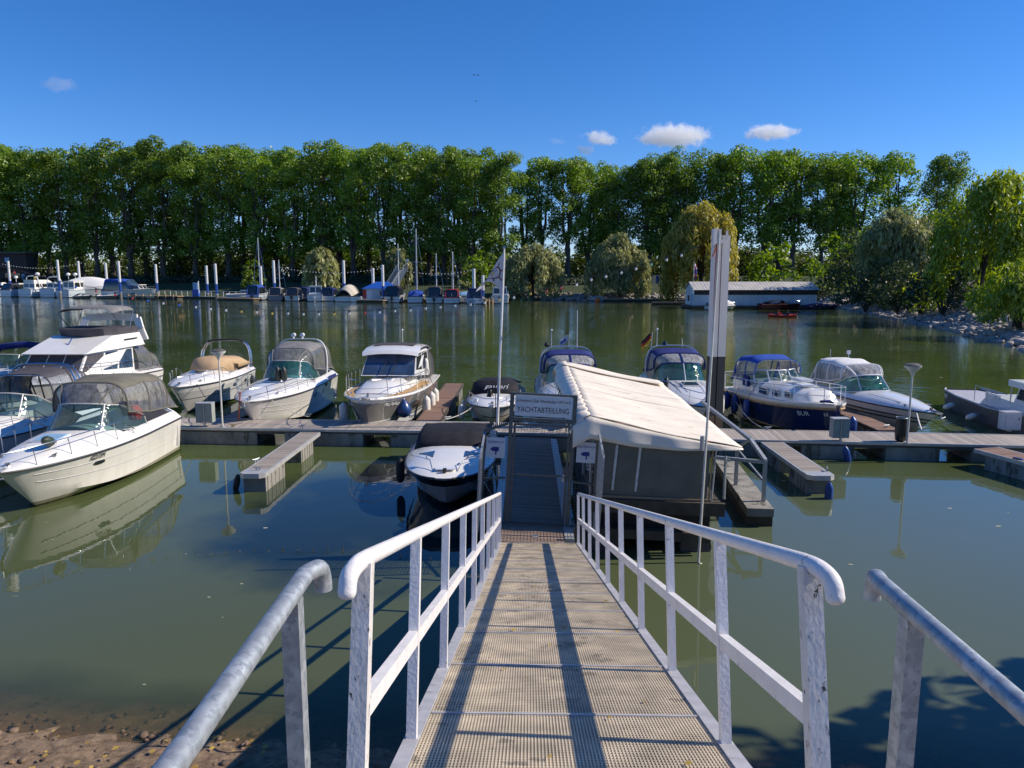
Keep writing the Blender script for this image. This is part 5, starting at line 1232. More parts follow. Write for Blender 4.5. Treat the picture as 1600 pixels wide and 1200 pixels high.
# ---- 3 flybridge yacht behind
M['hull3'] = zband('white yacht hull', [(.1, (.05, .06, .08)), (.72, (.74, .72, .68)), (.80, (.12, .11, .12)), (9, (.78, .75, .70))], .2, .6)
st_ = P(262, 577, 1.12)
h = Hull(10.6, 3.5, 1.12, 1.75, 1.5, 2.6, .7, hc=.36, tw=.30, sh=1.3)
tip = Vector((st_.x - 1.7 - .2, st_.y - 10.5, 0))
b3 = boat_root('flybridge_yacht', 'large white flybridge yacht with grey bimini behind the cream cruiser', tip, AZ + 1.2, h.L, 'yacht'); h.build(b3, 'hull3', 'gel', floor=.6)
hp3 = house_pts(2.6, 7.0, 1.45, 1.3, 1.3, 2.6, 6.1, 1.42, 1.22, 2.6, 1.62, 2.58)
G().hexa(hp3).build('deckhouse', 'gel', b3, 0); fc = faces_of(hp3)
for u0, u1 in ((.03, .34), (.36, .64), (.66, .97)): pane(b3, fc['front'], u0, u1, .08, .92, 'dark_canvas', 'window_cover')
for nm in ('port', 'starboard'):
    for u0, u1 in ((.03, .36), (.39, .66), (.69, .97)): pane(b3, fc[nm], (1 - u1 if nm == 'starboard' else u0), (1 - u0 if nm == 'starboard' else u1), .2, .9, 'blueglass' if u0 > .3 else 'dark_canvas')
# sloping forward roof and flybridge tub
fb_ = house_pts(1.7, 6.5, 1.58, 1.40, 2.58, 1.9, 4.2, 1.45, 1.36, 3.2, 2.58, 3.2)
G().hexa(fb_).build('flybridge', 'gel', b3, 0)
wrap = G(); pts = [(1.9, 1.38), (3.6, 1.3), (4.2, 1.0), (4.42, .5), (4.45, 0), (4.42, -.5), (4.2, -1.0), (3.6, -1.3), (1.9, -1.38)]
wrap.sheet([[Vector((x, y, 3.17)) for x, y in pts], [Vector((x + .12, y * 1.03, 3.52)) for x, y in pts]]); wrap.poly([Vector((x + .12, y * 1.03, 3.52)) for x, y in pts])
wrap.build('flybridge_cover', 'dark_canvas', b3, 20)
A = [arch_pts(x, 1.3, 4.0, zt_, n=16) for x, zt_ in ((3.9, 4.42), (2.9, 4.55), (1.9, 4.50))]
G().sheet([a[2:15] for a in A]).build('bimini', 'grey_canvas', b3, 60, solid=.012)
g = G()
for sg in (1, -1):
    g.tube([(2.7, sg * 1.3, 3.2), (3.9, sg * 1.25, 4.2)], .018).tube([(2.7, sg * 1.3, 3.2), (1.95, sg * 1.25, 4.25)], .018).tube([(2.75, sg * 1.3, 3.25), (2.9, sg * 1.25, 4.3)], .014)
g.build('bimini_frame', 'steel', b3)
g = G(); rr_ = [(1.5, 1.5, 2.8), (1.7, 1.42, 3.35), (1.6, 1.25, 3.88), (1.55, 0, 3.95), (1.6, -1.25, 3.88), (1.7, -1.42, 3.35), (1.5, -1.5, 2.8)]
for a_, c_ in zip(rr_[:-1], rr_[1:]): g.bar(a_, c_, .34, .12, (1, 0, 0.01))
g.build('radar_arch', 'gel', b3, 0)
canopy(b3, None, [(2.3, 1.52, 1.35, 2.72), (1.2, 1.56, 1.32, 2.58), (.35, 1.52, 1.3, 2.1)], 'grey_canvas', 'vinyl', k0=7, aft=(.0, 1.0, 1.2), front=False)
bow_rail(h, b3, .12, .62, .92, 11, False); hatch(h, b3, 7.9, 0, .6, .6); bow_fittings(h, b3); portlight(h, b3, .5, .55, 1, .5, .16); portlight(h, b3, .68, .55, 1, .5, .16)
G().tube([(5.4, .0, 2.85), (5.2, .1, 3.15)], .03).build('horn', 'steel', b3); G().bar((3.4, 1.49, 2.95), (2.3, 1.53, 2.95), .02, .06).build('badge_strip', 'ink', b3, 0)

# ---- 3b cruiser behind it, only the furled blue bimini and rail seen
h = Hull(8.2, 2.9, 1.3, 1.6, 1.2, hc=.35, tw=.4)
tip = PD(-70, 640, 36); b3b = boat_root('motor_cruiser', 'white cruiser with furled dark blue bimini beyond the yacht at the left edge', Vector((st_.x - 5.6, st_.y - 8.8, 0)), AZ, h.L); h.build(b3b, 'hull3', 'gel2')
G().tube([(2.2, -1.4, 2.35), (2.25, -1.2, 2.55), (2.25, 0, 2.68), (2.25, 1.2, 2.55), (2.2, 1.4, 2.35)], .16, 8).build('furled_bimini', 'navy_canvas', b3b)
g = G()
for sg in (1, -1): g.tube([(1.9, sg * 1.4, 1.4), (2.2, sg * 1.4, 2.4)], .02).tube([(3.4, sg * 1.35, 1.4), (2.2, sg * 1.4, 2.4)], .02)
g.build('bimini_frame', 'steel', b3b); windshield(h, b3b, 2.6, 1.6, 1.1, .6, .5); bow_rail(h, b3b, .3, .6, .9, 7, True)

# ---- 4 tan covered sports boat
M['hull4'] = zband('white hull with grey lower band', [(.06, (.05, .05, .06)), (.62, (.5, .49, .47)), (.66, (.08, .08, .08)), (.98, (.55, .54, .52)), (9, (.78, .76, .73))], .15, .7)
h = Hull(7.4, 2.6, 1.15, 1.28, 1.2, 2.5, .78, hc=.4, tw=.46)
tip = P(268, 610, 1.2); tip = Vector((-14.15, 30.6, 0)); b4 = boat_root('sports_boat', 'white sports boat with tan cockpit cover and black roll bar behind the left lamp', tip, AZ + 4.5, h.L); h.build(b4, 'hull4', 'gel')
base, top = windshield(h, b4, 2.4, 1.7, 1.02, .5, .5)
G().sheet([[p + Vector((.03, 0, -.0)) for p in base], [p + Vector((.02, 0, .03)) for p in top]] + [arch_pts(x, w_, 1.5, zt_, n=16) for x, w_, zt_ in ((2.3, 1.05, 2.06), (1.5, 1.1, 2.0), (.9, 1.12, 1.75), (.1, 1.1, 1.5))]).build('cockpit_cover', 'tan_canvas', b4, 50, solid=.012)
ap = arch_pts(1.0, 1.22, 1.35, 2.72, lean=-.25); G().tube(ap, .045, 8).tube([p + Vector((-.28, 0, -.04)) for p in ap], .03, 8).build('roll_bar', 'steel', b4)
G().tube([p + Vector((0, 0, .012)) for p in ap[7:14]], .055, 8).build('bar_padding', 'rubber', b4)
bow_rail(h, b4, .5, .42, .86, 5); hatch(h, b4, 4.9, 0, .7, .7); bow_fittings(h, b4, False); portlight(h, b4, .47, .66, 1, .4, .14); portlight(h, b4, .25, .66, 1, .4, .14)
hull_text(h, b4, 'CCH', .45, .86, 1, .2, 'ink', 0, .9, 'registration_number')
fender(at(b4, (1.4, 1.42, 1.0)), .6, .12, 'fender_dark', 'dark fender on the shaded flank of the tan covered boat', line=at(b4, (1.4, 1.3, 1.3)))

# ---- 6 grey canopy cruiser
M['hull6'] = zband('white over dark lower hull', [(.16, (.03, .03, .035)), (.20, (.6, .6, .6)), (9, (.76, .73, .67))], .12, .8)
h = Hull(8.4, 2.85, 1.28, 1.36, 1.25, 2.7, .72, hc=.42, tw=.44)
tip = P(384, 628, 1.38); b6 = boat_root('motor_cruiser', 'white cruiser with grey canopy, white arch and two dark fenders on its foredeck', tip, AZ + .8, h.L); h.build(b6, 'hull6', 'gel')
base, top = windshield(h, b6, 2.5, 2.0, 1.12, .66, .6, 'teal_glass', 'alu')
canopy(b6, top, [(3.0, 1.02, 1.95, 2.82), (1.8, 1.14, 1.75, 3.02), (.55, 1.12, 1.7, 2.86)], 'grey_canvas', 'vinyl', k0=5, aft=(.0, 1.0, 1.55))
g = G(); ap = arch_pts(1.6, 1.2, 1.55, 3.09, lean=-.35)
for a_, c_ in zip(ap[:-1], ap[1:]): g.bar(a_ + Vector((.0, 0, 0)), c_, .05, .13, (1, 0, .01))
g.build('radar_arch', 'gel', b6, 20)
for y in (-.35, .05): G().tube([(1.3, y, 3.08), (1.3, y, 3.28)], .05, 8).tube([(1.38, y, 3.26), (1.16, y, 3.26)], .09, 10).build('searchlight', 'gel2', b6)
bow_rail(h, b6, .44, .48, .88, 5, True); hatch(h, b6, 5.2, 0, .8, .7); bow_fittings(h, b6); seats(h, b6, 2.3, .55, .4); portlight(h, b6, .48, .72, 1, .26, .2); portlight(h, b6, .34, .72, 1, .26, .2)
for f in (.62, .40): G().tube([h.side(t, f, 1, .004) for t in h.stations(.02, .95)], .010, 4).build('styling_line', 'edge', b6)
G().bar(at(b6, (0, 0, 0)) * 0 + Vector((1.9, 1.36, 1.38)), Vector((.6, 1.36, 1.34)), .02, .16).build('blue_side_patch', 'navy_canvas', b6, 0)
hull_text(h, b6, '62110M', .3, .88, 1, .16, 'ink', 0, .8, 'registration_number')
for y, k_ in ((.28, 'left'), (.52, 'right')): fender(at(b6, (5.6, y, 2.33)), .62, .12, 'fender_dark', '%s one of two dark fenders standing on the foredeck of the grey canopy cruiser' % k_, (R(8), 0))
rope(at(b6, (7.6, .62, 1.35)), P(482, 651, .66), .1, 'white mooring rope from the grey canopy cruiser to the jetty cleat')
rope(at(b6, (8.1, -.3, 1.7)), at(b6, (7.9, -.5, .6)), .05, 'orange brown rope over the bow of the grey canopy cruiser', mat('rust rope', (.5, .14, .06), .8), .03)

# ---- 7 pilothouse cruiser with dark grey hull band
M['hull7'] = zband('white hull, grey band', [(.10, (.05, .05, .06)), (.40, (.70, .70, .68)), (.46, (.15, .145, .14)), (.50, (.66, .66, .64)), (1.22, (.17, .165, .15)), (9, (.78, .77, .73))], .12, .8, slope=.015)
h = Hull(8.9, 3.05, 1.25, 1.55, .75, 3.0, .62, hc=.10, tw=.2, sh=1.6, chb=.3)
tip = P(570, 622, 1.6); b7 = boat_root('pilothouse_cruiser', 'white hardtop cabin cruiser with dark grey hull band moored left of the reddish finger', tip, AZ - 1.0, h.L, 'boat'); h.build(b7, 'hull7', 'gel', strake='gel', strake_r=.05)
for sg in (1, -1):
    rows = []
    for i in range(15):
        t = .3 + .62 * i / 14; rows.append([Vector((h.L * t, sg * h.bs(t) * f, h.deckz(h.L * t, h.bs(t) * f) + .012)) for f in (.93, .68)])
    G().sheet(rows).build('teak_side_deck', 'teak', b7, 0)
tr_ = Hull(8.9, 3.05, 1.25, 1.55); rows = []
for i in range(13):
    t = .38 + .46 * i / 12; w_ = min(1.12, h.bs(t) * .7); z = h.zs(t); hh = .42 * (1 if t < .66 else max(0.05, 1 - ((t - .66) / .19) ** 2))
    rows.append([Vector((h.L * t, w_ * f, z + hh * (1 - abs(f) ** 5) + .02)) for f in (-1, -.97, -.9, -.6, 0, .6, .9, .97, 1)])
G().sheet(rows).build('cabin_trunk', 'gel', b7, 50)
hp7 = house_pts(1.6, 4.9, 1.22, 1.12, 1.5, 1.75, 3.95, 1.12, 1.02, 2.72, 1.86, 2.72); G().hexa(hp7).build('wheelhouse', 'gel2', b7, 0); fc = faces_of(hp7)
pane(b7, fc['front'], .03, .97, .05, .95, 'blueglass', 'windscreen', frame_m='rubber')
for nm in ('port', 'starboard'):
    for u0, u1 in ((.04, .44), (.48, .93)): pane(b7, fc[nm], (1 - u1 if nm == 'starboard' else u0), (1 - u0 if nm == 'starboard' else u1), .25, .93, 'darkglass')
g = G(); rows = []
for (x, z, k) in ((1.3, 2.70, .96), (1.3, 2.78, 1.0), (2.2, 2.98, .98), (3.6, 3.0, .97), (4.25, 2.86, 1.0), (4.4, 2.72, .97), (4.1, 2.66, .9)):
    w_ = 1.28 if x < 3.5 else 1.2
    rows.append([Vector((x, w_ * k * f, z - .10 * abs(f) ** 3)) for f in (-1, -.8, -.4, 0, .4, .8, 1)])
rows.append([Vector((1.3, p.y * .98, 2.64)) for p in rows[0]])
G().sheet(rows).build('roof', 'gel', b7, 30)
G().sheet([[Vector((2.35 + 1.25 * i / 4, -.85 + 1.7 * j / 4, 3.012 + .0 * i - .02 * abs(j / 2 - 1) - (.012 if i == 0 else 0))) for j in range(5)] for i in range(5)]).build('sunroof', 'dark_canvas', b7, 0, solid=.02)
for y in (-.28, .14): G().bar((4.93, y, 1.95), (4.25, y + .18, 2.6), .02, .02).build('wiper', 'rubber', b7, 0)
canopy(b7, None, [(1.6, 1.2, 1.45, 2.75), (.9, 1.22, 1.42, 2.72), (.25, 1.2, 1.4, 2.6)], 'dark_canvas', 'vinyl', k0=7, aft=(.0, 1.0, 1.3), front=False)
bow_rail(h, b7, .3, .66, .95, 8, True, bowlift=.05); hatch(h, b7, 5.7, 0, .6, .75, 'darkglass', .36); bow_fittings(h, b7); G().tube([(2.1, .1, 3.0), (2.1, .1, 3.5)], .012).lathe([(.02, 0), (.05, .05), (.02, .1)], 8, c=(2.1, .1, 3.5)).build('antenna', 'gel2', b7)
hull_text(h, b7, 'Miss Perfect', .9, .74, 1, .2, 'ink_white', .3, .9, 'boat_name'); hull_text(h, b7, 'Miss Perfect', .9, .74, -1, .2, 'ink_white', .3, .9, 'boat_name')
portlight(h, b7, .66, .55, 1, 1.3, .26, 'darkglass'); portlight(h, b7, .45, .55, 1, .9, .26, 'darkglass')
for i, (x, nm) in enumerate(((5.3, 'nearest the bow'), (4.2, 'middle'), (3.2, 'nearest the stern'))): fender(at(b7, (x, h.bs(x / h.L) + .16, 1.12)), .92, .16, 'fender_white', 'white fender on the sunny side of the hardtop cabin cruiser, %s of three' % nm, line=at(b7, (x, h.bs(x / h.L) * .95, 1.55)))
fender(at(b7, (7.2, -h.bs(7.2 / h.L) - .08, 1.15)), .95, .17, 'fender_white', 'white fender on the shaded bow side of the hardtop cabin cruiser', line=at(b7, (7.2, -h.bs(7.2 / h.L) * .9, 1.6)))
fender(at(b7, (2.6, h.bs(.3) * .8, 2.35)), .7, .11, 'fender_white', 'white fender stowed upright on the side rail of the hardtop cabin cruiser')
mb = P(631, 652, .58); t = thing('mooring_ball', mb + Vector((0, -.05, .36)), 0, 'dark blue pear shaped mooring buoy hung over the jetty edge', 'buoy')
G().lathe([(.03, .44), (.05, .38), (.09, .33), (.2, .2), (.30, .02), (.31, -.1), (.24, -.26), (.1, -.35), (.02, -.36)], 16).build('ball', 'buoyblue', t, 60); G().tube([(0, 0, .43), (-.3, .6, .7)], .012, 4).build('line', 'rope_dark', t)
rope(at(b7, (4.6, 1.5, 1.5)), P(684, 606, .6), .1, 'dark mooring rope from the hardtop cabin cruiser to the reddish finger', 'rope_dark')

# ---- 8 small black covered boat behind the flagpole
M['hull8'] = zband('white hull, beige lower', [(.05, (.04, .04, .04)), (.5, (.55, .52, .44)), (.54, (.05, .05, .05)), (9, (.76, .75, .72))], .15, .7)
h = Hull(6.0, 2.45, .85, .98, .9, 3.0, .62, hc=.30, tw=.55)
tip = P(768, 637, .98); b8 = boat_root('runabout', 'small white boat with lettered black cockpit cover behind the flagpole', tip, AZ - .4, h.L); h.build(b8, 'hull8', 'gel')
G().sheet([[Vector((3.7 + .35 * (1 - abs(f) ** 2), f * 1.05, h.deckz(3.7, f * 1.05) + .0)) for f in [i / 8 - 1 for i in range(17)]], [Vector((3.05 + .3 * (1 - abs(f) ** 2), f * .92, 1.62 - .1 * abs(f) ** 4)) for f in [i / 8 - 1 for i in range(17)]], [Vector((1.6, f * .98, 1.55 - .25 * abs(f) ** 4)) for f in [i / 8 - 1 for i in range(17)]], [Vector((.2, f * 1.05, 1.15)) for f in [i / 8 - 1 for i in range(17)]]]).build('cockpit_cover', 'black', b8, 50, solid=.012)
text('cover_lettering', 'gaspari', .34, frame((3.70, 0.05, 1.44), (0, 1, 0), (.83, 0, .56)), 'ink_white', b8, .006, .35, 1.0)
bow_rail(h, b8, .5, .34, .9, 5); bow_fittings(h, b8, False)
for i, x in enumerate((3.4, 4.5)): fender(at(b8, (x, -1.3, .85)), .62, .13, 'fender_white', 'white fender on the left flank of the black covered small boat, %s' % ('farther one' if i == 0 else 'nearer the bow'), line=at(b8, (x, -1.15, 1.0)))
rope(at(b8, (5.1, -.55, 1.05)), P(696, 655, .64), .12, 'white mooring rope from the small black covered boat to the finger root')

# ---- 9 white and black bowrider beside the gangway
M['hull9'] = zband('white, grey and black hull', [(.06, (.04, .04, .045)), (.60, (.58, .56, .52)), (.80, (.012, .012, .018)), (9, (.78, .77, .75))], .1, .8, slope=.012)
h = Hull(6.3, 2.55, .82, .95, .8, 3.4, .5, hc=.26, tw=.5, chb=.30)
tip = P(693, 748, .95); b9 = boat_root('cuddy_boat', 'white cuddy boat with black hull stripe and black cover left of the gate', tip, AZ + 1.5, h.L); h.build(b9, 'hull9', 'gel', strake='rub')
cs = [i / 10 - 1 for i in range(21)]
G().sheet([[Vector((3.25 + .30 * (1 - abs(f) ** 2.5), f * 1.12, h.deckz(3.3, f * 1.1) + .0)) for f in cs], [Vector((2.95 + .28 * (1 - abs(f) ** 2.5) + .03 * math.sin(f * 14), f * 1.07, 1.20 - .03 * abs(f) ** 4)) for f in cs], [Vector((2.65 + .25 * (1 - abs(f) ** 2.5), f * 1.04, 1.37 - .05 * abs(f) ** 4)) for f in cs], [Vector((1.2, f * 1.08, 1.34 - .10 * abs(f) ** 4)) for f in cs], [Vector((.1, f * 1.12, 1.1)) for f in cs]]).build('cockpit_cover', 'black', b9, 50, solid=.012)
for sg in (1, -1):
    pts = [(4.15, sg * .42), (4.15, sg * .86), (4.72, sg * .42)] if sg > 0 else [(4.15, -.86), (4.15, -.42), (4.72, -.42)]
    G().prism([Vector((x, y, h.deckz(x, y) - .02)) for x, y in pts], (0, 0, .045)).build('deck_window', 'darkglass', b9, 0)
    g = G(); line = [Vector((h.L * t, sg * h.bs(t) * k, h.deckz(h.L * t, h.bs(t) * k) + .16)) for t, k in ((.5, .93), (.62, .92), (.74, .86), (.80, .70), (.86, .45), (.93, .42))]; line[-1].z -= .16
    g.tube(line, .013, 6); g.tube([line[1], line[1] - Vector((0, 0, .17))], .011); g.build('grab_rail', 'steel', b9)
    G().tube([(5.2, sg * .55, 1.24), (5.4, sg * .5, 1.22)], .018).build('cleat', 'steel', b9)
G().box((5.75, 0, 1.07), (.28, .5, .02)).build('anchor_locker', 'gel2', b9, 0); G().tube([(5.95, 0, 1.02), (5.95, 0, 1.12)], .05, 8).build('bow_light', 'rubber', b9)
G().tube([(6.05, 0, .38), (6.10, 0, .38)], .03).build('bow_eye', 'steel', b9)
fender(at(b9, (4.0, -1.42, .92)), .72, .12, 'rubber', 'black fender on the left side of the white cuddy boat', line=at(b9, (4.0, -1.2, 1.0)))
rope(at(b9, (5.3, .75, 1.0)), at(b9, (5.3, 1.25, .1)), .03, 'grey mooring line down the right bow of the white cuddy boat')

# ---- 10, 11 blue canopy cruisers behind the shelter
M['hull10'] = zband('white hull with soft stripe', [(.08, (.03, .04, .12)), (.7, (.7, .7, .7)), (.76, (.10, .12, .3)), (9, (.76, .75, .73))], .12, .8)
for i, (px, py, zt_, daz, lab, L_) in enumerate(((908, 640, 1.3, 1.0, 'white cruiser with navy canopy half hidden behind the tarpaulin roof', 8.6), (1103, 636, 1.25, -1.2, 'white cruiser with navy canopy and german flag left of the steel pile', 8.4))):
    tip = P(px, py, zt_); h = Hull(L_, 2.95, 1.22, zt_, 1.2, 2.6, .75, hc=.42, tw=.46)
    bq = boat_root('motor_cruiser', lab, tip, AZ + daz, L_); h.build(bq, 'hull10', 'gel'); b11_ = bq
    base, top = windshield(h, bq, 2.4, 2.0, 1.12, .66, .62, 'teal_glass', 'gel2', (0,))
    canopy(bq, top, [(2.9, 1.1, 1.95, 2.62), (1.7, 1.18, 1.75, 2.74), (.5, 1.14, 1.7, 2.6)], 'navy_canvas', 'vinyl_white', (0,), k0=5, aft=(.0, 1.0, 1.5), edge=.035)
    g = G(); ap = arch_pts(1.3, 1.24, 1.5, 2.8, lean=-.25)
    for a_, c_ in zip(ap[:-1], ap[1:]): g.bar(a_, c_, .05, .1, (1, 0, .01))
    g.build('radar_arch', 'gel', bq, 20)
    G().tube([(1.0, -.7, 2.75), (1.0, -.7, 3.5)], .012).lathe([(.02, 0), (.06, .04), (.02, .1)], 8, c=(1.0, -.7, 3.48)).build('antenna', 'gel2', bq); G().tube([(1.0, .45, 2.7), (.9, .45, 4.4 if i == 0 else 3.1)], .014).build('antenna', 'gel2', bq)
    G().lathe([(.1, 0), (.13, .1), (.06, .2)], 10, c=(1.0, -.9 if i == 0 else -.35, 2.78)).build('radar_dome', 'rubber' if i == 0 else 'darkglass', bq)
    bow_rail(h, bq, .46, .5, .88, 6, True); bow_fittings(h, bq); seats(h, bq, 2.1, .55, .4); hatch(h, bq, 5.4, 0, .7, .7)
    for sg in (1, -1): G().sheet([[Vector((x, sg * (.62 - .05 * (x - 4.5)) + w_, h.deckz(x, sg * .6) + .02)) for x in (4.5, 5.2, 5.9, 6.6)] for w_ in (-.05, .05)]).sheet([[Vector((x, sg * (.42 - .05 * (x - 4.5)) + w_, h.deckz(x, sg * .4) + .02)) for x in (4.5, 5.2, 5.9, 6.6)] for w_ in (-.03, .03)]).build('deck_stripe', 'edge', bq, 0)
    if i == 0:
        t = thing('boat_flag', at(bq, (.6, .1, 2.72)), 0, 'small white and blue flag on the cruiser behind the tarpaulin', 'flag'); G().tube([(0, 0, 0), (.02, 0, .62)], .01).build('staff', 'gel2', t)
        G().sheet([[Vector((-.04 - .38 * u, .05 * math.sin(u * 6), .58 - .34 * v - .25 * u)) for v in (0, .5, 1)] for u in (0, .25, .5, .75, 1)]).build('cloth', 'flagcloth', t, 60, solid=.006)
        G().sheet([[Vector((-.04 - .38 * u, .05 * math.sin(u * 6) - .006, .58 - .34 * v - .25 * u)) for v in (.35, .65)] for u in (.1, .25, .5, .75, .9)]).build('cloth_band', 'ink_blue', t, 60)
    else:
        t = thing('boat_flag', at(bq, (.9, -.95, 2.65)), 0, 'small german flag of black, red and gold on the cruiser by the pile', 'flag'); G().tube([(0, 0, 0), (.05, 0, .75)], .01).build('staff', 'gel2', t)
        for j, m_ in enumerate(('flag_black', 'flag_red', 'flag_gold')):
            G().sheet([[Vector((-.02 - .42 * u, .05 * math.sin(u * 6), .72 - .14 * (j + v) - .42 * u)) for v in (0, 1)] for u in (0, .25, .5, .75, 1)]).build('flag_band', m_, t, 60, solid=.006)
    if i: fender(at(bq, (5.6, -.95, 1.95)), .5, .13, 'fender_dark', 'dark fender on the foredeck of the cruiser with the german flag', (0, R(15))); fender(at(bq, (7.4, .75, 1.5)), .7, .15, 'fender_white', 'white fender at the bow right of the tall steel pile'); G().tube([at(bq, (0, 0, 0)) * 0 + Vector((7.6, .6, 1.7)), Vector((7.7, .75, 1.2))], .04).build('rope_bundle', 'rope_white', bq)

# ---- 12 navy hulled cabin boat
M['hull12'] = zband('navy hull', [(.10, (.10, .075, .05)), (.16, (.4, .34, .2)), (9, (.012, .025, .105))], .12, .8)
h = Hull(7.3, 2.6, 1.0, 1.42, .55, 2.7, .62, hc=.06, tw=.16, sh=1.7, chb=.36, ch=.0)
tip = P(1311, 630, 1.5); b12 = boat_root('cabin_boat', 'navy hulled cabin boat with white cabin, blue hood and blue fenders', tip, AZ + 8.5, h.L); h.build(b12, 'hull12', 'gel', strake=None)
for sg in (1, -1):
    G().sheet([[h.side(t, .84, sg, .012), h.side(t, 1.0, sg, .02) + Vector((0, 0, .05))] for t in h.stations(0, .998)]).build('sheer_plank', 'cream', b12, 40, solid=.02)
    G().tube([h.side(t, .84, sg, .03) for t in h.stations(0, .998)], .035, 6).build('rubbing_strake', 'teak', b12)
rows = []
for i in range(14):
    t = .36 + .50 * i / 13; w_ = min(.98, h.bs(t) * .74); z = h.zs(t); hh = (.62 if t < .62 else .62 - .2 * (t - .62) / .24) * (1 if t < .82 else max(.0, 1 - ((t - .82) / .042) ** 2))
    rows.append([Vector((h.L * t, w_ * f, z + hh * (1 - abs(f) ** 9) - .1 * 0)) for f in (-1, -.995, -.96, -.9, -.5, 0, .5, .9, .96, .995, 1)])
G().sheet(rows).build('cabin_trunk', 'gel', b12, 40)
for x, lx, lz in ((3.5, .62, .22), (4.45, .4, .2), (5.25, .36, .18)):
    for sg in (-1, 1):
        w_ = min(.98, h.bs(x / h.L) * .74); z = h.zs(x / h.L) + .27
        w2 = min(.98, h.bs((x + .3) / h.L) * .74)
        fm = frame((x, sg * w_, z), (.3, sg * (w2 - w_), 0), (0, sg, 0)); fr_ = G().box((0, 0, 0), (lx + .06, lz + .06, .05), mtx=fm).build('cabin_window', 'steel', b12, 0); G().box((0, 0, .02), (lx, lz, .03), mtx=fm).build('window_pane', 'blueglass', fr_, 0)
hs_ = [Vector((2.75 + .45 * (1 - f * f), f * .98, h.zs(.36) + .55 + .0)) for f in (-1, -.5, 0, .5, 1)]; ht_ = [Vector((2.4 + .4 * (1 - f * f), f * .9, h.zs(.36) + 1.02)) for f in (-1, -.5, 0, .5, 1)]
ws_ = G()
for a_, c_ in zip(hs_[:-1], hs_[1:]): pass
G().sheet([hs_, ht_]).build('windscreen', 'glass', b12, 0)
g = G().tube(hs_, .03, 5).tube(ht_, .03, 5)
for a_, c_ in zip(hs_, ht_): g.tube([a_, c_], .03, 5)
g.build('windscreen_frame', 'gel2', b12)
canopy(b12, None, [(2.75, .98, 1.95, 2.55), (1.9, 1.02, 1.8, 2.66), (.9, 1.0, 1.7, 2.52)], 'blue_canvas', 'vinyl', k0=4, aft=(.5, 1.02, 1.45), front=False)
G().box((1.6, 0, 1.25), (1.9, 1.9, .5)).build('cockpit_coaming', 'gel', b12, 0)
g = G()
for sg in (1, -1):
    for z in (.62, .33): g.tube([Vector((h.L * t, sg * h.bs(t) * .94, h.zs(t) + z)) for t in h.stations(.02, .97)], .013, 5)
    for i in range(7): t = .03 + .93 * i / 6; g.tube([Vector((h.L * t, sg * h.bs(t) * .95, h.zs(t))), Vector((h.L * t, sg * h.bs(t) * .94, h.zs(t) + .63))], .016, 5)
g.tube([Vector((h.L * .97, h.bs(.97) * .94, h.zs(.97) + .62)), Vector((h.L * .97, -h.bs(.97) * .94, h.zs(.97) + .62))], .013)
g.tube([(0.1, -1.1, 1.1), (0.05, -1.1, 1.7), (.05, .0, 1.75), (.05, 1.1, 1.7), (.1, 1.1, 1.1)], .02)
g.build('guard_rail', 'gel2', b12)
hull_text(h, b12, 'BUR', .86, .62, -1, .26, 'ink_white', 0, 1.1, 'hull_lettering'); hull_text(h, b12, '10', .972, .6, -1, .18, 'ink_white', 0, 1, 'hull_lettering')
G().box((2.2, -1.08, 1.6), (.5, .1, .42)).build('canvas_bag', 'navy_canvas', b12, 0); G().box((4.5, .1, 1.95), (.8, .5, .1)).box((5.3, -.2, 1.86), (.5, .5, .07)).build('deck_hatch', 'gel2', b12, 0)
G().prism([(7.0, -.55, 1.5), (7.5, -.32, 1.53), (7.0, -.2, 1.52)], (0, 0, .06)).build('anchor', 'navy_canvas', b12, 0)
for i, (x, nm) in enumerate(((1.0, 'sternmost'), (1.9, 'second from the stern'), (3.1, 'nearest the bow'))): fender(at(b12, (x, -h.bs(x / h.L) - .14, .98)), .78, .15, 'fender_blue', 'blue fender on the left flank of the navy hulled boat, %s' % nm, line=at(b12, (x, -h.bs(x / h.L) * .97, 1.3)))
fender(at(b12, (.35, -h.bs(.05) - .16, .95)), .85, .17, 'rubber', 'black fender at the stern corner of the navy hulled boat')
fender(at(b12, (7.2, .62, 1.0)), .65, .15, 'fender_blue', 'blue fender between the navy bow and the finger jetty')
rope(at(b12, (.6, -1.1, 1.0)) , P(1200, 671, .62), .35, 'white mooring rope from the navy hulled boat to the jetty cleat')

# ---- 13 white canopy cruiser
M['hull13'] = zband('white over beige hull, dark stripe', [(.06, (.04, .04, .04)), (.5, (.52, .49, .43)), (.56, (.05, .045, .05)), (.66, (.5, .48, .44)), (.70, (.06, .05, .06)), (9, (.76, .75, .75))], .12, .8)
h = Hull(7.4, 2.4, .95, 1.0, 1.3, 2.2, .9, hc=.34, tw=.48)
tip = P(1466, 647, 1.0); b13 = boat_root('motor_cruiser', 'white cruiser with white canopy and teal windscreen left of the right lamp', tip, AZ + 7.5, h.L); h.build(b13, 'hull13', 'gel2')
base, top = windshield(h, b13, 2.1, 1.75, .98, .56, .6, 'teal_glass', 'gel2', (-.38, .32))
canopy(b13, top, [(2.5, .92, 1.62, 2.22), (1.5, .98, 1.4, 2.36), (.5, .97, 1.35, 2.3)], 'white_canvas', 'vinyl_white', (-.38, .32), k0=5, aft=(-.1, 1.0, 1.15), edge=.035)
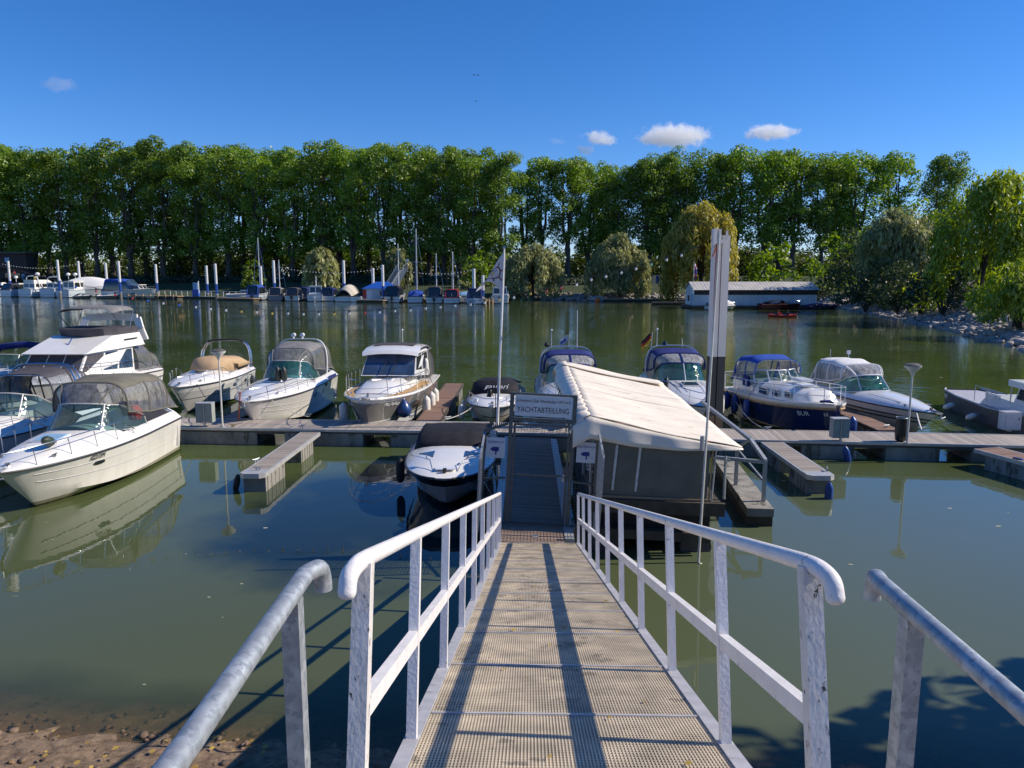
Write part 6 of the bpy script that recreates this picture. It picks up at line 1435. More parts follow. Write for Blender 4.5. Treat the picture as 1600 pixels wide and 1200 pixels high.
for y in (-.4, .4): G().sheet([[Vector((x, y * (1.1 - (x - 4.1) * .22) + w_, h.deckz(x, y) + .012)) for x in (4.1, 4.7, 5.3, 5.9)] for w_ in (-.16, -.13)]).sheet([[Vector((x, y * (1.1 - (x - 4.1) * .22) + w_, h.deckz(x, y) + .012)) for x in (4.1, 4.7, 5.3, 5.9)] for w_ in (.13, .16)]).build('deck_stripe', 'ink', b13, 0)
bow_fittings(h, b13, True); seats(h, b13, 2.2, .5, .3, 'bulb_green'); G().tube([(1.0, -.6, 2.3), (1.0, -.6, 2.72)], .012).build('antenna', 'gel2', b13); G().box((1.0, .25, 2.58), (.12, .12, .16)).tube([(1.0, .25, 2.3), (1.0, .25, 2.55)], .015).build('antenna', 'gel2', b13)
rope(at(b13, (6.6, -.3, 1.0)), P(1440, 672, .64), .05, 'white mooring rope under the bow of the white canopy cruiser', r=.03)
fender(at(b13, (.3, -1.25, 1.1)), .5, .12, 'lightblue', 'light blue fender at the stern of the white canopy cruiser')

# ---- 14 grey hulled work boat at the right edge
M['hull14'] = zband('grey brown hull', [(.1, (.03, .03, .03)), (9, (.065, .065, .08))], .5, .1)
p0 = P(1481, 613, .7); p1 = P(1640, 668, .75); d = (p1 - p0); az14 = math.atan2(d.y, d.x); L14 = 7.5
b14 = thing('work_boat', (p0.x + 1.0, p0.y + .5, 0), az14, 'grey brown work boat with white superstructure at the right edge', 'boat')
g = G(); rows = []
for x, w_, zb, zt_ in ((0, .75, .35, .78), (.4, .95, -.1, .76), (2, 1.1, -.3, .72), (5, 1.15, -.3, .72), (L14, .9, -.2, .85)):
    rows.append([Vector((x, -w_, zt_)), Vector((x, -w_ * .92, zb)), Vector((x, w_ * .92, zb)), Vector((x, w_, zt_))])
g.sheet(rows); g.f.append((0, 1, 2, 3)); g.f.append((19, 18, 17, 16)); g.build('hull', 'hull14', b14, 0)
G().poly([r_[0] + Vector((0, .04, -.05)) for r_ in rows] + [r_[3] + Vector((0, -.04, -.05)) for r_ in reversed(rows)]).build('deck', 'edge', b14, 0)
for k_ in (0, 3): G().tube([r_[k_] + Vector((0, 0, .02)) for r_ in rows], .04, 5).build('gunwale', 'edge', b14)
hp = house_pts(3.4, 7.3, .75, .8, .7, 3.7, 7.3, .6, .7, 1.12); G().hexa(hp).build('superstructure', 'gel2', b14, 0)
for i in range(3): G().box((3.85 + .4 * i, -.68, 1.12), (.22, .12, .2)).build('locker', 'gel2', b14, 0)
hw_ = house_pts(5.9, 7.3, .7, .7, 1.1, 6.1, 7.1, .62, .62, 1.75); G().hexa(hw_).build('wheelhouse', 'gel2', b14, 0)
for nm in ('port', 'starboard', 'front', 'aft'): pane(b14, faces_of(hw_)[nm], .08, .92, .3, .92, 'darkglass')
G().prism([(5.5, -.75, 1.73), (7.5, -.75, 1.73), (7.5, .75, 1.73), (5.5, .75, 1.73)], (0, 0, .24)).build('roof', 'gel2', b14, 0); G().tube([(5.6, -.68, .8), (5.65, -.68, 1.75)], .025).build('roof_post', 'galv', b14)
g = G().tube([(3.3, -.95, .75), (3.3, -.95, 1.4), (6, -1.0, 1.45)], .016).tube([(4.5, -1, .75), (4.5, -1, 1.42)], .014); g.build('guard_rail', 'galv', b14)
fender(at(b14, (-.08, -.2, .78)), .75, .17, 'rubber', 'black fender over the narrow end of the grey work boat')
fender(at(b14, (.7, -1.05, .62)), .5, .12, 'fender_white', 'white fender nearest the narrow end of the grey work boat', (0, R(-55)))
fender(at(b14, (2.2, -1.2, .42)), .55, .13, 'fender_white', 'white fender amidships on the grey work boat', (0, R(70)))
fender(at(b14, (4.3, -1.2, .35)), .5, .13, 'fender_white', 'white fender of the work boat just left of the white grey cabinet', (0, R(70)))
# ---- 15 bow at the right edge below the jetty
h = Hull(5, 2.0, .7, .85, .6, hc=.2, tw=.5); b15 = boat_root('runabout', 'white bow of a small boat cut by the right edge below the jetty', Vector((17.0, 21.2, 0)), 165, 5); h.build(b15, 'hull8', 'gel')
rope(at(b4, (6.6, .6, 1.3)), P(352, 655, .6), .15, 'dark mooring rope from the tan covered boat to the jetty', 'rope_dark', .014)
rope(at(b7, (8.3, -.7, 1.5)), P(545, 655, .6), .2, 'dark mooring rope from the left bow of the hardtop cabin cruiser', 'rope_dark', .014)
rope(at(b11_, (7.8, -.5, 1.25)), P(1075, 668, .6), .2, 'white mooring rope from the cruiser with the german flag', r=.014)
rope(at(b1, (.4, 1.25, 1.2)), P(300, 664, .6), .1, 'white stern rope from the cream cruiser to the left jetty', r=.016)
# loose fenders on the jetties
fender(P(1318, 696, .5) + Vector((0, -.12, -.0)), .62, .11, 'fender_blue', 'blue fender hanging below the twin cabinet on the right jetty', (0, R(-14)))
fender(P(1291, 752, .45) + Vector((.05, -.1, 0)), .62, .11, 'fender_blue', 'blue fender hanging at the tip of the right finger jetty')
fender(P(372, 741, .45) + Vector((0, -.0, 0)), .5, .09, 'rubber', 'black fender hanging at the left side of the left finger tip', (0, R(12)))
for i, (x, y) in enumerate(((15.35, 19.6), (14.95, 21.2))):
    t = thing('bumper_pad', (x, y, .5), R(14), 'blue bumper pad on the right edge finger, %s the photographer' % ('nearer' if i == 0 else 'farther from'), 'bumper'); o = G().box((0, 0, -.15), (.09, .3, .5)).build('pad', 'midblue', t, 0); b_ = o.modifiers.new('bevel', 'BEVEL'); b_.width = .03; b_.segments = 2; G().box((0, 0, .08), (.14, .2, .03)).build('strap', 'rubber', t, 0)
# ================================================================ far shore: boathouse, boats, piles, hut, sky
# boathouse on its float
bx0, bx1, by = 33.6, 56.2, 136.5
bh = thing('boathouse', (bx0, by, .35), 0, 'long white corrugated boathouse with pale ribbed roof on the far water', 'boathouse')
Lb, Db, He, Hr = bx1 - bx0, 7.0, 3.15, 4.55
g = G(); rows = []
k = int(Lb / .18)
for s_, y in ((-1, 0.), (1, Db)):
    g.sheet([[Vector((Lb * i / k, y + .03 * (1 if i % 2 else -1), z)) for z in (.25, He)] for i in range(k + 1)])
for x in (0, Lb): g.poly([(x, 0, .25), (x, Db, .25), (x, Db, He), (x, Db / 2, Hr - .05), (x, 0, He)])
g.build('wall', 'shed_wall', bh, 0)
g = G(); k = int(Lb / .3)
for y0, z0, y1, z1 in ((-.45, He - .08, Db / 2, Hr), (Db + .45, He - .08, Db / 2, Hr)):
    g.sheet([[Vector((-.3 + (Lb + .6) * i / k, y0 + (y1 - y0) * j, z0 + (z1 - z0) * j + (.035 if i % 2 else 0))) for j in (0, 1)] for i in range(k + 1)])
g.build('roof', 'shed_roof', bh, 0, solid=.04)
G().box((Lb / 2, -.06, He - .5), (Lb + .1, .08, .85)).build('eaves_board', 'hut', bh, 0)
G().box((-.03, 1.5, 1.3), (.06, 1.5, 2.1)).build('door', 'lightblue', bh, 0); G().box((-.03, 4.4, 1.5), (.06, 1.2, 1.0)).build('window', 'darkglass', bh, 0)
G().box((Lb / 2, Db / 2, -.05), (Lb + 1.2, Db + 2.0, .5)).build('float', 'darkwood', bh, 0)
t = thing('flagpole', (33.2, 136.0, .5), 0, 'thin white flagpole at the left end of the boathouse', 'flagpole'); G().tube([(0, 0, 0), (0, 0, 8.2)], [.06, .04], 6).build('pole', 'gel2', t)
t = thing('pole_flag', (33.2, 136.0, 8.4), 0, 'limp red and white flag on the boathouse flagpole', 'flag')
for j, m_ in enumerate(('flagcloth', 'flag_red', 'ink_blue')): G().sheet([[Vector((.05 + .28 * u + .12 * j, .08 * math.sin(v * 5 + j), -.2 - 2.2 * v - .3 * j)) for u in (0, 1)] for v in (0, .25, .5, .75, 1)]).build('cloth', m_, t, 60, solid=.02)
def simple_boat(name, label, x, y, az, L_, B_, fs, fb, hullm, deckm, parts=(), cat='boat', tw=.5, hc=.25, q=.7):
    h = Hull(L_, B_, fs, fb, .8, 2.6, q, hc=hc, tw=tw, n=12); a = R(az)
    r_ = thing(name, (x - L_ / 2 * math.cos(a), y - L_ / 2 * math.sin(a), 0), a, label, cat); h.build(r_, hullm, deckm, True, 'rub', .3, .04)
    for p in parts:
        if p[0] == 'screen': windshield(h, r_, L_ * .36, L_ * .2, B_ * .38, p[1], .4, 'blueglass' if len(p) < 3 else p[2], 'alu', (-.38, .38), n=10)
        elif p[0] == 'hood':           # canopy with dark side windows
            _, cl, z0, z1 = p; A = [arch_pts(xx, B_ * .42, z0, z1 - dz, n=14) for xx, dz in ((L_ * .5, .12), (L_ * .3, 0), (L_ * .06, .08))]
            G().sheet([a_[3:12] for a_ in A]).build('canopy', cl, r_, 60, solid=.02)
            for lo, hi in ((0, 3), (11, 14)): G().sheet([a_[lo:hi + 1] for a_ in A]).build('side_window', 'darkglass', r_, 60)
            g = G().sheet([A[-1], [Vector((0.02, q_.y, z0 - .1)) for q_ in A[-1]]]); g.build('aft_window', 'darkglass', r_, 60)
            g = G()
            for i in (0, 4, 10, 14): g.tube([A[-1][i], Vector((0.0, A[-1][i].y, z0 - .1))], .06, 4)
            g.tube(A[-1], .06, 4); g.tube([Vector((0, q_.y, z0 - .1)) for q_ in A[-1]], .06, 4); g.build('canopy_seam', cl, r_)
            G().sheet([[v + Vector((L_ * .16, 0, -.75 * (z1 - z0))) for v in A[0]], A[0]]).build('front_window', 'blueglass', r_, 60)
        elif p[0] == 'cabin':
            _, x0, x1, z0, z1, m_ = p; hp = house_pts(x0 * L_, x1 * L_, B_ * .4, B_ * .34, z0, x0 * L_ + .15, (x1 - .07) * L_, B_ * .36, B_ * .30, z1)
            c_ = G().hexa(hp).build('cabin', m_, r_, 0); f_ = faces_of(hp)
            for nm in ('front', 'aft'):
                for u0, u1 in ((.06, .46), (.54, .94)): pane(r_, f_[nm], u0, u1, .3, .88, 'darkglass', off=.03)
            for nm in ('port', 'starboard'):
                for u0, u1 in ((.06, .32), (.37, .63), (.68, .94)): pane(r_, f_[nm], u0, u1, .35, .88, 'darkglass', off=.03)
            G().prism([(x0 * L_ - .1, -B_ * .38, z1), ((x1 - .05) * L_ + .1, -B_ * .32, z1), ((x1 - .05) * L_ + .1, B_ * .32, z1), (x0 * L_ - .1, B_ * .38, z1)], (0, 0, .1)).build('roof', m_, r_, 0)
        elif p[0] == 'cover':
            _, cl, z1 = p; G().sheet([[Vector((L_ * f, B_ * .46 * k * (1 if f < .6 else max(.1, (1 - f) / .4)), fs + (z1 - fs) * (1 - abs(k) ** 2.2) * math.sin(math.pi * min(1, .12 + f * .88)) ** .6 + .05)) for k in [i / 6 - 1 for i in range(13)]] for f in [i / 10 for i in range(11)]]).build('cover', cl, r_, 60, solid=.02)
        elif p[0] == 'lowcover':
            _, cl, z1 = p; G().sheet([[Vector((xx * L_, B_ * w_ * k, zz - .15 * abs(k) ** 3)) for k in [i / 6 - 1 for i in range(13)]] for xx, w_, zz in ((.02, .44, fs + .1), (.3, .42, z1), (.5, .40, z1), (.66, .36, fs + .15))]).build('cover', cl, r_, 60, solid=.02)
        elif p[0] == 'mast':
            _, xx, hm, boom = p; G().tube([(xx * L_, 0, fs), (xx * L_, 0, hm)], [.09, .06], 6).build('mast', 'gel2', r_)
            g = G().tube([(xx * L_, 0, hm - .1), (L_ * .98, 0, fb)], .012, 3).tube([(xx * L_, 0, hm - .1), (0, 0, fs + .2)], .012, 3)
            for sg in (1, -1): g.tube([(xx * L_, 0, hm * .97), (xx * L_, sg * B_ * .3, hm * .55), (xx * L_, sg * B_ * .45, fs)], .012, 3)
            g.build('rigging', 'steel', r_); G().bar((xx * L_, -B_ * .3, hm * .55), (xx * L_, B_ * .3, hm * .55), .06, .05).build('spreader', 'gel2', r_, 0)
            if boom: G().tube([(xx * L_, 0, fs + 1.0), (xx * L_ * .1, 0, fs + .9)], .16, 6).build('boom_cover', boom, r_)
        elif p[0] == 'motor':
            G().box((-.3, 0, .75), (.42, .4, .55)).box((-.32, 0, .2), (.2, .16, .9)).build('outboard', p[1], r_, 0)
        elif p[0] == 'domes':
            for i, (xx, yy, zz, rr_) in enumerate(p[1]): G().lathe([(.05, -.3), (rr_ * .7, -.2), (rr_, .0), (rr_ * .8, .25), (.05, .38)], 10, c=(xx * L_, yy, zz)).tube([(xx * L_, yy, zz - 1.0), (xx * L_, yy, zz - .2)], .05, 5).build('radar_dome', 'gel2', r_)
        elif p[0] == 'arch': G().tube(arch_pts(L_ * .2, B_ * .44, fs + .2, p[1], n=12, lean=-.3), .11, 6).build('radar_arch', 'gel2', r_)
        elif p[0] == 'fly':
            G().hexa(house_pts(L_ * .12, L_ * .55, B_ * .36, B_ * .26, p[1], L_ * .1, L_ * .44, B_ * .36, B_ * .28, p[1] + .75)).build('flybridge', 'gel', r_, 0)
    bow_rail(h, r_, .5, .5, .88, 4, r=.025)
    return r_
def farx(px, D): return (px - 800) / FPX * D
DL = [(-60, 222), (0, 216), (150, 206), (250, 199), (345, 189), (440, 179), (550, 172), (650, 165), (745, 158), (800, 163)]
def dline(px):
    for (a, da), (b_, db) in zip(DL[:-1], DL[1:]):
        if px <= b_: return da + (db - da) * (px - a) / (b_ - a)
    return DL[-1][1]
FB = {}
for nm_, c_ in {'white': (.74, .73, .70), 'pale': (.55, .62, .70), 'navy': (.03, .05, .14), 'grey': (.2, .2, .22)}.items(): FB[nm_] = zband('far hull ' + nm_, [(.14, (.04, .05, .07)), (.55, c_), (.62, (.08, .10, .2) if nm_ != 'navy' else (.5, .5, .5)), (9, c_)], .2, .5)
def fboat(px, label, az, L_, B_, fs, fb, hull_, parts, sc_=1.0, dD=0, name='moored_boat', tw=.5, hc=.25, cat='boat', group=None):
    D = dline(px) + dD; a = R(az)
    o = simple_boat(name, label, farx(px, D), D + (L_ * sc_ / 2 if abs(math.sin(a)) > .7 else 2.0), az, L_, B_, fs, fb, FB[hull_], 'gel', parts, cat, tw, hc)
    if sc_ != 1.0:
        o.scale = (sc_,) * 3; o.location.x = farx(px, D) - L_ * sc_ / 2 * math.cos(a); o.location.y = D + (L_ * sc_ / 2 if abs(math.sin(a)) > .7 else 2.0) - L_ * sc_ / 2 * math.sin(a)
    return o
S = 1.32
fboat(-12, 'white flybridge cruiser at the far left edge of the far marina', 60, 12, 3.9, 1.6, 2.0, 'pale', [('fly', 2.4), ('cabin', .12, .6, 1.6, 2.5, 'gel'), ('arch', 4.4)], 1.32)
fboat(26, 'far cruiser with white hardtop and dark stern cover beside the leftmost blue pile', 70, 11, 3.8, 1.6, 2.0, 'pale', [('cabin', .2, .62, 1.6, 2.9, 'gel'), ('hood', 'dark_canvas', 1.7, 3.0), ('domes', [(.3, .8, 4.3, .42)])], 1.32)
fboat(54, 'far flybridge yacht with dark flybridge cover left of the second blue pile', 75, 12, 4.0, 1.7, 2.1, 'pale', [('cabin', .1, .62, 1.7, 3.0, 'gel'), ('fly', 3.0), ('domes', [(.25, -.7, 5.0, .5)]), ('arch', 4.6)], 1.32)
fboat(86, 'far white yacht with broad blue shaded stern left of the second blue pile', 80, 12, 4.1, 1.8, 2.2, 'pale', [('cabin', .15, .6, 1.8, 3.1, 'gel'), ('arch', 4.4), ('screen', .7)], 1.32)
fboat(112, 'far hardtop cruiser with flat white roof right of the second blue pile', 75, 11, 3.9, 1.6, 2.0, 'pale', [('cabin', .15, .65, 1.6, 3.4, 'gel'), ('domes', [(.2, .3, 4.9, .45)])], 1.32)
fboat(146, 'large far cruiser with white covered flybridge between the third and fourth piles', 20, 12, 4.0, 1.7, 2.1, 'white', [('cabin', .15, .66, 1.7, 3.0, 'gel'), ('cover', 'white_canvas', 4.6), ('domes', [(.2, 0, 5.2, .5)])], 1.25, 8)
fboat(204, 'far white yacht with bright blue canopy and three radar domes', -12, 13, 4.0, 1.7, 2.2, 'white', [('cabin', .32, .78, 1.7, 3.0, 'gel'), ('hood', 'blue_canvas', 1.9, 4.4), ('domes', [(.12, -.9, 3.6, .55), (.16, .3, 3.9, .5), (.2, 1.0, 3.5, .5)])], 1.2)
fboat(128, 'small grey dinghy with covered motor below the second pile', 5, 4.5, 1.8, .5, .7, 'grey', [('lowcover', 'dark_canvas', 1.2)], 1.1, -6, name='dinghy', cat='dinghy')
fboat(168, 'grey inflatable dinghy in front of the blue canopy yacht', 8, 5, 2, .6, .8, 'grey', [('motor', 'ink')], 1.1, -5, name='dinghy', cat='dinghy')
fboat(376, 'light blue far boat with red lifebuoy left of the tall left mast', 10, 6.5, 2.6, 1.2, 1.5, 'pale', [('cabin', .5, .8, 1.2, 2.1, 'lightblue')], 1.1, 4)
fboat(398, 'blue canopied sailing boat under the tall left mast', 88, 7.5, 2.8, 1.1, 1.4, 'pale', [('hood', 'blue_canvas', 1.2, 2.9), ('mast', .55, 11.8, 'blue_canvas'), ('motor', 'ink')], S)
fboat(428, 'far cruiser with grey canopy right of the tall left mast', 97, 7.5, 2.9, 1.1, 1.4, 'grey', [('hood', 'grey_canvas', 1.1, 2.5), ('screen', .5), ('mast', .7, 7.6, None)], S)
fboat(456, 'far boat with charcoal canopy left of the pale cabin boat', 94, 7, 2.8, 1.0, 1.3, 'white', [('hood', 'dark_canvas', 1.1, 2.5), ('motor', 'ink')], S)
fboat(474, 'small navy hooded boat peeping left of the pale cabin boat', 90, 7, 2.6, 1.0, 1.3, 'navy', [('hood', 'navy_canvas', 1.1, 2.5)], S, 6)
fboat(488, 'white cabin boat with a small mast in the middle of the far jetty', 100, 7.5, 3.0, 1.1, 1.4, 'white', [('cabin', .3, .68, 1.1, 2.7, 'gel2'), ('mast', .5, 4.6, None), ('motor', 'gel2')], S)
fboat(513, 'far boat with purple navy canopy left of the beige covered hump', 90, 6.8, 2.8, 1.0, 1.3, 'white', [('hood', 'navy_canvas', 1.1, 2.5)], S, 3)
fboat(543, 'far boat under one rounded beige tent cover', 80, 7.0, 3.6, .8, 1.0, 'white', [('cover', 'beige_canvas', 3.0)], S)
fboat(571, 'low far boat with flat black cover right of the beige tent cover', 60, 6.4, 2.8, .9, 1.1, 'white', [('lowcover', 'black', 1.7)], S, name='runabout')
fboat(616, 'far cabin boat with black hood and outboard motor left of the blue covered sailing boat', 86, 7.2, 3.0, 1.1, 1.4, 'white', [('hood', 'black', 1.2, 2.9), ('motor', 'ink'), ('mast', .75, 10.2, None)], S)
fboat(648, 'sailing boat with blue boom cover under the tallest mast', 92, 7.6, 2.8, 1.0, 1.4, 'white', [('mast', .55, 12.6, 'blue_canvas'), ('lowcover', 'blue_canvas', 2.1)], S)
fboat(679, 'far boat with black hardtop and outboard, left of the red canopy boat', 90, 7, 3.0, 1.1, 1.4, 'white', [('hood', 'dark_canvas', 1.1, 2.8), ('motor', 'ink'), ('mast', .6, 8.4, None)], S)
fboat(706, 'far boat with dark red canopy', 90, 7, 2.9, 1.0, 1.3, 'white', [('hood', 'red_canvas', 1.1, 2.4), ('mast', .5, 8.6, None)], S)
fboat(727, 'small far boat with light blue cover behind the red canopy boat', 85, 6, 2.4, 1.0, 1.2, 'white', [('lowcover', 'lightblue', 1.9)], S, 6)
fboat(741, 'far boat with navy canopy just left of the club flag', 92, 7, 2.9, 1.0, 1.3, 'pale', [('hood', 'navy_canvas', 1.1, 2.6), ('motor', 'gel2')], S)
fboat(782, 'white far cabin boat at the right end of the far jetty behind the flagpole', 88, 7.4, 3.1, 1.2, 1.5, 'white', [('cabin', .15, .7, 1.2, 2.7, 'gel2')], S)
# far jetties, pavilion, fuel post, gangway
def far_jetty(pa, pb, dD, label, wood='wood_edge', posts=0, z=.6, wd=2.2):
    a = Vector((farx(pa, dline(pa) + dD), dline(pa) + dD, 0)); b_ = Vector((farx(pb, dline(pb) + dD), dline(pb) + dD, 0)); d = b_ - a
    t = thing('far_jetty', a, math.atan2(d.y, d.x), label, 'jetty'); L_ = d.length
    G().box((L_ / 2, 0, z), (L_, wd, .18)).build('decking', wood, t, 0); G().box((L_ / 2, 0, .15), (L_ - .6, wd - .5, .6)).build('float', 'darkwood', t, 0)
    for i in range(posts):
        x = L_ * (i + .5) / posts
        G().box((x, -wd / 2 - .1, .5), (.28, .28, 1.7)).build('post', 'wood_edge', t, 0)
    return t
far_jetty(205, 286, -6, 'timber pier with short posts in front of the blue canopy yacht', posts=7, z=.9)
far_jetty(345, 404, -4, 'timber platform jetty left of the tall left mast')
far_jetty(404, 560, 10, 'long far jetty behind the middle row of far boats', 'concrete')
far_jetty(560, 604, -2, 'orange lit timber platform in front of the white pavilion')
far_jetty(604, 760, 10, 'long far jetty behind the right row of far boats', 'concrete')
far_jetty(752, 768, 0, 'short timber jetty with posts between the navy canopy boat and the white end boat', posts=3)
far_jetty(-60, 200, 14, 'long far jetty behind the big cruisers on the left', 'concrete')
t = far_jetty(240, 395, 6, 'railed pontoon with the blue and white pump post', 'concrete')
g = G(); L_ = 33
for i in range(16): g.box((i * 2.2, .9, 1.3), (.08, .08, 1.4))
g.box((16.5, .9, 2.0), (33, .06, .07)); g.box((16.5, .9, 1.4), (33, .05, .05)); g.build('railing', 'gel2', t, 0)
D = dline(310) + 4; t = thing('pump_post', (farx(310, D), D, .7), 0, 'blue and white pump post on the railed far pontoon', 'pump'); G().box((0, 0, .9), (1.6, 1.0, 1.8)).build('base', 'midblue', t, 0); G().box((0, 0, 2.7), (1.2, .8, 1.8)).build('head', 'lightblue', t, 0); G().box((.75, 0, 2.4), (.15, .3, 3.2)).build('post', 'gel2', t, 0)
D = dline(598) + 5; t = thing('pavilion', (farx(598, D), D, .5), 0, 'white floating pavilion with blue striped roof on the far jetty', 'pavilion')
G().box((0, 0, 1.3), (7.6, 5, 2.6)).build('wall', 'shed_wall', t, 0); G().prism([(-4.2, -2.9, 2.6), (4.2, -2.9, 2.6), (1.2, -.0, 4.2), (-1.2, 0, 4.2)], (0, 2.6, 0)).build('roof', 'midblue', t, 0)
G().box((-2.6, -2.53, 1.1), (1.4, .06, 2.0)).build('door', 'gel2', t, 0); G().box((.8, -2.53, 1.5), (1.6, .06, 1.1)).build('window', 'darkglass', t, 0); G().box((-3.5, -2.6, 1.4), (.8, .1, 2.0)).build('red_panel', 'red', t, 0)
M['truss'] = mat('blue grey truss paint', (.07, .10, .15), .6)
a = Vector((farx(607, 176), 176, 1.2)); b_ = Vector((farx(634, 205), 205, PD(634, 412, 205).z - 1.0)); t = thing('steel_gangway', a, 0, 'blue grey steel truss gangway climbing from the far jetty to the levee', 'gangway'); d = b_ - a
for sx in (-1.0, 1.0):
    g = G(); o_ = Vector((sx, 0, 0)); up = Vector((0, 0, 2.0)); g.bar(o_, o_ + d, .16, .16).bar(o_ + up, o_ + d + up, .16, .16)
    for i in range(12): g.bar(o_ + d * (i / 12), o_ + d * (i / 12) + up, .1, .1).bar(o_ + d * (i / 12), o_ + d * ((i + 1) / 12) + up, .08, .08)
    g.build('side_truss', 'truss', t, 0)
G().bar((0, 0, -.05), d - Vector((0, 0, .05)), 2.0, .1).build('deck', 'galv', t, 0)
t = thing('sign_board', (farx(634, 204), 204, hz(farx(634, 204), 204)), 0, 'white horizontal board on posts at the top of the steel gangway', 'sign'); G().box((0, 0, PD(634, 407, 204).z - t.location.z), (2.4, .2, .8)).build('board', 'gel2', t, 0)
for sx in (-.9, .9): G().box((sx, .12, 2.0), (.12, .1, 5)).build('post', 'galv', t, 0)
# blue and white piles
proto = None
pl = [(23, 408, 8), (99, 406, -2), (131, 408, 10), (173, 411, 16), (193, 408, -3), (250, 413, 8), (328, 415, 8), (342, 412, -3), (412, 416, 6), (432, 407, 2), (540, 407, 4), (585, 419, 8), (600, 414, 0), (741, 420, 2), (755, 430, 12)]
for i, (px, yt, dD) in enumerate(pl):
    D = dline(px) + dD; top = PD(px, yt, D).z
    lab = 'tall mooring pile, white above and blue below, %s from the left along the far marina' % ordinal(i + 1)
    if proto is None:
        proto = thing('mooring_pile', (0, 0, 0), 0, lab, 'pile', 'white and blue piles of the far marina'); G().lathe([(.42, -1.5), (.42, 8.9), (.3, 9.0)], 10).build('shaft', zband('far pile paint', [(1.6, (.22, .19, .15)), (5.6, (.015, .07, .33)), (20, (.72, .72, .72))], .4, .1), proto); G().lathe([(.56, 1.2), (.56, 1.5)], 10).build('ring', 'galv', proto); o = proto
    else: o = copy_tree(proto, (0, 0, 0), 0, lab)
    o.location = (farx(px, D), D, 0); o.scale = (.8, .8, top / 9.0)
# far string lights (tiny white bulbs)
for (pa, ya, pb, yb, dip, nb, lab) in ((0, 411, 131, 409, 8, 30, 'string of tiny white lights across the far left marina'), (432, 416, 600, 418, 8, 34, 'string of tiny white lights over the middle of the far marina'), (632, 422, 741, 420, 6, 22, 'string of tiny white lights left of the club flag')):
    D0, D1 = dline(pa) + 10, dline(pb) + 8; A_ = PD(pa, ya, D0); B_ = PD(pb, yb, D1)
    pts = sag(A_, B_, dip / FPX * D0, nb); t = thing('light_string', A_, 0, lab, 'light string')
    G().tube([p - A_ for p in pts], .02, 3).build('cable', 'rope_dark', t)
    g = G()
    for p in pts[1:-1]: g.lathe([(.02, -.28), (.13, -.16), (.02, 0)], 6, c=p - A_)
    o = g.build('bulbs', 'bulb_white', t); o['kind'] = 'stuff'
# hut on the levee
D = 250; x = farx(26, D); g0 = PD(26, 440, D).z; t = thing('hut', (x, D, g0), 0, 'dark brown two storey hut above the far left boats', 'hut')
ht = PD(26, 394, D).z - g0
G().box((0, 2, ht / 2 - .2), (11, 4, ht - .4)).build('wall', 'hut', t, 0); G().prism([(-6.2, -1, ht - .4), (6.2, -1, ht - .4), (6.2, -1, ht), (-6.2, -1, ht + .1)], (0, 6, 0)).build('roof', 'darkbeam', t, 0)
G().box((-.9, -.05, ht * .74), (1.5, .1, 1.5)).build('window', 'lightblue', t, 0); G().box((0, -.6, ht * .45), (11.6, 1.2, .2)).build('balcony', 'hut', t, 0); G().box((4.0, -.05, ht * .16), (1.0, .1, 2.0)).build('door', 'lightblue', t, 0); G().box((.5, -.05, ht * .2), (5, .08, 1.8)).build('window', 'darkglass', t, 0)
t = thing('kiosk', (farx(1024, 190), 190, hz(farx(1024, 190), 190)), 0, 'pale blue and white kiosk under the trees left of the golden willow', 'kiosk'); zt_ = PD(1024, 430, 190).z - t.location.z; G().box((0, 0, zt_ - 1.1), (2.2, 1.6, 2.2)).build('wall', 'gel2', t, 0); G().box((0, -.85, zt_ - 1.1), (.7, .08, 1.9)).build('door', 'midblue', t, 0); G().box((0, 0, zt_ + .06), (2.5, 1.9, .12)).build('roof', 'darkbeam', t, 0)
# small craft by the boathouse
simple_boat('moored_boat', 'small white boat with peaked white cover at the left end of the boathouse', 37.5, 132.5, 12, 5.6, 2.1, .6, .8, FB['white'], 'gel', [('cover', 'white_canvas', 1.9)])
M['fhred'] = zband('far dark red hull', [(.1, (.02, .02, .02)), (9, (.11, .012, .012))], .25, .5)
simple_boat('moored_boat', 'dark red motor boat with black cover in front of the boathouse', 48.5, 133.5, 8, 8.0, 2.5, .9, 1.1, M['fhred'], 'darkred', [('lowcover', 'black', 1.7)])
simple_boat('moored_boat', 'low dark boat with blue cover at the right end of the boathouse', 57.0, 136.5, 4, 7.0, 2.1, .5, .7, FB['navy'], 'navy_canvas', [('lowcover', 'navy_canvas', 1.0)])
simple_boat('moored_boat', 'small white boat with orange bow float left of the low pier', 20.6, 181, 170, 4.6, 1.8, .6, .9, FB['white'], 'gel', [('lowcover', 'white_canvas', 1.2)])
p = Vector((20.4, 176.5, .1)); t = thing('float_buoy', p, 0, 'orange float on the water at the left tip of the low pier', 'buoy'); G().lathe([(.05, -.3), (.6, -.1), (.7, .3), (.4, .7), (.05, .8)], 10).build('body', 'orange', t, 50); G().lathe([(.06, .75), (.06, 1.1)], 6).build('eye', 'rubber', t)
t = thing('low_pier', (22, 178, 0), R(-3), 'low weathered pier on the riprap shore left of the boathouse', 'jetty'); G().box((7, 0, .55), (15, 1.8, .2)).build('decking', 'wood_edge', t, 0); G().box((7, .1, .1), (14, 1.4, .7)).build('float', 'darkwood', t, 0)
t = thing('dark_raft', (36.5, 168, 0), 0, 'dark raft at the shore just left of the boathouse', 'raft'); G().box((-3, -12, .4), (8, 3, .35)).build('deck', 'darkwood', t, 0); G().box((-3, -12, .1), (7.4, 2.6, .5)).build('float', 'rubber', t, 0)
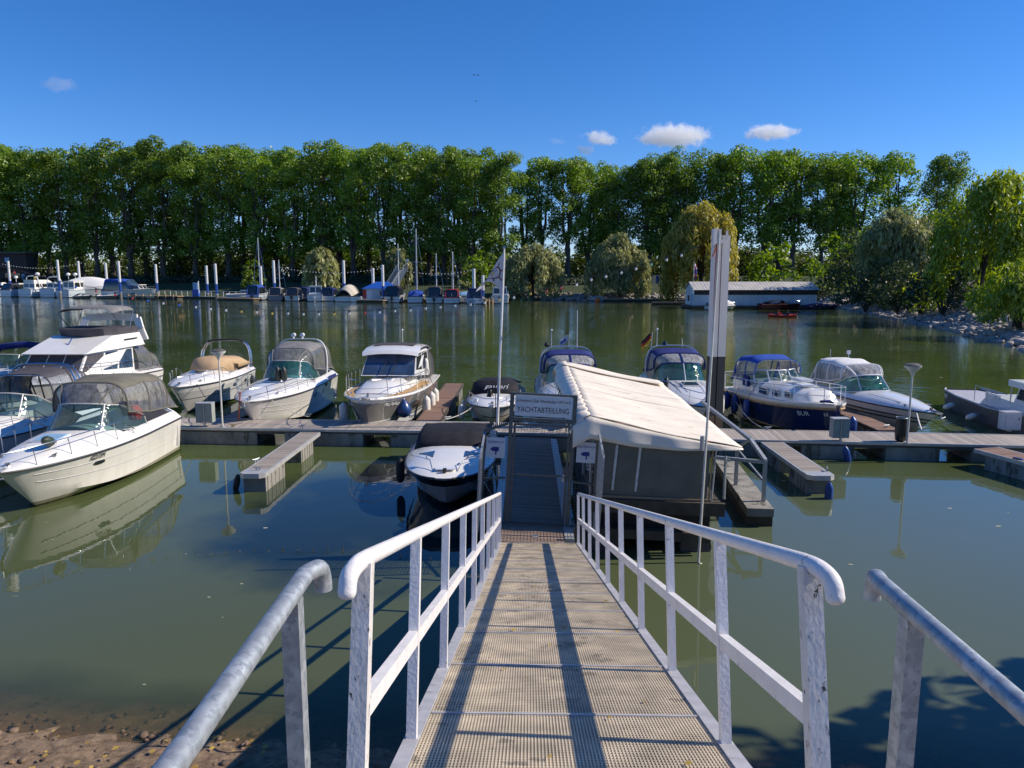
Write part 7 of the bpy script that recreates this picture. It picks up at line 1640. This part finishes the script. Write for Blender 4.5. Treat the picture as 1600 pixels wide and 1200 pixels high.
# kayak with its crew
kp = P(1222, 495.5, 0); ka = R(-14)
t = thing('kayak', kp, ka, 'red two seat kayak on the water in front of the boathouse', 'kayak')
rows = []
for i in range(13):
    f = i / 12 * 2 - 1; w_ = .36 * (1 - abs(f) ** 2.4); rows.append([Vector((2.0 * f, y * w_, z + .14 * f * f)) for y, z in ((-1, .26), (-.7, .0), (0, -.1), (.7, .0), (1, .26), (.5, .33), (0, .36), (-.5, .33), (-1, .26))])
G().sheet(rows).build('hull', mat('red kayak plastic', (.62, .055, .03), .35), t, 60)
for x in (-.55, .75): G().lathe([(.28, .30), (.30, .37), (.26, .37)], 12, c=(x, 0, 0)).build('cockpit_rim', 'rubber', t, 50)
def kayaker(x, label, cloth):
    q = Matrix.Translation(kp) @ Matrix.Rotation(ka, 4, 'Z') @ Vector((x, 0, .12)); r_ = thing('person', q, ka, label, 'person')
    V = [(0, 0, .05), (0, 0, .35), (0, 0, .55), (0, 0, .66), (.02, 0, .80), (0, .2, .52), (.22, .3, .38), (.45, .26, .5), (0, -.2, .52), (.22, -.3, .38), (.45, -.26, .42), (.35, .1, .06), (.75, .1, .1), (.35, -.1, .06), (.75, -.1, .1)]
    E2 = [(0, 1), (1, 2), (2, 3), (3, 4), (2, 5), (5, 6), (6, 7), (2, 8), (8, 9), (9, 10), (0, 11), (11, 12), (0, 13), (13, 14)]; RD = [.15, .15, .14, .06, .11, .07, .05, .045, .07, .05, .045, .09, .07, .09, .07]
    me = bpy.data.meshes.new('body'); me.from_pydata(V, E2, []); o = bpy.data.objects.new('body', me); COL.objects.link(o); o.parent = r_
    sk = o.modifiers.new('skin', 'SKIN'); o.modifiers.new('sub', 'SUBSURF').levels = 1
    for i, r0 in enumerate(RD): me.skin_vertices[0].data[i].radius = (r0, r0)
    me.skin_vertices[0].data[0].use_root = True
    me.materials.append(M[cloth]); G().lathe([(.02, -.04), (.125, .0), (.12, .09), (.02, .14)], 10, c=(.01, 0, .86)).build('hair', 'darkcloth', r_, 60); return r_
kayaker(.75, 'person in dark clothing sitting upright at the right end of the red kayak', 'darkcloth'); kayaker(-.55, 'person in red clothing sitting at the left seat of the red kayak', 'red')
t = thing('paddle', Matrix.Translation(kp) @ Matrix.Rotation(ka, 4, 'Z') @ Vector((1.2, 0, .62)), ka + R(12), 'dark double paddle held across the red kayak', 'paddle'); G().tube([(0, -1.0, -.12), (0, 1.0, .12)], .018).build('shaft', 'rubber', t)
for s_ in (-1, 1): G().box((0, s_ * 1.12, s_ * .13), (.03, .4, .17)).build('blade', 'rubber', t, 0)
# birds
for i, (px, py, D, s_) in enumerate(((741, 117, 110, .5), (747, 117.5, 112, .5), (744, 158, 105, .45))):
    q = PD(px, py, D); t = thing('bird', q, R(20), ['small dark bird, left of the high pair in the sky', 'small dark bird, right of the high pair in the sky', 'lone small dark bird lower in the sky'][i], 'bird')
    g = G().lathe([(.01, -.2), (.06, -.1), (.07, .05), (.04, .14), (.01, .2)], 8, mtx=Matrix.Rotation(R(90), 4, 'Y'))
    for sg in (1, -1): g.prism([(-.06, sg * .04, .02), (.08, sg * .04, .02), (.04, sg * .3, .12), (-.04, sg * .5, .04)], (0, 0, .015))
    g.prism([(-.18, -.04, 0), (-.18, .04, 0), (-.34, .08, 0), (-.34, -.08, 0)], (0, 0, .015)); o = g.build('body', 'darkcloth', t); o.scale = (s_ * 1.5,) * 3
# ---------------------------------------------------------------- clouds, far away and high
m, n, out = new_mat('cloud vapour'); L = n.links.new
vol = n.nodes.new('ShaderNodeVolumePrincipled'); vol.inputs['Color'].default_value = (1, 1, 1, 1); vol.inputs['Anisotropy'].default_value = .2
tc = n.nodes.new('ShaderNodeTexCoord'); oi = n.nodes.new('ShaderNodeObjectInfo')
ad = n.nodes.new('ShaderNodeVectorMath'); ad.operation = 'MULTIPLY_ADD'; ad.inputs[1].default_value = (1, 1, 1); L(tc.outputs['Object'], ad.inputs[0])
cm = n.nodes.new('ShaderNodeCombineXYZ'); mu = n.nodes.new('ShaderNodeMath'); mu.operation = 'MULTIPLY'; mu.inputs[1].default_value = 900; L(oi.outputs['Random'], mu.inputs[0]); L(mu.outputs[0], cm.inputs[0]); L(cm.outputs[0], ad.inputs[2])
nz = n.nodes.new('ShaderNodeTexNoise'); nz.inputs['Scale'].default_value = .03; nz.inputs['Detail'].default_value = 8; nz.inputs['Roughness'].default_value = .6; L(ad.outputs[0], nz.inputs['Vector'])
gd = n.nodes.new('ShaderNodeVectorMath'); gd.operation = 'LENGTH'
sc2 = n.nodes.new('ShaderNodeVectorMath'); sc2.operation = 'MULTIPLY_ADD'; sc2.inputs[1].default_value = (2, 2, 2); sc2.inputs[2].default_value = (-1, -1, -1); L(tc.outputs['Generated'], sc2.inputs[0]); L(sc2.outputs[0], gd.inputs[0])
fall = n.nodes.new('ShaderNodeMapRange'); fall.inputs['From Min'].default_value = .25; fall.inputs['From Max'].default_value = 1.0; fall.inputs['To Min'].default_value = .22; fall.inputs['To Max'].default_value = -.35; L(gd.outputs['Value'], fall.inputs[0])
s1 = n.nodes.new('ShaderNodeMath'); s1.operation = 'ADD'; L(nz.outputs['Fac'], s1.inputs[0]); L(fall.outputs[0], s1.inputs[1])
dn = n.nodes.new('ShaderNodeMapRange'); dn.inputs['From Min'].default_value = .46; dn.inputs['From Max'].default_value = .62; dn.inputs['To Max'].default_value = .022; L(s1.outputs[0], dn.inputs[0])
L(dn.outputs[0], vol.inputs['Density']); L(vol.outputs[0], out.inputs['Volume']); M['cloud'] = m
for px, py, wpx, hpx, lab in ((1053, 213, 150, 42, 'widest of the flat white clouds above the right trees'), (1205, 207, 106, 28, 'small flat white cloud right of the widest cloud'), (938, 216, 66, 30, 'small puffy white cloud left of the widest cloud'),
                              (915, 234, 40, 20, 'small cloud half sunk behind the tree tops'), (92, 132, 66, 24, 'faint thin wisp of cloud at the upper left'), (872, 221, 36, 14, 'faintest cloud scrap left of the puffy cloud')):
    D = 3200; q = PD(px, py, D); k_ = q.length / FPX * 1.02
    bm = bmesh.new(); bmesh.ops.create_icosphere(bm, subdivisions=3, radius=1); me = bpy.data.meshes.new('cloud'); bm.to_mesh(me); bm.free()
    me.transform(Matrix.Diagonal((wpx * k_ * .56, wpx * k_ * .35, hpx * k_ * .62, 1))); o = bpy.data.objects.new('cloud', me); COL.objects.link(o); o.location = q; me.materials.append(M['cloud'])
    if 'aint' in lab:
        m2 = M.get('cloudthin')
        if m2 is None:
            m2 = M['cloud'].copy(); M['cloudthin'] = m2
            for nd in m2.node_tree.nodes:
                if nd.type == 'MAP_RANGE' and abs(nd.inputs['To Max'].default_value - .022) < 1e-4: nd.inputs['To Max'].default_value = .0035
        me.materials[0] = m2
    tag(o, lab, 'cloud')
